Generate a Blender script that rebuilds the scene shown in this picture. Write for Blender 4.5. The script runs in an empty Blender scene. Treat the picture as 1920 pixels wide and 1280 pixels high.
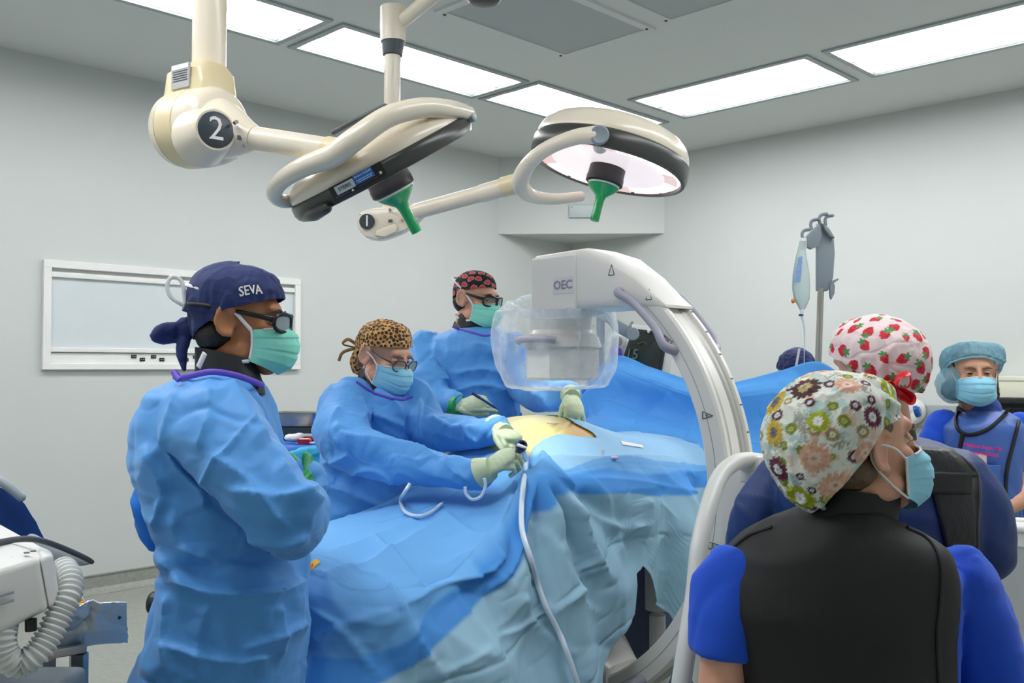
import bpy, bmesh, math, random
import numpy as np
from mathutils import Vector, Matrix, Quaternion

# ------------------------------------------------------------------ camera, world, exposure
SC = bpy.context.scene
COL = SC.collection
F, CZ = 1784.0, 1.5
PITCH = math.atan(50 / F)
cam_d = bpy.data.cameras.new('camera')
cam_d.sensor_fit = 'HORIZONTAL'
cam_d.sensor_width = 36.0
cam_d.lens = 36.0 * F / 1920.0
cam_d.clip_start = 0.05
cam = bpy.data.objects.new('camera', cam_d)
COL.objects.link(cam)
cam.location = (0, 0, CZ)
cam.rotation_euler = (math.pi / 2 + PITCH, 0, 0)
SC.camera = cam
world = bpy.data.worlds.new('world')
SC.world = world
world.use_nodes = True
world.node_tree.nodes['Background'].inputs[0].default_value = (0.8, 0.9, 1.0, 1)
world.node_tree.nodes['Background'].inputs[1].default_value = 0.05
SC.view_settings.view_transform = 'Standard'
SC.view_settings.look = 'None'
SC.view_settings.gamma = 1.0
SC.view_settings.use_curve_mapping = False
SC.view_settings.exposure = 0.48
SC.cycles.use_adaptive_sampling = True
SC.cycles.adaptive_threshold = 0.04
SC.cycles.max_bounces = 6
SC.cycles.glossy_bounces = 3
SC.cycles.transmission_bounces = 4
SC.cycles.transparent_max_bounces = 10
SC.cycles.caustics_reflective = False
SC.cycles.caustics_refractive = False
PANEL_STRENGTH = 17.5
LAMP_WATTS = 20.0

# ------------------------------------------------------------------ geometry helpers
rng = random.Random(7)


def V(*a):
    return Vector(a)


def P(px, py, d):
    """a point of the room seen at (px, py) of the 1920x1280 frame, d metres ahead"""
    u = (px - 960) / F
    v = (640 - py) / F
    y = math.cos(PITCH) - v * math.sin(PITCH)
    z = math.sin(PITCH) + v * math.cos(PITCH)
    return Vector((u / y * d, d, CZ + z / y * d))


def lin(h):
    h = h.lstrip('#')
    o = []
    for i in (0, 2, 4):
        c = int(h[i:i + 2], 16) / 255
        o.append(c / 12.92 if c <= 0.04045 else ((c + 0.055) / 1.055) ** 2.4)
    return tuple(o) + (1.0,)


def catmull(pts, n):
    pts = [np.asarray(p, float) for p in pts]
    m = len(pts)
    out = []
    for k in range(n):
        t = k / (n - 1) * (m - 1)
        i = min(int(t), m - 2)
        f = t - i
        p0 = pts[i - 1] if i > 0 else 2 * pts[0] - pts[1]
        p1, p2 = pts[i], pts[i + 1]
        p3 = pts[i + 2] if i + 2 < m else 2 * pts[-1] - pts[-2]
        out.append(0.5 * ((2 * p1) + (-p0 + p2) * f + (2 * p0 - 5 * p1 + 4 * p2 - p3) * f * f
                          + (-p0 + 3 * p1 - 3 * p2 + p3) * f ** 3))
    return out


class MB:
    """collects closed shells of one part"""

    def __init__(s):
        s.v = []
        s.f = []

    def add(s, verts, faces):
        o = len(s.v)
        s.v += [Vector(q) for q in verts]
        s.f += [tuple(i + o for i in q) for q in faces]
        return s

    def loft(s, rings, caps=True, closed=True):
        n = len(rings[0])
        o = len(s.v)
        for r in rings:
            s.v += [Vector(q) for q in r]
        for i in range(len(rings) - 1):
            for j in range(n if closed else n - 1):
                k = (j + 1) % n
                s.f.append((o + i * n + j, o + i * n + k, o + (i + 1) * n + k, o + (i + 1) * n + j))
        if caps:
            s.f.append(tuple(o + j for j in range(n))[::-1])
            e = o + (len(rings) - 1) * n
            s.f.append(tuple(e + j for j in range(n)))
        return s

    def tube(s, pts, r, seg=16, n=None, caps=True, round_ends=False, flat=1.0, up=None):
        pts = [Vector(p) for p in pts]
        rr = list(r) if isinstance(r, (list, tuple)) else [r] * len(pts)
        if n:
            q = catmull([tuple(p) + (a,) for p, a in zip(pts, rr)], n)
            pts = [Vector(k[:3]) for k in q]
            rr = [max(1e-4, k[3]) for k in q]
        if round_ends:
            d0 = (pts[0] - pts[1]).normalized()
            d1 = (pts[-1] - pts[-2]).normalized()
            a, b = [], []
            for t in (80, 55, 28):
                c_, s_ = math.cos(math.radians(t)), math.sin(math.radians(t))
                a.append((pts[0] + d0 * rr[0] * s_, rr[0] * c_))
                b.append((pts[-1] + d1 * rr[-1] * s_, rr[-1] * c_))
            b.reverse()
            pts = [k[0] for k in a] + pts + [k[0] for k in b]
            rr = [k[1] for k in a] + rr + [k[1] for k in b]
        rings = []
        t0 = (pts[1] - pts[0]).normalized()
        x = Vector(up) if up is not None else (Vector((0, 0, 1)) if abs(t0.z) < 0.9 else Vector((1, 0, 0)))
        x = (x - t0 * x.dot(t0)).normalized()
        for i, p in enumerate(pts):
            a = pts[max(0, i - 1)]
            b = pts[min(len(pts) - 1, i + 1)]
            t = (b - a).normalized() if (b - a).length > 1e-9 else t0
            x = (x - t * x.dot(t))
            x = x.normalized() if x.length > 1e-6 else t.orthogonal().normalized()
            y = t.cross(x)
            rings.append([p + (x * math.cos(2 * math.pi * j / seg) + y * flat * math.sin(2 * math.pi * j / seg)) * rr[i]
                          for j in range(seg)])
        return s.loft(rings, caps)

    def ell(s, c, rx, ry, rz, M=None, seg=20, rings=12):
        c = Vector(c)
        R = []
        for i in range(1, rings):
            th = math.pi * i / rings
            R.append([Vector((rx * math.sin(th) * math.cos(2 * math.pi * j / seg),
                              ry * math.sin(th) * math.sin(2 * math.pi * j / seg),
                              rz * math.cos(th))) for j in range(seg)])
        R = [[Vector((0, 0, rz))] * 0 + r for r in R]
        o = len(s.v)
        top, bot = Vector((0, 0, rz)), Vector((0, 0, -rz))
        allv = [top] + [q for r in R for q in r] + [bot]
        if M is not None:
            allv = [M @ q for q in allv]
        s.v += [c + q for q in allv]
        for j in range(seg):
            k = (j + 1) % seg
            s.f.append((o, o + 1 + j, o + 1 + k))
            for i in range(rings - 2):
                a = o + 1 + i * seg
                s.f.append((a + j, a + seg + j, a + seg + k, a + k))
            a = o + 1 + (rings - 2) * seg
            s.f.append((a + j, o + len(allv) - 1, a + k))
        return s

    def rows(s, rows, seg=40, e=2.4):
        """stack of rounded slices: (py, xl, xr, depth, thickness)"""
        R = []
        for (py, xl, xr, d, th) in rows:
            c = P((xl + xr) / 2, py, d)
            rx = (xr - xl) / 2 * d / F
            R.append([c + Vector((rx * cpow(math.cos(2 * math.pi * j / seg), 2 / e), th / 2 * cpow(math.sin(2 * math.pi * j / seg), 2 / e), 0))
                      for j in range(seg)])
        return s.loft(R)

    def box(s, c, size, M=None, bev=0.0):
        bm = bmesh.new()
        bmesh.ops.create_cube(bm, size=1.0)
        for q in bm.verts:
            q.co = Vector((q.co.x * size[0], q.co.y * size[1], q.co.z * size[2]))
        if bev:
            bmesh.ops.bevel(bm, geom=list(bm.edges), offset=bev, segments=3, profile=0.6, affect='EDGES')
        return s.from_bm(bm, c, M)

    def from_bm(s, bm, c=(0, 0, 0), M=None):
        bm.verts.index_update()
        vs = [q.co.copy() for q in bm.verts]
        if M is not None:
            vs = [M @ q for q in vs]
        c = Vector(c)
        s.add([c + q for q in vs], [tuple(q.index for q in f.verts) for f in bm.faces])
        bm.free()
        return s

    def hexa(s, top, drop, bev=0.01):
        """four top corners (ccw from above) and a drop vector or four bottom corners"""
        t = [Vector(q) for q in top]
        b = [q + Vector(drop) for q in t] if not isinstance(drop[0], (Vector, tuple, list)) else [Vector(q) for q in drop]
        bm = bmesh.new()
        vs = [bm.verts.new(q) for q in t + b]
        for f in ((0, 1, 2, 3), (7, 6, 5, 4), (0, 4, 5, 1), (1, 5, 6, 2), (2, 6, 7, 3), (3, 7, 4, 0)):
            bm.faces.new([vs[i] for i in f])
        bmesh.ops.recalc_face_normals(bm, faces=bm.faces)
        if bev:
            bmesh.ops.bevel(bm, geom=list(bm.edges), offset=bev, segments=3, profile=0.6, affect='EDGES')
        return s.from_bm(bm)

    def lathe(s, prof, c, axis, seg=48, x=None, flat=1.0):
        """profile (radius, height along axis)"""
        axis = Vector(axis).normalized()
        xx = Vector(x) if x is not None else axis.orthogonal()
        xx = (xx - axis * xx.dot(axis)).normalized()
        yy = axis.cross(xx)
        c = Vector(c)
        R = [[c + axis * h + (xx * math.cos(2 * math.pi * j / seg) + yy * flat * math.sin(2 * math.pi * j / seg)) * max(r, 1e-4)
              for j in range(seg)] for r, h in prof]
        return s.loft(R)

    def prism(s, outline, offs, bev=0.0):
        """a flat outline of 3D points, thickened by a vector"""
        bm = bmesh.new()
        offs = Vector(offs)
        a = [bm.verts.new(Vector(q)) for q in outline]
        b = [bm.verts.new(Vector(q) + offs) for q in outline]
        bm.faces.new(a[::-1])
        bm.faces.new(b)
        n = len(a)
        for i in range(n):
            k = (i + 1) % n
            bm.faces.new((a[i], a[k], b[k], b[i]))
        bmesh.ops.recalc_face_normals(bm, faces=bm.faces)
        if bev:
            bmesh.ops.bevel(bm, geom=list(bm.edges), offset=bev, segments=2, profile=0.6, affect='EDGES')
        return s.from_bm(bm)

    def grid(s, G, thick=0.0):
        """a sheet of points G[i][j]; with thickness it becomes a closed shell"""
        G = np.asarray(G, float)
        n, m = G.shape[:2]
        o = len(s.v)
        flat = G.reshape(-1, 3)
        s.v += [Vector(q) for q in flat]
        for i in range(n - 1):
            for j in range(m - 1):
                a = o + i * m + j
                s.f.append((a, a + 1, a + m + 1, a + m))
        if thick:
            N = gridnormals(G)
            B = (G - N * thick).reshape(-1, 3)
            q = len(s.v)
            s.v += [Vector(k) for k in B]
            for i in range(n - 1):
                for j in range(m - 1):
                    a = q + i * m + j
                    s.f.append((a, a + m, a + m + 1, a + 1))
            rim = [i * m for i in range(n)] + [(n - 1) * m + j for j in range(1, m)] + [i * m + m - 1 for i in range(n - 2, -1, -1)] + [j for j in range(m - 2, 0, -1)]
            for i in range(len(rim)):
                k = rim[(i + 1) % len(rim)]
                s.f.append((o + rim[i], o + k, q + k, q + rim[i])[::-1])
        return s

    def xf(s, M):
        s.v = [M @ q for q in s.v]
        return s


def cpow(a, e):
    return math.copysign(abs(a) ** e, a)


def gridnormals(G):
    du = np.gradient(G, axis=0)
    dv = np.gradient(G, axis=1)
    N = np.cross(du, dv)
    return N / (np.linalg.norm(N, axis=-1, keepdims=True) + 1e-12)


WL = {}


def empty(name, loc, label, cat, group=None):
    o = bpy.data.objects.new(name, None)
    o.empty_display_size = 0.1
    COL.objects.link(o)
    o.location = loc
    WL[o.name] = Vector(loc)
    tag(o, label, cat, group)
    return o


def tag(o, label=None, cat=None, group=None, kind=None):
    if label:
        o['label'] = label
    if cat:
        o['category'] = cat
    if group:
        o['group'] = group
    if kind:
        o['kind'] = kind
    return o


def put(name, me, mats, parent=None, smooth=True, label=None, angle=40):
    """link a mesh whose points are in room coordinates as one object"""
    for m in (mats if isinstance(mats, (list, tuple)) else [mats]):
        me.materials.append(m)
    n = len(me.vertices)
    co = np.empty(n * 3)
    me.vertices.foreach_get('co', co)
    co = co.reshape(-1, 3)
    if parent is None:
        loc = Vector(((co[:, 0].min() + co[:, 0].max()) / 2, (co[:, 1].min() + co[:, 1].max()) / 2, co[:, 2].min()))
    else:
        loc = WL[parent.name]
    co -= np.array(loc)
    me.vertices.foreach_set('co', co.ravel())
    me.polygons.foreach_set('use_smooth', [smooth] * len(me.polygons))
    if smooth and angle:
        me.set_sharp_from_angle(angle=math.radians(angle))
    me.update()
    o = bpy.data.objects.new(name, me)
    COL.objects.link(o)
    WL[o.name] = Vector(loc)
    if parent is None:
        o.location = loc
    else:
        o.parent = parent
    if label:
        o['label'] = label
    return o


def obj(name, mb, mat, parent=None, smooth=True, label=None, angle=40):
    me = bpy.data.meshes.new(name)
    me.from_pydata([tuple(q) for q in mb.v], [], mb.f)
    bm = bmesh.new()
    bm.from_mesh(me)
    bmesh.ops.recalc_face_normals(bm, faces=bm.faces)
    bm.to_mesh(me)
    bm.free()
    return put(name, me, mat, parent, smooth, label, angle)


def struct(name, mb, mat, parent=None, smooth=False):
    o = obj(name, mb, mat, parent, smooth)
    if parent is None:
        o['kind'] = 'structure'
    return o


def remesh(mb, voxel, smooth=4):
    """union of the shells in mb as one continuous skin"""
    me = bpy.data.meshes.new('tmp')
    me.from_pydata([tuple(q) for q in mb.v], [], mb.f)
    bm = bmesh.new()
    bm.from_mesh(me)
    bmesh.ops.recalc_face_normals(bm, faces=bm.faces)
    bm.to_mesh(me)
    bm.free()
    o = bpy.data.objects.new('tmp', me)
    COL.objects.link(o)
    r = o.modifiers.new('r', 'REMESH')
    r.mode = 'VOXEL'
    r.voxel_size = voxel
    if smooth:
        k = o.modifiers.new('s', 'SMOOTH')
        k.factor = 0.5
        k.iterations = smooth
    dg = bpy.context.evaluated_depsgraph_get()
    out = bpy.data.meshes.new_from_object(o.evaluated_get(dg))
    bpy.data.objects.remove(o)
    bpy.data.meshes.remove(me)
    return out


def coords(me):
    co = np.empty(len(me.vertices) * 3)
    me.vertices.foreach_get('co', co)
    return co.reshape(-1, 3)


def normals(me):
    co = np.empty(len(me.vertices) * 3)
    me.vertex_normals.foreach_get('vector', co)
    return co.reshape(-1, 3)


def setco(me, co):
    me.vertices.foreach_set('co', np.ascontiguousarray(co).ravel())
    me.update()


def setcol(me, rgb, name='Col'):
    a = me.color_attributes.new(name, 'FLOAT_COLOR', 'POINT')
    q = np.ones((len(rgb), 4))
    q[:, :3] = rgb[:, :3]
    a.data.foreach_set('color', q.ravel())


# noise
def h3(i, j, k, seed):
    n = (i.astype(np.int64) * 73856093) ^ (j.astype(np.int64) * 19349663) ^ (k.astype(np.int64) * 83492791) ^ (seed * 2654435761)
    n = (n ^ (n >> 13)) * 1274126177 & 0xffffffff
    n = (n ^ (n >> 16)) * 2246822519 & 0xffffffff
    n = n ^ (n >> 15)
    return (n & 0xffffff) / float(0x7fffff) - 1.0


def vnoise(p, seed=0):
    i = np.floor(p)
    f = p - i
    f = f * f * (3 - 2 * f)
    out = 0
    for dx in (0, 1):
        for dy in (0, 1):
            for dz in (0, 1):
                w = (f[:, 0] if dx else 1 - f[:, 0]) * (f[:, 1] if dy else 1 - f[:, 1]) * (f[:, 2] if dz else 1 - f[:, 2])
                out = out + w * h3(i[:, 0] + dx, i[:, 1] + dy, i[:, 2] + dz, seed)
    return out


def facet(p, seed=0):
    """piecewise flat noise with sharp creases, like stiff folded sheet"""
    i = np.floor(p)
    g = p - i
    order = np.argsort(-g, axis=1)
    gs = np.take_along_axis(g, order, 1)
    c = i.copy()
    val = (1 - gs[:, 0]) * h3(c[:, 0], c[:, 1], c[:, 2], seed)
    idx = np.arange(len(p))
    w = (gs[:, 0] - gs[:, 1], gs[:, 1] - gs[:, 2], gs[:, 2])
    for k in range(3):
        c[idx, order[:, k]] += 1
        val = val + w[k] * h3(c[:, 0], c[:, 1], c[:, 2], seed)
    return val


_RS = np.random.RandomState(3)


def _rot(seed):
    r = np.random.RandomState(seed)
    q, _ = np.linalg.qr(r.normal(size=(3, 3)))
    return q


def crumple(p, amp=0.012, freq=7.0, seed=1, stretch=None, oct=3, warp=0.35):
    """folds of stiff cloth: long sharp creases between calm areas; displacement for points p"""
    q = np.asarray(p, float)
    if stretch is not None:
        d = np.asarray(stretch[:3], float)
        d = d / np.linalg.norm(d)
        q = q - np.outer(q @ d, d) * (1 - 1 / stretch[3])
    out = np.zeros(len(q))
    a, f = amp, freq
    for o in range(oct):
        r = _rot(seed * 11 + o)
        d = r[0]
        z = q - np.outer(q @ d, d) * (1 - 1 / 2.6)
        s = z @ r * f * .62
        w = np.stack([vnoise(s * 0.9 + 7.1 * k, seed + 20 + k) for k in range(3)], 1)
        n = np.abs(vnoise(s + warp * w, seed + o))
        k = np.clip(1 - n * 3.4, 0, 1)
        out += a * (1.0 * k ** 1.4 - .2) * (1 if o % 2 == 0 else -1)
        out += a * .3 * facet(s * .8 + 3.3, seed + 50 + o)
        a *= 0.55
        f *= 1.9
    return out


def ridges(p, d, freq, seed, amp, stretch=4.0):
    """long soft folds running along direction d"""
    d = np.asarray(d, float)
    d = d / np.linalg.norm(d)
    q = np.asarray(p, float)
    q = q - np.outer(q @ d, d) * (1 - 1 / stretch)
    n = vnoise(q * freq, seed)
    return amp * (1 - 2 * np.abs(n))


def pixel_of(co):
    co = np.asarray(co, float)
    y, z = co[:, 1], co[:, 2] - CZ
    yc = math.cos(PITCH) * y + math.sin(PITCH) * z
    zc = -math.sin(PITCH) * y + math.cos(PITCH) * z
    return np.stack([960 + F * co[:, 0] / yc, 640 - F * zc / yc], 1)


def creases(co, N, lines, gain=1.0):
    """single folds traced one by one: each (points, height, soft width, sharp width), sharp side to the left of its run"""
    q = pixel_of(co)
    view = np.array((0, 0, CZ)) - co
    face = np.clip((N * view).sum(1) / np.linalg.norm(view, axis=1) * 3, 0, 1)
    out = np.zeros(len(co))
    for pts, A, w1, w2 in lines:
        pp = np.array(catmull(pts, 6 * len(pts)))
        best = np.full(len(q), 1e9)
        sg = np.zeros(len(q))
        par = np.zeros(len(q))
        lo, hi = pp.min(0) - 4 * w1, pp.max(0) + 4 * w1
        m = ((q > lo) & (q < hi)).all(1)
        qq = q[m]
        b_, s_, p_ = best[m], sg[m], par[m]
        for k in range(len(pp) - 1):
            a, b = pp[k], pp[k + 1]
            ab = b - a
            t = np.clip(((qq - a) @ ab) / (ab @ ab + 1e-9), 0, 1)
            d = qq - a - t[:, None] * ab
            dd = np.hypot(d[:, 0], d[:, 1])
            u = dd < b_
            b_ = np.where(u, dd, b_)
            s_ = np.where(u, np.sign(ab[0] * d[:, 1] - ab[1] * d[:, 0]), s_)
            p_ = np.where(u, (k + t) / (len(pp) - 1), p_)
        prof = np.where(s_ > 0, np.exp(-b_ / w1), np.exp(-b_ / w2))
        tap = np.clip(np.minimum(p_, 1 - p_) * 7, 0, 1)
        out[m] += gain * A * prof * tap
    return out * face


def cloth(name, mb, voxel, mat, parent, amp=0.012, freq=7, seed=1, smooth=6, stretch=None, fn=None, label=None, oct=3, lines=None):
    me = remesh(mb, voxel, smooth)
    co = coords(me)
    N = normals(me)
    d = crumple(co, amp, freq, seed, stretch, oct)
    if fn is not None:
        d = d + fn(co)
    if lines:
        d = d + creases(co, N, lines, 1.7)
    setco(me, co + N * d[:, None])
    return put(name, me, mat, parent, True, label, angle=None)


def text_mesh(s, size, org, xd, yd, depth=0.0005, align='CENTER', bold=0.0):
    c = bpy.data.curves.new('t', 'FONT')
    c.body = s
    c.size = size
    c.align_x = align
    c.align_y = 'CENTER'
    c.extrude = depth
    c.resolution_u = 2
    c.offset = bold
    o = bpy.data.objects.new('t', c)
    COL.objects.link(o)
    dg = bpy.context.evaluated_depsgraph_get()
    me = bpy.data.meshes.new_from_object(o.evaluated_get(dg))
    bpy.data.objects.remove(o)
    xd, yd = Vector(xd).normalized(), Vector(yd).normalized()
    zd = xd.cross(yd).normalized()
    yd = zd.cross(xd)
    M = Matrix((xd, yd, zd)).transposed()
    co = coords(me) @ np.array(M).T + np.array(org)
    setco(me, co)
    return me


# ------------------------------------------------------------------ materials
MATS = {}


def mat(name, col, rough=0.5, metal=0.0, spec=0.5, var=0.0, vscale=8.0, bump=0.0, bscale=60.0, crease=0.0, cscale=14.0,
        sheen=0.0, attr=None, emit=None, coat=0.0, sss=0.0, alpha=None):
    if name in MATS:
        return MATS[name]
    m = bpy.data.materials.new(name)
    m.use_nodes = True
    nt = m.node_tree
    b = nt.nodes['Principled BSDF']
    L = nt.links
    c = lin(col) if isinstance(col, str) else tuple(col) + (1.0,)
    b.inputs['Base Color'].default_value = c
    b.inputs['Roughness'].default_value = rough
    b.inputs['Metallic'].default_value = metal
    b.inputs['Specular IOR Level'].default_value = spec
    if coat:
        b.inputs['Coat Weight'].default_value = coat
        b.inputs['Coat Roughness'].default_value = 0.15
    if sheen:
        b.inputs['Sheen Weight'].default_value = sheen
        b.inputs['Sheen Roughness'].default_value = 0.5
    if sss:
        b.inputs['Subsurface Weight'].default_value = sss
        b.inputs['Subsurface Radius'].default_value = (0.012, 0.005, 0.003)
        b.inputs['Subsurface Scale'].default_value = 0.6
    if alpha is not None:
        b.inputs['Alpha'].default_value = alpha
    tc = nt.nodes.new('ShaderNodeTexCoord')
    src = None
    if attr:
        a = nt.nodes.new('ShaderNodeAttribute')
        a.attribute_name = attr
        src = a.outputs['Color']
        L.new(src, b.inputs['Base Color'])
    if var:
        n = nt.nodes.new('ShaderNodeTexNoise')
        n.inputs['Scale'].default_value = vscale
        n.inputs['Detail'].default_value = 4
        L.new(tc.outputs['Object'], n.inputs['Vector'])
        mr = nt.nodes.new('ShaderNodeMapRange')
        mr.inputs[1].default_value = 0.3
        mr.inputs[2].default_value = 0.7
        mr.inputs[3].default_value = 1 - var
        mr.inputs[4].default_value = 1 + var
        L.new(n.outputs['Fac'], mr.inputs[0])
        mx = nt.nodes.new('ShaderNodeMix')
        mx.data_type = 'RGBA'
        mx.blend_type = 'MULTIPLY'
        mx.inputs[0].default_value = 1.0
        mx.inputs[6].default_value = c
        if src is not None:
            L.new(src, mx.inputs[6])
        L.new(mr.outputs[0], mx.inputs[7])
        L.new(mx.outputs[2], b.inputs['Base Color'])
    prev = None
    if crease:
        # fine crisp crinkles of non-woven sheet
        n0 = nt.nodes.new('ShaderNodeTexNoise')
        n0.inputs['Scale'].default_value = cscale * 0.5
        n0.inputs['Detail'].default_value = 2
        L.new(tc.outputs['Object'], n0.inputs['Vector'])
        ad = nt.nodes.new('ShaderNodeMix')
        ad.data_type = 'RGBA'
        ad.blend_type = 'ADD'
        ad.inputs[0].default_value = 0.12
        L.new(tc.outputs['Object'], ad.inputs[6])
        L.new(n0.outputs['Color'], ad.inputs[7])
        mpn = nt.nodes.new('ShaderNodeMapping')
        mpn.inputs['Rotation'].default_value = (.5, .7, .4)
        mpn.inputs['Scale'].default_value = (1.0, .38, .8)
        L.new(ad.outputs[2], mpn.inputs['Vector'])
        vo = nt.nodes.new('ShaderNodeTexNoise')
        vo.noise_type = 'RIDGED_MULTIFRACTAL'
        vo.inputs['Scale'].default_value = cscale
        vo.inputs['Detail'].default_value = 2.0
        vo.inputs['Roughness'].default_value = .45
        L.new(mpn.outputs[0], vo.inputs['Vector'])
        bp = nt.nodes.new('ShaderNodeBump')
        bp.inputs['Strength'].default_value = crease
        bp.inputs['Distance'].default_value = 0.02
        L.new(vo.outputs['Fac'], bp.inputs['Height'])
        prev = bp.outputs[0]
    if bump:
        n = nt.nodes.new('ShaderNodeTexNoise')
        n.inputs['Scale'].default_value = bscale
        n.inputs['Detail'].default_value = 5
        L.new(tc.outputs['Object'], n.inputs['Vector'])
        bp = nt.nodes.new('ShaderNodeBump')
        bp.inputs['Strength'].default_value = bump
        bp.inputs['Distance'].default_value = 0.01
        L.new(n.outputs['Fac'], bp.inputs['Height'])
        if prev is not None:
            L.new(prev, bp.inputs['Normal'])
        prev = bp.outputs[0]
    if prev is not None:
        L.new(prev, b.inputs['Normal'])
    if emit:
        b.inputs['Emission Color'].default_value = lin(emit[0])
        b.inputs['Emission Strength'].default_value = emit[1]
    MATS[name] = m
    return m


def glass(name, col='#ffffff', rough=0.02, clear=0.85, film=None):
    """thin clear plastic: mostly passes light, with a gloss"""
    if name in MATS:
        return MATS[name]
    m = bpy.data.materials.new(name)
    m.use_nodes = True
    nt = m.node_tree
    nt.nodes.remove(nt.nodes['Principled BSDF'])
    out = nt.nodes['Material Output']
    t = nt.nodes.new('ShaderNodeBsdfTransparent')
    t.inputs[0].default_value = lin(col)
    g = nt.nodes.new('ShaderNodeBsdfPrincipled')
    g.inputs['Base Color'].default_value = lin(film or col)
    g.inputs['Roughness'].default_value = rough
    fr = nt.nodes.new('ShaderNodeFresnel')
    fr.inputs[0].default_value = 1.45
    mp = nt.nodes.new('ShaderNodeMapRange')
    mp.inputs[1].default_value = 0.0
    mp.inputs[2].default_value = 1.0
    mp.inputs[3].default_value = 1 - clear
    mp.inputs[4].default_value = 1.0
    nt.links.new(fr.outputs[0], mp.inputs[0])
    mx = nt.nodes.new('ShaderNodeMixShader')
    nt.links.new(mp.outputs[0], mx.inputs[0])
    nt.links.new(t.outputs[0], mx.inputs[1])
    nt.links.new(g.outputs[0], mx.inputs[2])
    nt.links.new(mx.outputs[0], out.inputs[0])
    MATS[name] = m
    return m


M_wall = mat('wall_paint', '#c6cac7', 0.55, bump=0.02, bscale=200, var=0.015, vscale=1.5)
M_ceil = mat('ceiling_paint', '#d8dbd9', 0.7, bump=0.02, bscale=150)
M_floor = mat('vinyl_floor', '#94978e', 0.35, var=0.12, vscale=45, bump=0.01, bscale=120)
M_white = mat('white_plastic', '#e4e4e0', 0.35)
M_board = mat('view_board', '#cdd4d6', 0.25, var=0.01)
M_black = mat('black_plastic', '#17181a', 0.4)
M_alu = mat('grey_trim', '#a4acad', 0.45, metal=0.3)
M_cream = mat('cream_enamel', '#ebe0cc', 0.28, coat=0.3)
M_creamy = mat('yellowed_enamel', '#e6d6ac', 0.32, coat=0.2)
M_rim = mat('dark_rim', '#3d3f3c', 0.3)
M_green = mat('green_plastic', '#0aa55a', 0.25, coat=0.5)
M_carm = mat('carm_shell', '#e3e1da', 0.35, coat=0.15)
M_cgroove = mat('carm_channel', '#b9b8b2', 0.4, metal=0.35)
M_lilac = mat('lilac_grey_handle', '#a19fae', 0.4)
M_steel = mat('stainless', '#b9b6ae', 0.28, metal=1.0)
M_greyp = mat('grey_plastic', '#8d979e', 0.45)
M_dgrey = mat('dark_grey', '#4b5157', 0.45)
M_gown = mat('gown_blue', '#549ce2', 0.55, spec=0.35, crease=0.8, cscale=9, bump=0.05, bscale=400, sheen=0.15)
M_gown2 = mat('gown_blue_deep', '#1a78d8', 0.6, spec=0.3, crease=0.12, cscale=18)
M_drape = mat('drape_sheet', '#5aa2e6', 0.65, spec=0.25, crease=0.6, cscale=5, bump=0.04, bscale=300, attr='Col')
M_purple = mat('purple_binding', '#6a4fc8', 0.6)
M_navy = mat('navy_cotton', '#1d2c62', 0.8, bump=0.1, bscale=500, sheen=0.1)
M_navyv = mat('navy_vest', '#14336e', 0.5, var=0.05, vscale=20, bump=0.05, bscale=200)
M_collar = mat('black_collar', '#1b1c1f', 0.55, bump=0.05, bscale=200)
M_vest = mat('black_vest', '#171718', 0.7, bump=0.12, bscale=700, var=0.06, vscale=5)
M_royal = mat('royal_scrub', '#0d50d2', 0.8, bump=0.08, bscale=600, sheen=0.1)
M_apron = mat('blue_apron', '#4468b4', 0.42, bump=0.06, bscale=300, var=0.05, vscale=12)
M_teal = mat('mask_teal', '#8ee6d0', 0.75, bump=0.05, bscale=300)
M_cyan = mat('mask_cyan', '#97d9f0', 0.75, bump=0.05, bscale=300)
M_strap = mat('white_strap', '#e8e8ea', 0.7)
M_glove = mat('latex_glove', '#bccbaa', 0.5, bump=0.08, bscale=150)
M_gglove = mat('green_glove', '#0c9350', 0.4, bump=0.05, bscale=120)
M_skin_b = mat('skin_brown', '#b67850', 0.5, var=0.06, vscale=30, bump=0.04, bscale=250)
M_skin_l = mat('skin_light', '#dba488', 0.5, var=0.05, vscale=30, bump=0.03, bscale=250)
M_skin_m = mat('skin_tan', '#d6a083', 0.5, var=0.05, vscale=30, bump=0.03, bscale=250)
M_hair_k = mat('black_hair', '#1c1817', 0.5, bump=0.4, bscale=180)
M_hair_b = mat('brown_hair', '#6b5540', 0.5, bump=0.4, bscale=180)
M_cap = mat('printed_cap', '#ffffff', 0.8, attr='Col', bump=0.06, bscale=400)
M_frame = mat('spectacle_black', '#15171a', 0.3)
M_lens = glass('spectacle_lens', '#e8f2f2', 0.03, 0.93, '#93a3a8')
M_eye = mat('eye_white', '#e8e4e0', 0.2)
M_iris = mat('iris', '#2a1c12', 0.15)
M_red = mat('red_plastic', '#c8102a', 0.35)
M_tube = glass('clear_tube', '#eef6fa', 0.1, 0.45)
M_blueplastic = mat('blue_plastic', '#0d3a80', 0.6, spec=.3)
M_ink = mat('dark_print', '#3a3d42', 0.6)
M_inkw = mat('white_print', '#f0f0f0', 0.6)
M_yel = mat('yellow_sticker', '#f2b01c', 0.6)
M_pink = mat('pink_thread', '#d9308c', 0.6)
M_shoe = mat('shoe', '#2b2c30', 0.6)
M_panel = mat('panel_diffuser', '#ffffff', 0.4, emit=('#fcfdff', PANEL_STRENGTH))
# ------------------------------------------------------------------ the room
CX, CY = 0.0633 * 9.82, 9.82                       # far corner on the floor plan
AL = Vector((0.702, 0.712, 0)).normalized()         # along the side wall, towards the corner
CR = Vector((0.712, -0.702, 0)).normalized()        # along the end wall, away from the corner
HC = 3.52
RU, RV = 8.4, 7.4


def R3(u, v, z):
    """room coordinates: u back from the corner along wall_left, v along wall_right"""
    return Vector((CX, CY, z)) - AL * u + CR * v


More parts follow.
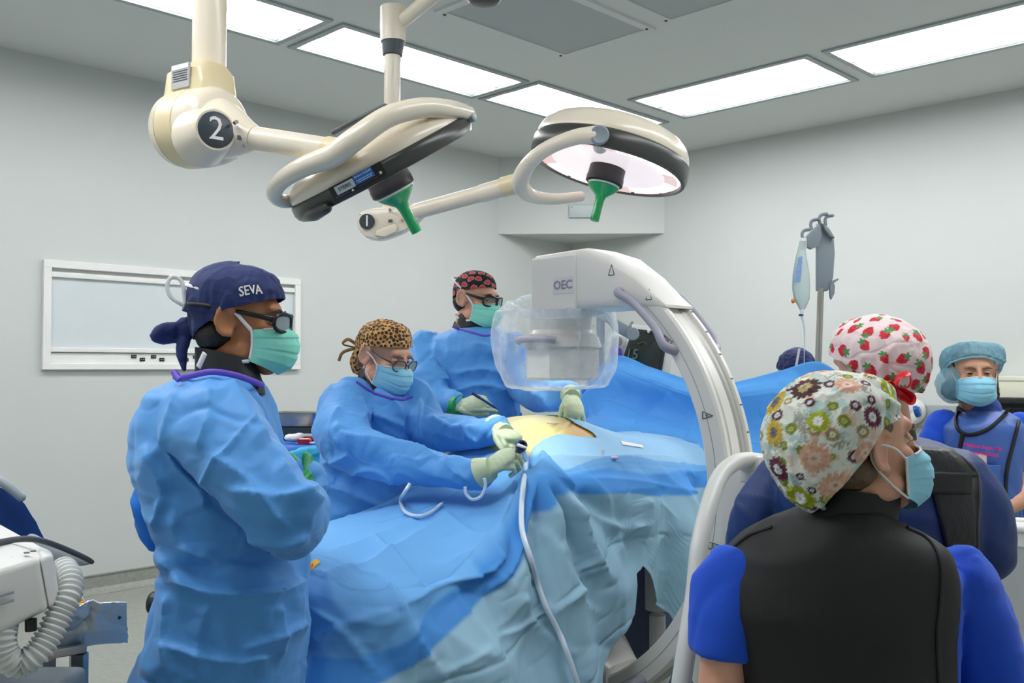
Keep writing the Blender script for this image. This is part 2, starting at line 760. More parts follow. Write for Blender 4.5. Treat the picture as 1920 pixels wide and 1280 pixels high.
MR = Matrix((-AL, CR, Vector((0, 0, 1)))).transposed()   # local x=u, y=v


def rbox(mb, u0, u1, v0, v1, z0, z1, bev=0.0):
    return mb.box(R3((u0 + u1) / 2, (v0 + v1) / 2, (z0 + z1) / 2), (u1 - u0, v1 - v0, z1 - z0), MR, bev)


T = 0.12
struct('floor', rbox(MB(), -T, RU + T, -T, RV + T, -0.1, 0), M_floor)
struct('wall_left', rbox(MB(), -T, RU + T, -T, 0, 0, HC), M_wall)
struct('wall_right', rbox(MB(), -T, 0, 0, RV, 0, HC), M_wall)
struct('wall_back', rbox(MB(), 0, RU, RV, RV + T, 0, HC), M_wall)
struct('wall_near', rbox(MB(), RU, RU + T, 0, RV, 0, HC), M_wall)
# coved skirting of the vinyl floor
for nm, pts in (('baseboard_left', [R3(0.012, 0, 0), R3(RU, 0, 0)]), ('baseboard_right', [R3(0, 0, 0), R3(0, RV, 0)])):
    n = CR if nm == 'baseboard_left' else -AL
    prof = [(0.0, 0.125), (0.008, 0.125), (0.008, 0.04), (0.02, 0.014), (0.045, 0.003), (0.045, 0.0), (0.0, 0.0)]
    m = MB().loft([[p + n * a + Vector((0, 0, b)) for a, b in prof] for p in pts])
    m.loft([[p + n * a + Vector((0, 0, b)) for a, b in ((0, .121), (.014, .121), (.014, .13), (0, .13))] for p in pts])
    struct(nm, m, M_floor)
# ceiling with recesses for the light panels: a slab above, strips below
PAN = [(4.28, 5.84, 1.30, 1.87), (2.63, 4.19, 1.30, 1.87), (1.02, 2.56, 1.32, 1.92),
       (1.03, 1.76, 2.10, 3.53), (1.03, 1.76, 3.65, 5.10), (1.03, 1.76, 5.22, 6.66),
       (5.93, 7.49, 1.30, 1.87), (4.28, 5.84, 5.60, 6.17), (2.63, 4.19, 5.60, 6.17),
       (6.76, 7.49, 2.10, 3.53), (6.76, 7.49, 3.65, 5.10)]
struct('ceiling', rbox(MB(), -T, RU + T, -T, RV + T, HC + 0.02, HC + 0.14), M_ceil)
ceil_o = bpy.data.objects['ceiling']
cu = sorted(set([0, RU] + [p[0] for p in PAN] + [p[1] for p in PAN]))
cv = sorted(set([0, RV] + [p[2] for p in PAN] + [p[3] for p in PAN]))
sk = MB()
for i in range(len(cu) - 1):
    for j in range(len(cv) - 1):
        um, vm = (cu[i] + cu[i + 1]) / 2, (cv[j] + cv[j + 1]) / 2
        if any(p[0] < um < p[1] and p[2] < vm < p[3] for p in PAN):
            continue
        a = [R3(cu[i], cv[j], HC), R3(cu[i + 1], cv[j], HC), R3(cu[i + 1], cv[j + 1], HC), R3(cu[i], cv[j + 1], HC)]
        sk.add(a, [(0, 1, 2, 3)])
struct('plaster', sk, M_ceil, ceil_o)

light_lab = ['first recessed ceiling light panel cut by the top edge beside the tall lamp column',
             'long recessed ceiling light panel behind the thin lamp column',
             'recessed ceiling light panel ending above the domed surgical lamp',
             'recessed ceiling light panel next to the corner of the two rows',
             'recessed ceiling light panel cut by the frame above the drip stand',
             'sixth recessed ceiling light panel, past the right edge of the picture', 'recessed ceiling light panel past the left edge of the picture',
             'recessed ceiling light panel overhead behind the picture, at its left', 'recessed ceiling light panel overhead behind the picture, at its right',
             'recessed ceiling light panel over the near wall, left of the camera', 'recessed ceiling light panel over the near wall, right of the camera']
for i, (u0, u1, v0, v1) in enumerate(PAN):
    lab = light_lab[i]
    e = empty('ceiling_light', R3((u0 + u1) / 2, (v0 + v1) / 2, HC - 0.012), lab, 'ceiling light', 'recessed ceiling light panels')
    w = 0.028
    fr = MB()
    rbox(fr, u0 - .012, u1 + .012, v0 - .012, v0 + w, HC - .012, HC + .018)
    rbox(fr, u0 - .012, u1 + .012, v1 - w, v1 + .012, HC - .012, HC + .018)
    rbox(fr, u0 - .012, u0 + w, v0 + w, v1 - w, HC - .012, HC + .018)
    rbox(fr, u1 - w, u1 + .012, v0 + w, v1 - w, HC - .012, HC + .018)
    obj('frame', fr, M_alu, e, False)
    # ribbed prismatic lens, ribs along the long side
    nr = 13
    long_u = (u1 - u0) > (v1 - v0)
    G = []
    for k in range(nr * 4 + 1):
        t = k / (nr * 4)
        z = HC + 0.004 + 0.006 * abs(math.sin(math.pi * nr * t))
        if long_u:
            v = v0 + w + (v1 - v0 - 2 * w) * t
            G.append([R3(u0 + w, v, z), R3(u1 - w, v, z)])
        else:
            u = u0 + w + (u1 - u0 - 2 * w) * t
            G.append([R3(u, v0 + w, z), R3(u, v1 - w, z)])
    lens = MB().grid(np.array([[tuple(q) for q in r] for r in G]), 0.003)
    # tubes glow behind the lens: brighter bands
    ob = obj('diffuser', lens, M_panel, e, True, angle=None)
    me = ob.data
    t = coords(me) + np.array(WL[e.name])
    d = t[:, :2] - np.array([CX, CY])
    s_ = (d @ np.array(CR[:2]) - v0) / (v1 - v0) if long_u else (-(d @ np.array(AL[:2])) - u0) / (u1 - u0)
    br = 0.05 + 0.95 * np.exp(-((s_ - 0.27) / 0.10) ** 2) + 0.95 * np.exp(-((s_ - 0.73) / 0.10) ** 2)
    setcol(me, np.stack([br] * 3, 1))
nt = M_panel.node_tree
at = nt.nodes.new('ShaderNodeAttribute')
at.attribute_name = 'Col'
mm = nt.nodes.new('ShaderNodeMath')
mm.operation = 'MULTIPLY'
mm.inputs[1].default_value = PANEL_STRENGTH
nt.links.new(at.outputs['Fac'], mm.inputs[0])
nt.links.new(mm.outputs[0], nt.nodes['Principled BSDF'].inputs['Emission Strength'])

# corner chase under the ceiling
q = [R3(0, 0, 2.78), R3(1.07, 0, 2.78), R3(0, 1.16, 2.78)]
struct('wall_chase', MB().prism(q, (0, 0, HC - 2.78)), M_wall)
dv = (R3(0, 1.16, 0) - R3(1.07, 0, 0)).normalized()
nv = Vector((dv.y, -dv.x, 0))
c = P(1088, 390, 8.7)
m = Matrix((dv, nv, Vector((0, 0, 1)))).transposed()
vc = R3(.535, .58, 0) + dv * .02 + nv * .012
cv_ = empty('access_plate', Vector((vc.x, vc.y, 2.93)), 'small grey access plate on the corner chase under the domed lamp', 'wall plate')
obj('plate', MB().box(Vector((vc.x, vc.y, 2.99)), (.27, .02, .12), m, .004), M_alu, cv_)
for k in (-.11, .11):
    obj('screw', MB().lathe([(.006, 0), (.006, .012)], Vector((vc.x, vc.y, 3.03)) + dv * k, nv, 10), M_dgrey, cv_)

# ceiling air panels
M_vent = mat('vent_panel', '#b4baba', 0.6, bump=0.25, bscale=700)
for (u0, u1, v0, v1, lab) in ((2.84, 3.95, 2.40, 3.13, 'wide perforated ceiling air panel in front of the thin lamp column'),
                              (2.87, 3.98, 3.24, 3.97, 'ceiling air panel cut by the top edge, farther from the lamp column')):
    e = empty('air_diffuser', R3((u0 + u1) / 2, (v0 + v1) / 2, HC - .014), lab, 'air vent', 'ceiling air panels')
    fr = MB()
    w = .05
    rbox(fr, u0, u1, v0, v0 + w, HC - .014, HC)
    rbox(fr, u0, u1, v1 - w, v1, HC - .014, HC)
    rbox(fr, u0, u0 + w, v0 + w, v1 - w, HC - .014, HC)
    rbox(fr, u1 - w, u1, v0 + w, v1 - w, HC - .014, HC)
    obj('frame', fr, M_ceil, e, False)
    obj('perforated_panel', rbox(MB(), u0 + w, u1 - w, v0 + w, v1 - w, HC - .008, HC), M_vent, e, False)
    for a in (u0 + .06, u1 - .06):
        for b in (v0 + .025, v1 - .025):
            obj('screw', MB().lathe([(.009, 0), (.009, .01)], R3(a, b, HC - .02), (0, 0, 1), 10), M_dgrey, e)
sd = empty('ceiling_speaker', R3(3.84, 2.69, HC - .1), 'dark round dome on the ceiling at the top edge', 'ceiling dome')
sd.location = P(908, 2, 3.75)
WL[sd.name] = Vector(sd.location)
zt = sd.location.z
obj('dome', MB().lathe([(.02, -.012), (.055, -.006), (.068, .006), (.07, .02), (.06, .03)], sd.location, (0, 0, 1)), M_rim, sd)
obj('stalk', MB().tube([sd.location + V(0, 0, .02), V(sd.location.x, sd.location.y, HC)], .03), M_cream, sd)

# ------------------------------------------------------------------ view box set in the side wall
vb = empty('wall_view_box', R3(4.24, 0.0, 1.5), 'white framed recessed view panel on the wall behind the surgeon in navy cap', 'view panel')
fr = MB()
for a in ((3.28, 5.2, 2.15, 2.20), (3.28, 5.2, 1.49, 1.53)):
    rbox(fr, a[0], a[1], 0, .035, a[2], a[3], .004)
for a in ((3.28, 3.33), (5.15, 5.2)):
    rbox(fr, a[0], a[1], 0, .035, 1.53, 2.15, .004)
obj('frame', fr, M_white, vb, False)
obj('upper_rail', rbox(MB(), 3.33, 5.15, 0, .028, 2.09, 2.125, .004), M_white, vb)
obj('panel', rbox(MB(), 3.33, 5.15, 0, .008, 1.63, 2.09), M_board, vb, False)
obj('lower_rail', rbox(MB(), 3.33, 5.15, 0, .03, 1.605, 1.635, .004), M_white, vb)
obj('socket_strip', rbox(MB(), 3.33, 5.15, 0, .014, 1.53, 1.60), M_white, vb, False)
for u, z in ((4.60, 1.58), (4.54, 1.56), (4.46, 1.58), (4.40, 1.56), (4.22, 1.56), (4.15, 1.58)):
    s = obj('socket', rbox(MB(), u - .018, u + .018, .014, .02, z - .012, z + .012, .002), M_black, vb)
    for du in (-.007, .007):
        obj('slot', rbox(MB(), u + du - .003, u + du + .003, .0195, .0212, z - .003, z + .003), M_alu, s, False)

# end wall: metal rail, gas regulator, cream box
struct('trim_1', rbox(MB(), 0, .03, 3.0, 5.6, 1.05, 1.22, .004), M_alu)
reg = empty('suction_regulator', R3(.03, 3.5, .85), 'white wall suction regulator with round dial beside the bouffant woman', 'regulator')
rc = R3(.12, 3.5, 1.17)
nR = -AL
obj('body', MB().lathe([(.06, -.1), (.1, -.08), (.105, .0), (.095, .05), (.07, .065)], rc, nR, 32, flat=1.0), M_white, reg)
g = obj('dial', MB().lathe([(.05, .06), (.055, .072), (.045, .076)], rc + V(0, 0, .03), nR, 32), mat('dial_face', '#d9d4e0', .3), reg)
obj('dial_mark', MB().lathe([(.02, .075), (.02, .078)], rc + V(0, 0, .035), nR, 16), M_purple, g)
obj('knob', MB().lathe([(.035, .06), (.033, .1), (.02, .105)], rc + V(0, 0, -.07) + CR * -.02, nR, 24), M_greyp, reg)
obj('outlet', MB().tube([rc + V(0, 0, -.09), rc + V(0, 0, -.2)], .022).lathe([(.04, 0), (.04, .03)], rc + V(0, 0, -.19), (0, 0, 1)).lathe([(.045, 0), (.045, .04)], rc + V(0, 0, -.27), (0, 0, 1)).tube([rc + V(0, 0, -.2), rc + V(0, 0, -.32)], .03), M_white, reg)
obj('bracket', MB().box(rc - nR * .06, (.06, .08, .1), MR, .005), M_white, reg)
bx = empty('glove_box', R3(.1, 4.3, 1.29), 'cream box on a dark shelf at the right edge behind the bouffant woman', 'box')
obj('box', rbox(MB(), .02, .2, 4.16, 4.5, 1.29, 1.43, .008), mat('cream_box', '#d8d8c4', .6), bx)
obj('lid', rbox(MB(), .015, .205, 4.155, 4.505, 1.41, 1.445, .005), mat('cream_box', '#d8d8c4', .6), bx)
sh = empty('wall_shelf', R3(.12, 4.5, 1.2), 'black wall shelf under the cream box at the right edge', 'shelf')
obj('board', rbox(MB(), .0, .24, 4.1, 5.2, 1.255, 1.29, .004), M_black, sh)
obj('apron', rbox(MB(), .0, .03, 4.1, 5.2, 1.12, 1.255), M_black, sh, False)
# ------------------------------------------------------------------ surgical lamps
def spot(parent, name, loc, direction, watts):
    l = bpy.data.lights.new(name, 'SPOT')
    l.energy = watts
    l.spot_size = math.radians(34)
    l.spot_blend = 0.6
    l.shadow_soft_size = 0.16
    l.color = (1.0, 0.97, 0.9)
    o = bpy.data.objects.new(name, l)
    COL.objects.link(o)
    o.rotation_mode = 'QUATERNION'
    o.rotation_quaternion = Vector(direction).to_track_quat('-Z', 'Y')
    o.parent = parent
    o.location = Vector(loc) - WL[parent.name]


def lamp_head(e, c, axis, R, xdir, dome_h, band, lens_in):
    """dome, dark band, lens, handle; axis points where the light goes"""
    axis = Vector(axis).normalized()
    x = Vector(xdir)
    x = (x - axis * x.dot(axis)).normalized()
    prof = [(R * .02, -dome_h)]
    for r_, h_ in ((.25, .995), (.45, .97), (.62, .92), (.76, .82), (.87, .66), (.94, .46), (.975, .26), (.99, .1)):
        prof.append((R * r_, -band - (dome_h - band) * h_))
    prof += [(R * .99, -band), (R * .985, -band + .01), (R * .9, -band + .01)]
    obj('dome', MB().lathe(prof, c, axis, 72, x), M_cream, e, angle=50)
    obj('rim_band', MB().lathe([(R * .9, -band), (R * .985, -band + .004), (R * 1.015, -band + .015), (R * 1.02, -.012), (R * 1.0, 0.004),
                                (R * .955, .006), (R * .95, -.004), (R * .94, -.01)], c, axis, 72, x), M_rim, e, angle=50)
    lens = obj('lens', MB().lathe([(R * .955, -.006), (R * .5, lens_in * .6), (R * .2, lens_in)], c, axis, 72, x),
               mat('lamp_lens', '#efe4e6', .12, coat=.5, emit=('#fff2f2', .55)), e)
    # faceted reflector wedges behind the glass
    y = axis.cross(x)
    for k in range(12):
        a0, a1 = 2 * math.pi * k / 12 + .03, 2 * math.pi * (k + 1) / 12 - .03
        w = MB()
        ring = []
        for rr, hh in ((R * .26, lens_in + .001), (R * .9, .002)):
            ring.append([c + axis * hh + (x * math.cos(a0 + (a1 - a0) * t / 5) + y * math.sin(a0 + (a1 - a0) * t / 5)) * rr for t in range(6)])
        w.grid(np.array([[tuple(q) for q in r] for r in ring]), .001)
        obj('facet', w, mat('facet_a', '#f6ecee', .15, coat=.4, emit=('#fff4f4', .6)) if k % 3 else mat('facet_b', '#e9c9c6', .15, coat=.4, emit=('#ffd9d4', .45)), lens)
    hub = obj('hub', MB().lathe([(.05, lens_in - .01), (.068, lens_in), (.07, .03), (.072, .034), (.072, .055), (.066, .06), (.04, .06)], c, axis, 40, x), M_black, e)
    obj('hub_ring', MB().lathe([(.062, .06), (.062, .066), (.05, .067)], c, axis, 40, x), M_white, hub)
    obj('sterile_handle', MB().lathe([(.058, .064), (.06, .07), (.05, .082), (.035, .095), (.021, .108), (.0175, .125), (.0165, .16), (.0175, .19), (.0165, .205), (.004, .207)],
                                    c, axis, 32, x), M_green, e)
    spot(e, 'lamp_beam', Vector(c) + axis * .24, axis, LAMP_WATTS)
    return x, y


# lamp 2: tall column, drum joint, near head seen edge-on
c2 = P(722, 325, 2.92)
ax2 = Vector((.455, .27, -.85)).normalized()
l2 = empty('surgical_lamp', V(P(392, 0, 2.9).x, 2.9, P(392, 300, 2.9).z), 'cream surgical lamp numbered 2, seen edge-on, hung from the thick column', 'surgical lamp')
col_top = V(P(392, 130, 2.9).x, 2.9, HC)
obj('column', MB().tube([V(col_top.x, 2.9, P(392, 132, 2.9).z), col_top], .051, 32), M_cream, l2)
xd2 = Vector((320, 0, 172)).normalized()
lamp_head(l2, c2, ax2, .30, xd2, .122, .05, -.012)
# joint: clamp block, drum across, taper towards the arm
jc = P(372, 240, 2.88)
ja = Vector((.80, -.58, -.06)).normalized()
blk = MB()
ringt = []
for (py, w, d_) in ((126, .055, .05), (142, .090, .075), (172, .096, .08), (205, .104, .085)):
    cc = P(375 if py > 130 else 388, py, 2.88)
    ringt.append([cc + V(w * cpow(math.cos(2 * math.pi * k / 24), .5), d_ * cpow(math.sin(2 * math.pi * k / 24), .5), 0) for k in range(24)])
rz = Matrix.Rotation(-.55, 4, 'Z')
blk.loft(ringt)
cb = P(378, 165, 2.88)
blk.v = [cb + rz @ (q - cb) for q in blk.v]
obj('clamp_block', blk, M_creamy, l2, angle=30)
nb = Vector((-.53, -.85, 0)).normalized()
xb = Vector((.85, -.53, 0)).normalized()
mbk = Matrix((xb, -nb, Vector((0, 0, 1)))).transposed()
lc = cb + nb * .082 + xb * .006 + V(0, 0, .014)
dec = obj('warning_label', MB().box(lc, (.078, .006, .072), mbk), mat('label_grey', '#b9babd', .4), l2, False)
obj('label_header', MB().box(lc + nb * .0032 + V(0, 0, .027), (.074, .002, .014), mbk), M_inkw, dec, False)
for k in range(5):
    obj('label_line', MB().box(lc + nb * .0032 + V(0, 0, .014 - k * .007), (.066 - .006 * (k % 2), .002, .0025), mbk), M_dgrey, dec, False)
obj('drum', MB().lathe([(.095, -.105), (.112, -.09), (.118, -.06), (.120, -.055)], jc, ja, 48).lathe([(.120, .035), (.118, .07), (.112, .1), (.09, .125), (.04, .135)], jc, ja, 48), M_cream, l2)
obj('drum_band', MB().lathe([(.117, -.054), (.121, -.05), (.121, .03), (.117, .034)], jc, ja, 48), M_creamy, l2)
obj('saddle', MB().tube([jc + V(0, 0, .05), P(385, 200, 2.86)], [.085, .07], 24, flat=1.0), M_cream, l2)
a0, a1 = P(440, 252, 2.80), P(632, 284, 2.62)
obj('taper', MB().tube([jc + ja * .06 + V(0, 0, .0), P(430, 248, 2.78), P(478, 260, 2.74)], [.098, .078, .036], 32, n=10), M_cream, l2)
obj('arm', MB().tube([P(470, 258, 2.75), a1], .0345, 32), M_cream, l2)
obj('arm_collar', MB().tube([P(615, 281, 2.635), P(637, 285, 2.615)], .038, 32), M_creamy, l2)
fd = (Vector((0, 0, CZ)) - jc).normalized()
fn = (Vector((.62, -.78, 0.02))).normalized()
dc = P(405, 243, 2.675)
obj('disc_boss', MB().lathe([(.085, -.12), (.072, -.05), (.064, -.012), (.058, -.002), (.05, -.002)], dc, fn, 40), M_cream, l2)
obj('number_disc', MB().lathe([(.052, -.02), (.052, 0), (.049, .002)], dc, fn, 40, flat=1.0), mat('disc_grey', '#3b454c', .35), l2)
tx = Vector((.78, .62, 0))
put('number', text_mesh('2', .095, dc + fn * .003, tx, (0, 0, 1)), M_inkw, l2, False)
for (px, py) in ((443, 229), (461, 273)):
    obj('screw', MB().lathe([(.006, -.01), (.006, .003), (.002, .003)], P(px, py, 2.69), fn, 14), M_steel, l2)
obj('arm_label', MB().box(P(449, 258, 2.706), (.013, .002, .013), Matrix((tx, -fn, V(0, 0, 1))).transposed()), M_dgrey, l2, False)
# yoke round the head
obj('yoke', MB().tube([P(877, 211, 2.86), P(839, 204, 2.74), P(786, 203, 2.66), P(725, 220, 2.60), P(664, 262, 2.58), P(624, 292, 2.60), P(567, 314, 2.64), P(528, 339, 2.72), P(514, 363, 2.80), P(530, 377, 2.88), P(572, 374, 2.95)],
                       [.022, .027, .029, .030, .032, .032, .028, .025, .023, .021, .021], 24, n=60), M_cream, l2)
obj('pivot_cap', MB().lathe([(.03, -.02), (.03, .008), (.024, .012)], P(881, 211, 2.86), (.9, -.3, .25), 24), M_greyp, l2)
obj('top_grip', MB().tube([P(626, 248, 2.78), P(655, 232, 2.76), P(722, 199, 2.74)], .008, 12, round_ends=True), M_dgrey, l2)
# maker's plate on the rim, on the side towards the camera
nv_ = Vector((0, -1, 0))
nv_ = (nv_ - ax2 * nv_.dot(ax2)).normalized()
yd2 = -ax2
tg2 = yd2.cross(nv_).normalized()
if tg2.x < 0:
    tg2 = -tg2


def rimpt(t, h, off=0.0):
    """point on the rim band: t metres along it from the plate centre, h up from its middle"""
    a = (t - .075) / .306
    d = nv_ * math.cos(a) + tg2 * math.sin(a)
    return c2 + d * (.3065 + off) - ax2 * (.026 - h) * 1.0 + ax2 * 0 + yd2 * (2 * 0), d


def plate(t, h, w, hh, off, m, nm, par):
    rows = []
    for k in range(9):
        tt_ = t - w / 2 + w * k / 8
        a, d = rimpt(tt_, 0, off)
        rows.append([a + yd2 * (h + hh / 2), a + yd2 * (h - hh / 2)])
    mb = MB().grid(np.array([[tuple(q) for q in r] for r in rows]), .0012)
    return obj(nm, mb, m, par, True, angle=30)


def rim_text(nm, txt, size, t, h, off, m, par):
    me = text_mesh(txt, size, (0, 0, 0), (1, 0, 0), (0, 1, 0), .0003)
    co = coords(me)
    out = []
    for c_ in co:
        a, d = rimpt(t + c_[0], 0, off + c_[2])
        out.append(tuple(a + yd2 * (h + c_[1])))
    setco(me, np.array(out))
    put(nm, me, m, par, False)


pl = plate(0, 0, .17, .040, .002, M_black, 'maker_plate', l2)
plate(-.036, .003, .062, .024, .0036, mat('plate_silver', '#c9cfd2', .35), 'name_field', pl)
plate(.026, .006, .058, .028, .0036, mat('plate_blue', '#1f6fbf', .35), 'model_field', pl)
rim_text('name_text', 'STERIS', .0145, -.036, .003, .0056, M_ink, pl)
rim_text('model_text', 'Amsco SQ240', .0088, .026, .013, .0056, M_inkw, pl)
plate(.026, .002, .05, .0012, .0042, M_inkw, 'model_line', pl)
plate(.026, -.003, .042, .0012, .0042, M_inkw, 'model_line', pl)
rim_text('warning_mark', '\u25b2', .010, -.02, -.0145, .0035, M_inkw, pl)
plate(.03, -.014, .06, .0015, .0035, mat('plate_red_text', '#7a4038', .5), 'warning_line', pl)
plate(-.055, -.014, .045, .0015, .0035, mat('plate_grey_text', '#6a6d70', .5), 'warning_line', pl)
obj('plate_screw', MB().lathe([(.004, 0), (.004, .003)], rimpt(.072, 0, .003)[0] - yd2 * .008, rimpt(.072, 0)[1], 12), M_creamy, pl)
obj('rim_tab', MB().tube([P(570, 405, 2.84), P(590, 400, 2.74), P(612, 390, 2.68)], [.018, .022, .016], 16, round_ends=True), M_rim, l2)

# lamp 1: domed head with visible lens
c1 = P(1139, 318, 3.62)
ax1 = Vector((-.25, -.05, -.965)).normalized()
l1 = empty('surgical_lamp', V(P(735, 0, 3.85).x, 3.85, P(700, 450, 3.8).z), 'cream domed surgical lamp numbered 1 with its lens facing down', 'surgical lamp')
lamp_head(l1, c1, ax1, .30, V(1, 0, -.27), .175, .072, -.03)
jc1 = P(708, 414, 3.75)
obj('column', MB().tube([P(733, 392, 3.85), P(735, 190, 3.85), P(736, 105, 3.85)], .033, 28), M_cream, l1)
obj('column_sleeve', MB().tube([P(736, 104, 3.85), P(737, 78, 3.85)], [.040, .047], 28), M_dgrey, l1)
obj('column_head', MB().tube([P(737, 79, 3.85), P(737, 14, 3.85)], .052, 28), M_cream, l1)
obj('ceiling_arm', MB().tube([P(748, 44, 3.85), P(815, -10, 3.7), P(900, -75, 3.55)], .028, 24), M_cream, l1)
obj('ceiling_mount', MB().tube([P(880, -60, 3.58), V(P(880, -60, 3.58).x, 3.58, HC)], .06, 24), M_cream, l1)
fn1 = Vector((.06, -.995, -.05)).normalized()
tx1 = Vector((.998, .06, 0))
hs = MB()
out = []
pp = [(668, 405), (676, 395), (695, 389), (730, 387), (790, 383), (800, 392), (795, 404), (760, 432), (725, 446), (705, 449), (682, 443), (668, 425)]
obj('joint_housing', MB().prism([P(a, b, 3.70) for a, b in pp], fn1 * -.13, .022), M_cream, l1, angle=30)
obj('joint_cover', MB().prism([P(a, b, 3.6985) for a, b in ((703, 441), (706, 432), (740, 420), (746, 424), (742, 434), (722, 444))], fn1 * .003, .001), M_cream, l1)
d1 = P(688, 415, 3.69)
obj('number_disc', MB().lathe([(.03, -.012), (.03, 0), (.028, .002)], d1, fn1, 36), mat('disc_grey', '#3b454c', .35), l1)
put('number', text_mesh('1', .062, d1 + fn1 * .003, tx1, (0, 0, 1)), M_inkw, l1, False)
for (px, py) in ((731, 393), (754, 412)):
    obj('screw', MB().lathe([(.005, -.01), (.005, .003), (.002, .003)], P(px, py, 3.69), fn1, 14), M_steel, l1)
obj('arm_label', MB().box(P(732, 414, 3.69), (.016, .002, .012)), M_dgrey, l1, False)
obj('arm', MB().tube([P(778, 397, 3.72), P(905, 362, 3.62)], .031, 28), M_cream, l1)
obj('arm_sleeve', MB().tube([P(903, 363, 3.62), P(945, 351, 3.58)], .0345, 28), M_cream, l1)
obj('arm_collar', MB().tube([P(943, 351, 3.58), P(972, 343, 3.55)], .038, 28), M_creamy, l1)
obj('yoke', MB().tube([P(1128, 252, 3.34), P(1080, 257, 3.32), P(1030, 276, 3.34), P(995, 303, 3.40), P(977, 333, 3.48), P(978, 352, 3.55), P(998, 368, 3.65), P(1040, 373, 3.75), P(1090, 368, 3.85)],
                       [.034, .028, .026, .027, .032, .032, .026, .022, .02], 24, n=60), M_cream, l1)
obj('pivot_cap', MB().lathe([(.034, -.05), (.034, .006), (.028, .01), (.024, .008)], P(1124, 253, 3.31), (.02, -1, -.1), 28), M_greyp, l1)
obj('pivot_post', MB().tube([P(1124, 253, 3.33), P(1126, 275, 3.42)], [.036, .028], 20), M_cream, l1)

# ------------------------------------------------------------------ C-arm x-ray stand
OC = Vector((.122, 3.4, 1.133))
TA = Vector((.70, .714, 0)).normalized()       # along the operating table, towards the head end
TC = Vector((TA.y, -TA.x, 0))                  # across the table, towards the camera


def S3(s, r, z):
    return Vector((OC.x, OC.y, 0)) + TA * s + TC * r + Vector((0, 0, z))


def CA(t, rad, w):
    """point on the C: angle in degrees, radius, offset along the table (negative is the near face)"""
    a = math.radians(t)
    return OC + TC * (rad * math.cos(a)) + Vector((0, 0, rad * math.sin(a))) + TA * w


ca = empty('carm_xray', S3(1.2, .9, 0) * 0 + S3(0, 1.2, 0), 'white C-shaped x-ray arm curving over the draped table', 'x-ray machine')
arc = MB()
prof = [(.793, -.07), (.793, -.055), (.778, -.05), (.778, .05), (.793, .055), (.793, .07), (.785, .076), (.72, .076), (.713, .068), (.713, -.068), (.72, -.076), (.785, -.076)]
arc.loft([[CA(t, r_, w) for r_, w in prof] for t in np.linspace(73, -92, 84)])
obj('arc', arc, M_carm, ca, angle=30)
obj('channel', MB().loft([[CA(t, r_, w) for r_, w in ((.779, -.048), (.784, -.046), (.784, -.03), (.775, -.02), (.775, .02), (.784, .03), (.784, .046), (.779, .048), (.76, 0))] for t in np.linspace(72, -88, 76)]), M_cgroove, ca, angle=30)
for w in (-.0765, .0745):
    obj('seam_line', MB().loft([[CA(t, r_, w + dw) for r_, dw in ((.749, 0), (.751, 0), (.751, .002), (.749, .002))] for t in np.linspace(60, -85, 70)]), M_greyp, ca)
# scale ticks along the far edge
for k in range(14):
    t = 62 - k * 6.2
    obj('scale_tick', MB().loft([[CA(t + dt, r_, w) for r_, w in ((.7925, .056), (.7945, .056), (.7945, .066), (.7925, .066))] for dt in (0, .35)]), M_dgrey, ca, False)
# arm top: wide body running into the detector housing
top = MB()
R_ = []
for r0, zt_, zb_, w in ((.02, .745, .575, .085), (.035, .762, .56, .105), (.24, .768, .56, .112), (.26, .768, .56, .111), (.36, .735, .56, .10), (.46, .665, .558, .088), (.53, .60, .557, .079), (.57, .565, .556, .076)):
    c_ = OC + TC * r0
    ring = []
    n_ = 28
    for k in range(n_):
        a = 2 * math.pi * k / n_
        ring.append(c_ + TA * (w * cpow(math.cos(a), .3)) + V(0, 0, (zt_ + zb_) / 2 + (zt_ - zb_) / 2 * cpow(math.sin(a), .3)))
    R_.append(ring)
top.loft(R_)
det = obj('detector_arm', top, M_carm, ca, angle=28)
pn = Matrix((TA, -TC, V(0, 0, 1))).transposed()
# the end cover with the maker's letters faces the camera side of the table axis
ec = OC + TC * -.02 - TA * .158 + V(0, 0, .665)
pe = Matrix((TC, -TA * -1, V(0, 0, 1))).transposed()
obj('end_cover', MB().box(OC + TC * .137 - TA * .085 + V(0, 0, .655), (.205, .065, .185), pe, .009), M_carm, det)
obj('letter_plate', MB().box(OC + TC * .185 - TA * .118 + V(0, 0, .645), (.088, .003, .055), pe), mat('plate_white', '#dad8d6', .4), det, False)
put('letters', text_mesh('OEC', .041, OC + TC * .185 - TA * .1202 + V(0, 0, .645), TC, (0, 0, 1), bold=.0012), mat('letter_lilac', '#8f8ba4', .5), det, False)
# neck and detector inside the bag
OD = OC + TC * .075
dn = MB().lathe([(.11, .57), (.11, .50), (.125, .485), (.125, .43)], OD, (0, 0, 1), 40)
obj('neck', dn, M_carm, ca, angle=30)
obj('detector', MB().lathe([(.09, .45), (.13, .435), (.135, .43), (.135, .335), (.128, .325), (.08, .325)], OD, (0, 0, 1), 8, x=(TA + TC * .4)).lathe([(.08, .49), (.13, .475), (.14, .44), (.08, .435)], OD, (0, 0, 1), 40), M_carm, ca, angle=25)
obj('detector_grip', MB().tube([OD - TA * .125 - TC * .09 + V(0, 0, .46), OD - TA * .155 - TC * .06 + V(0, 0, .465), OD - TA * .155 + TC * .05 + V(0, 0, .465), OD - TA * .125 + TC * .08 + V(0, 0, .46)], .012, 12, n=16), M_lilac, ca)
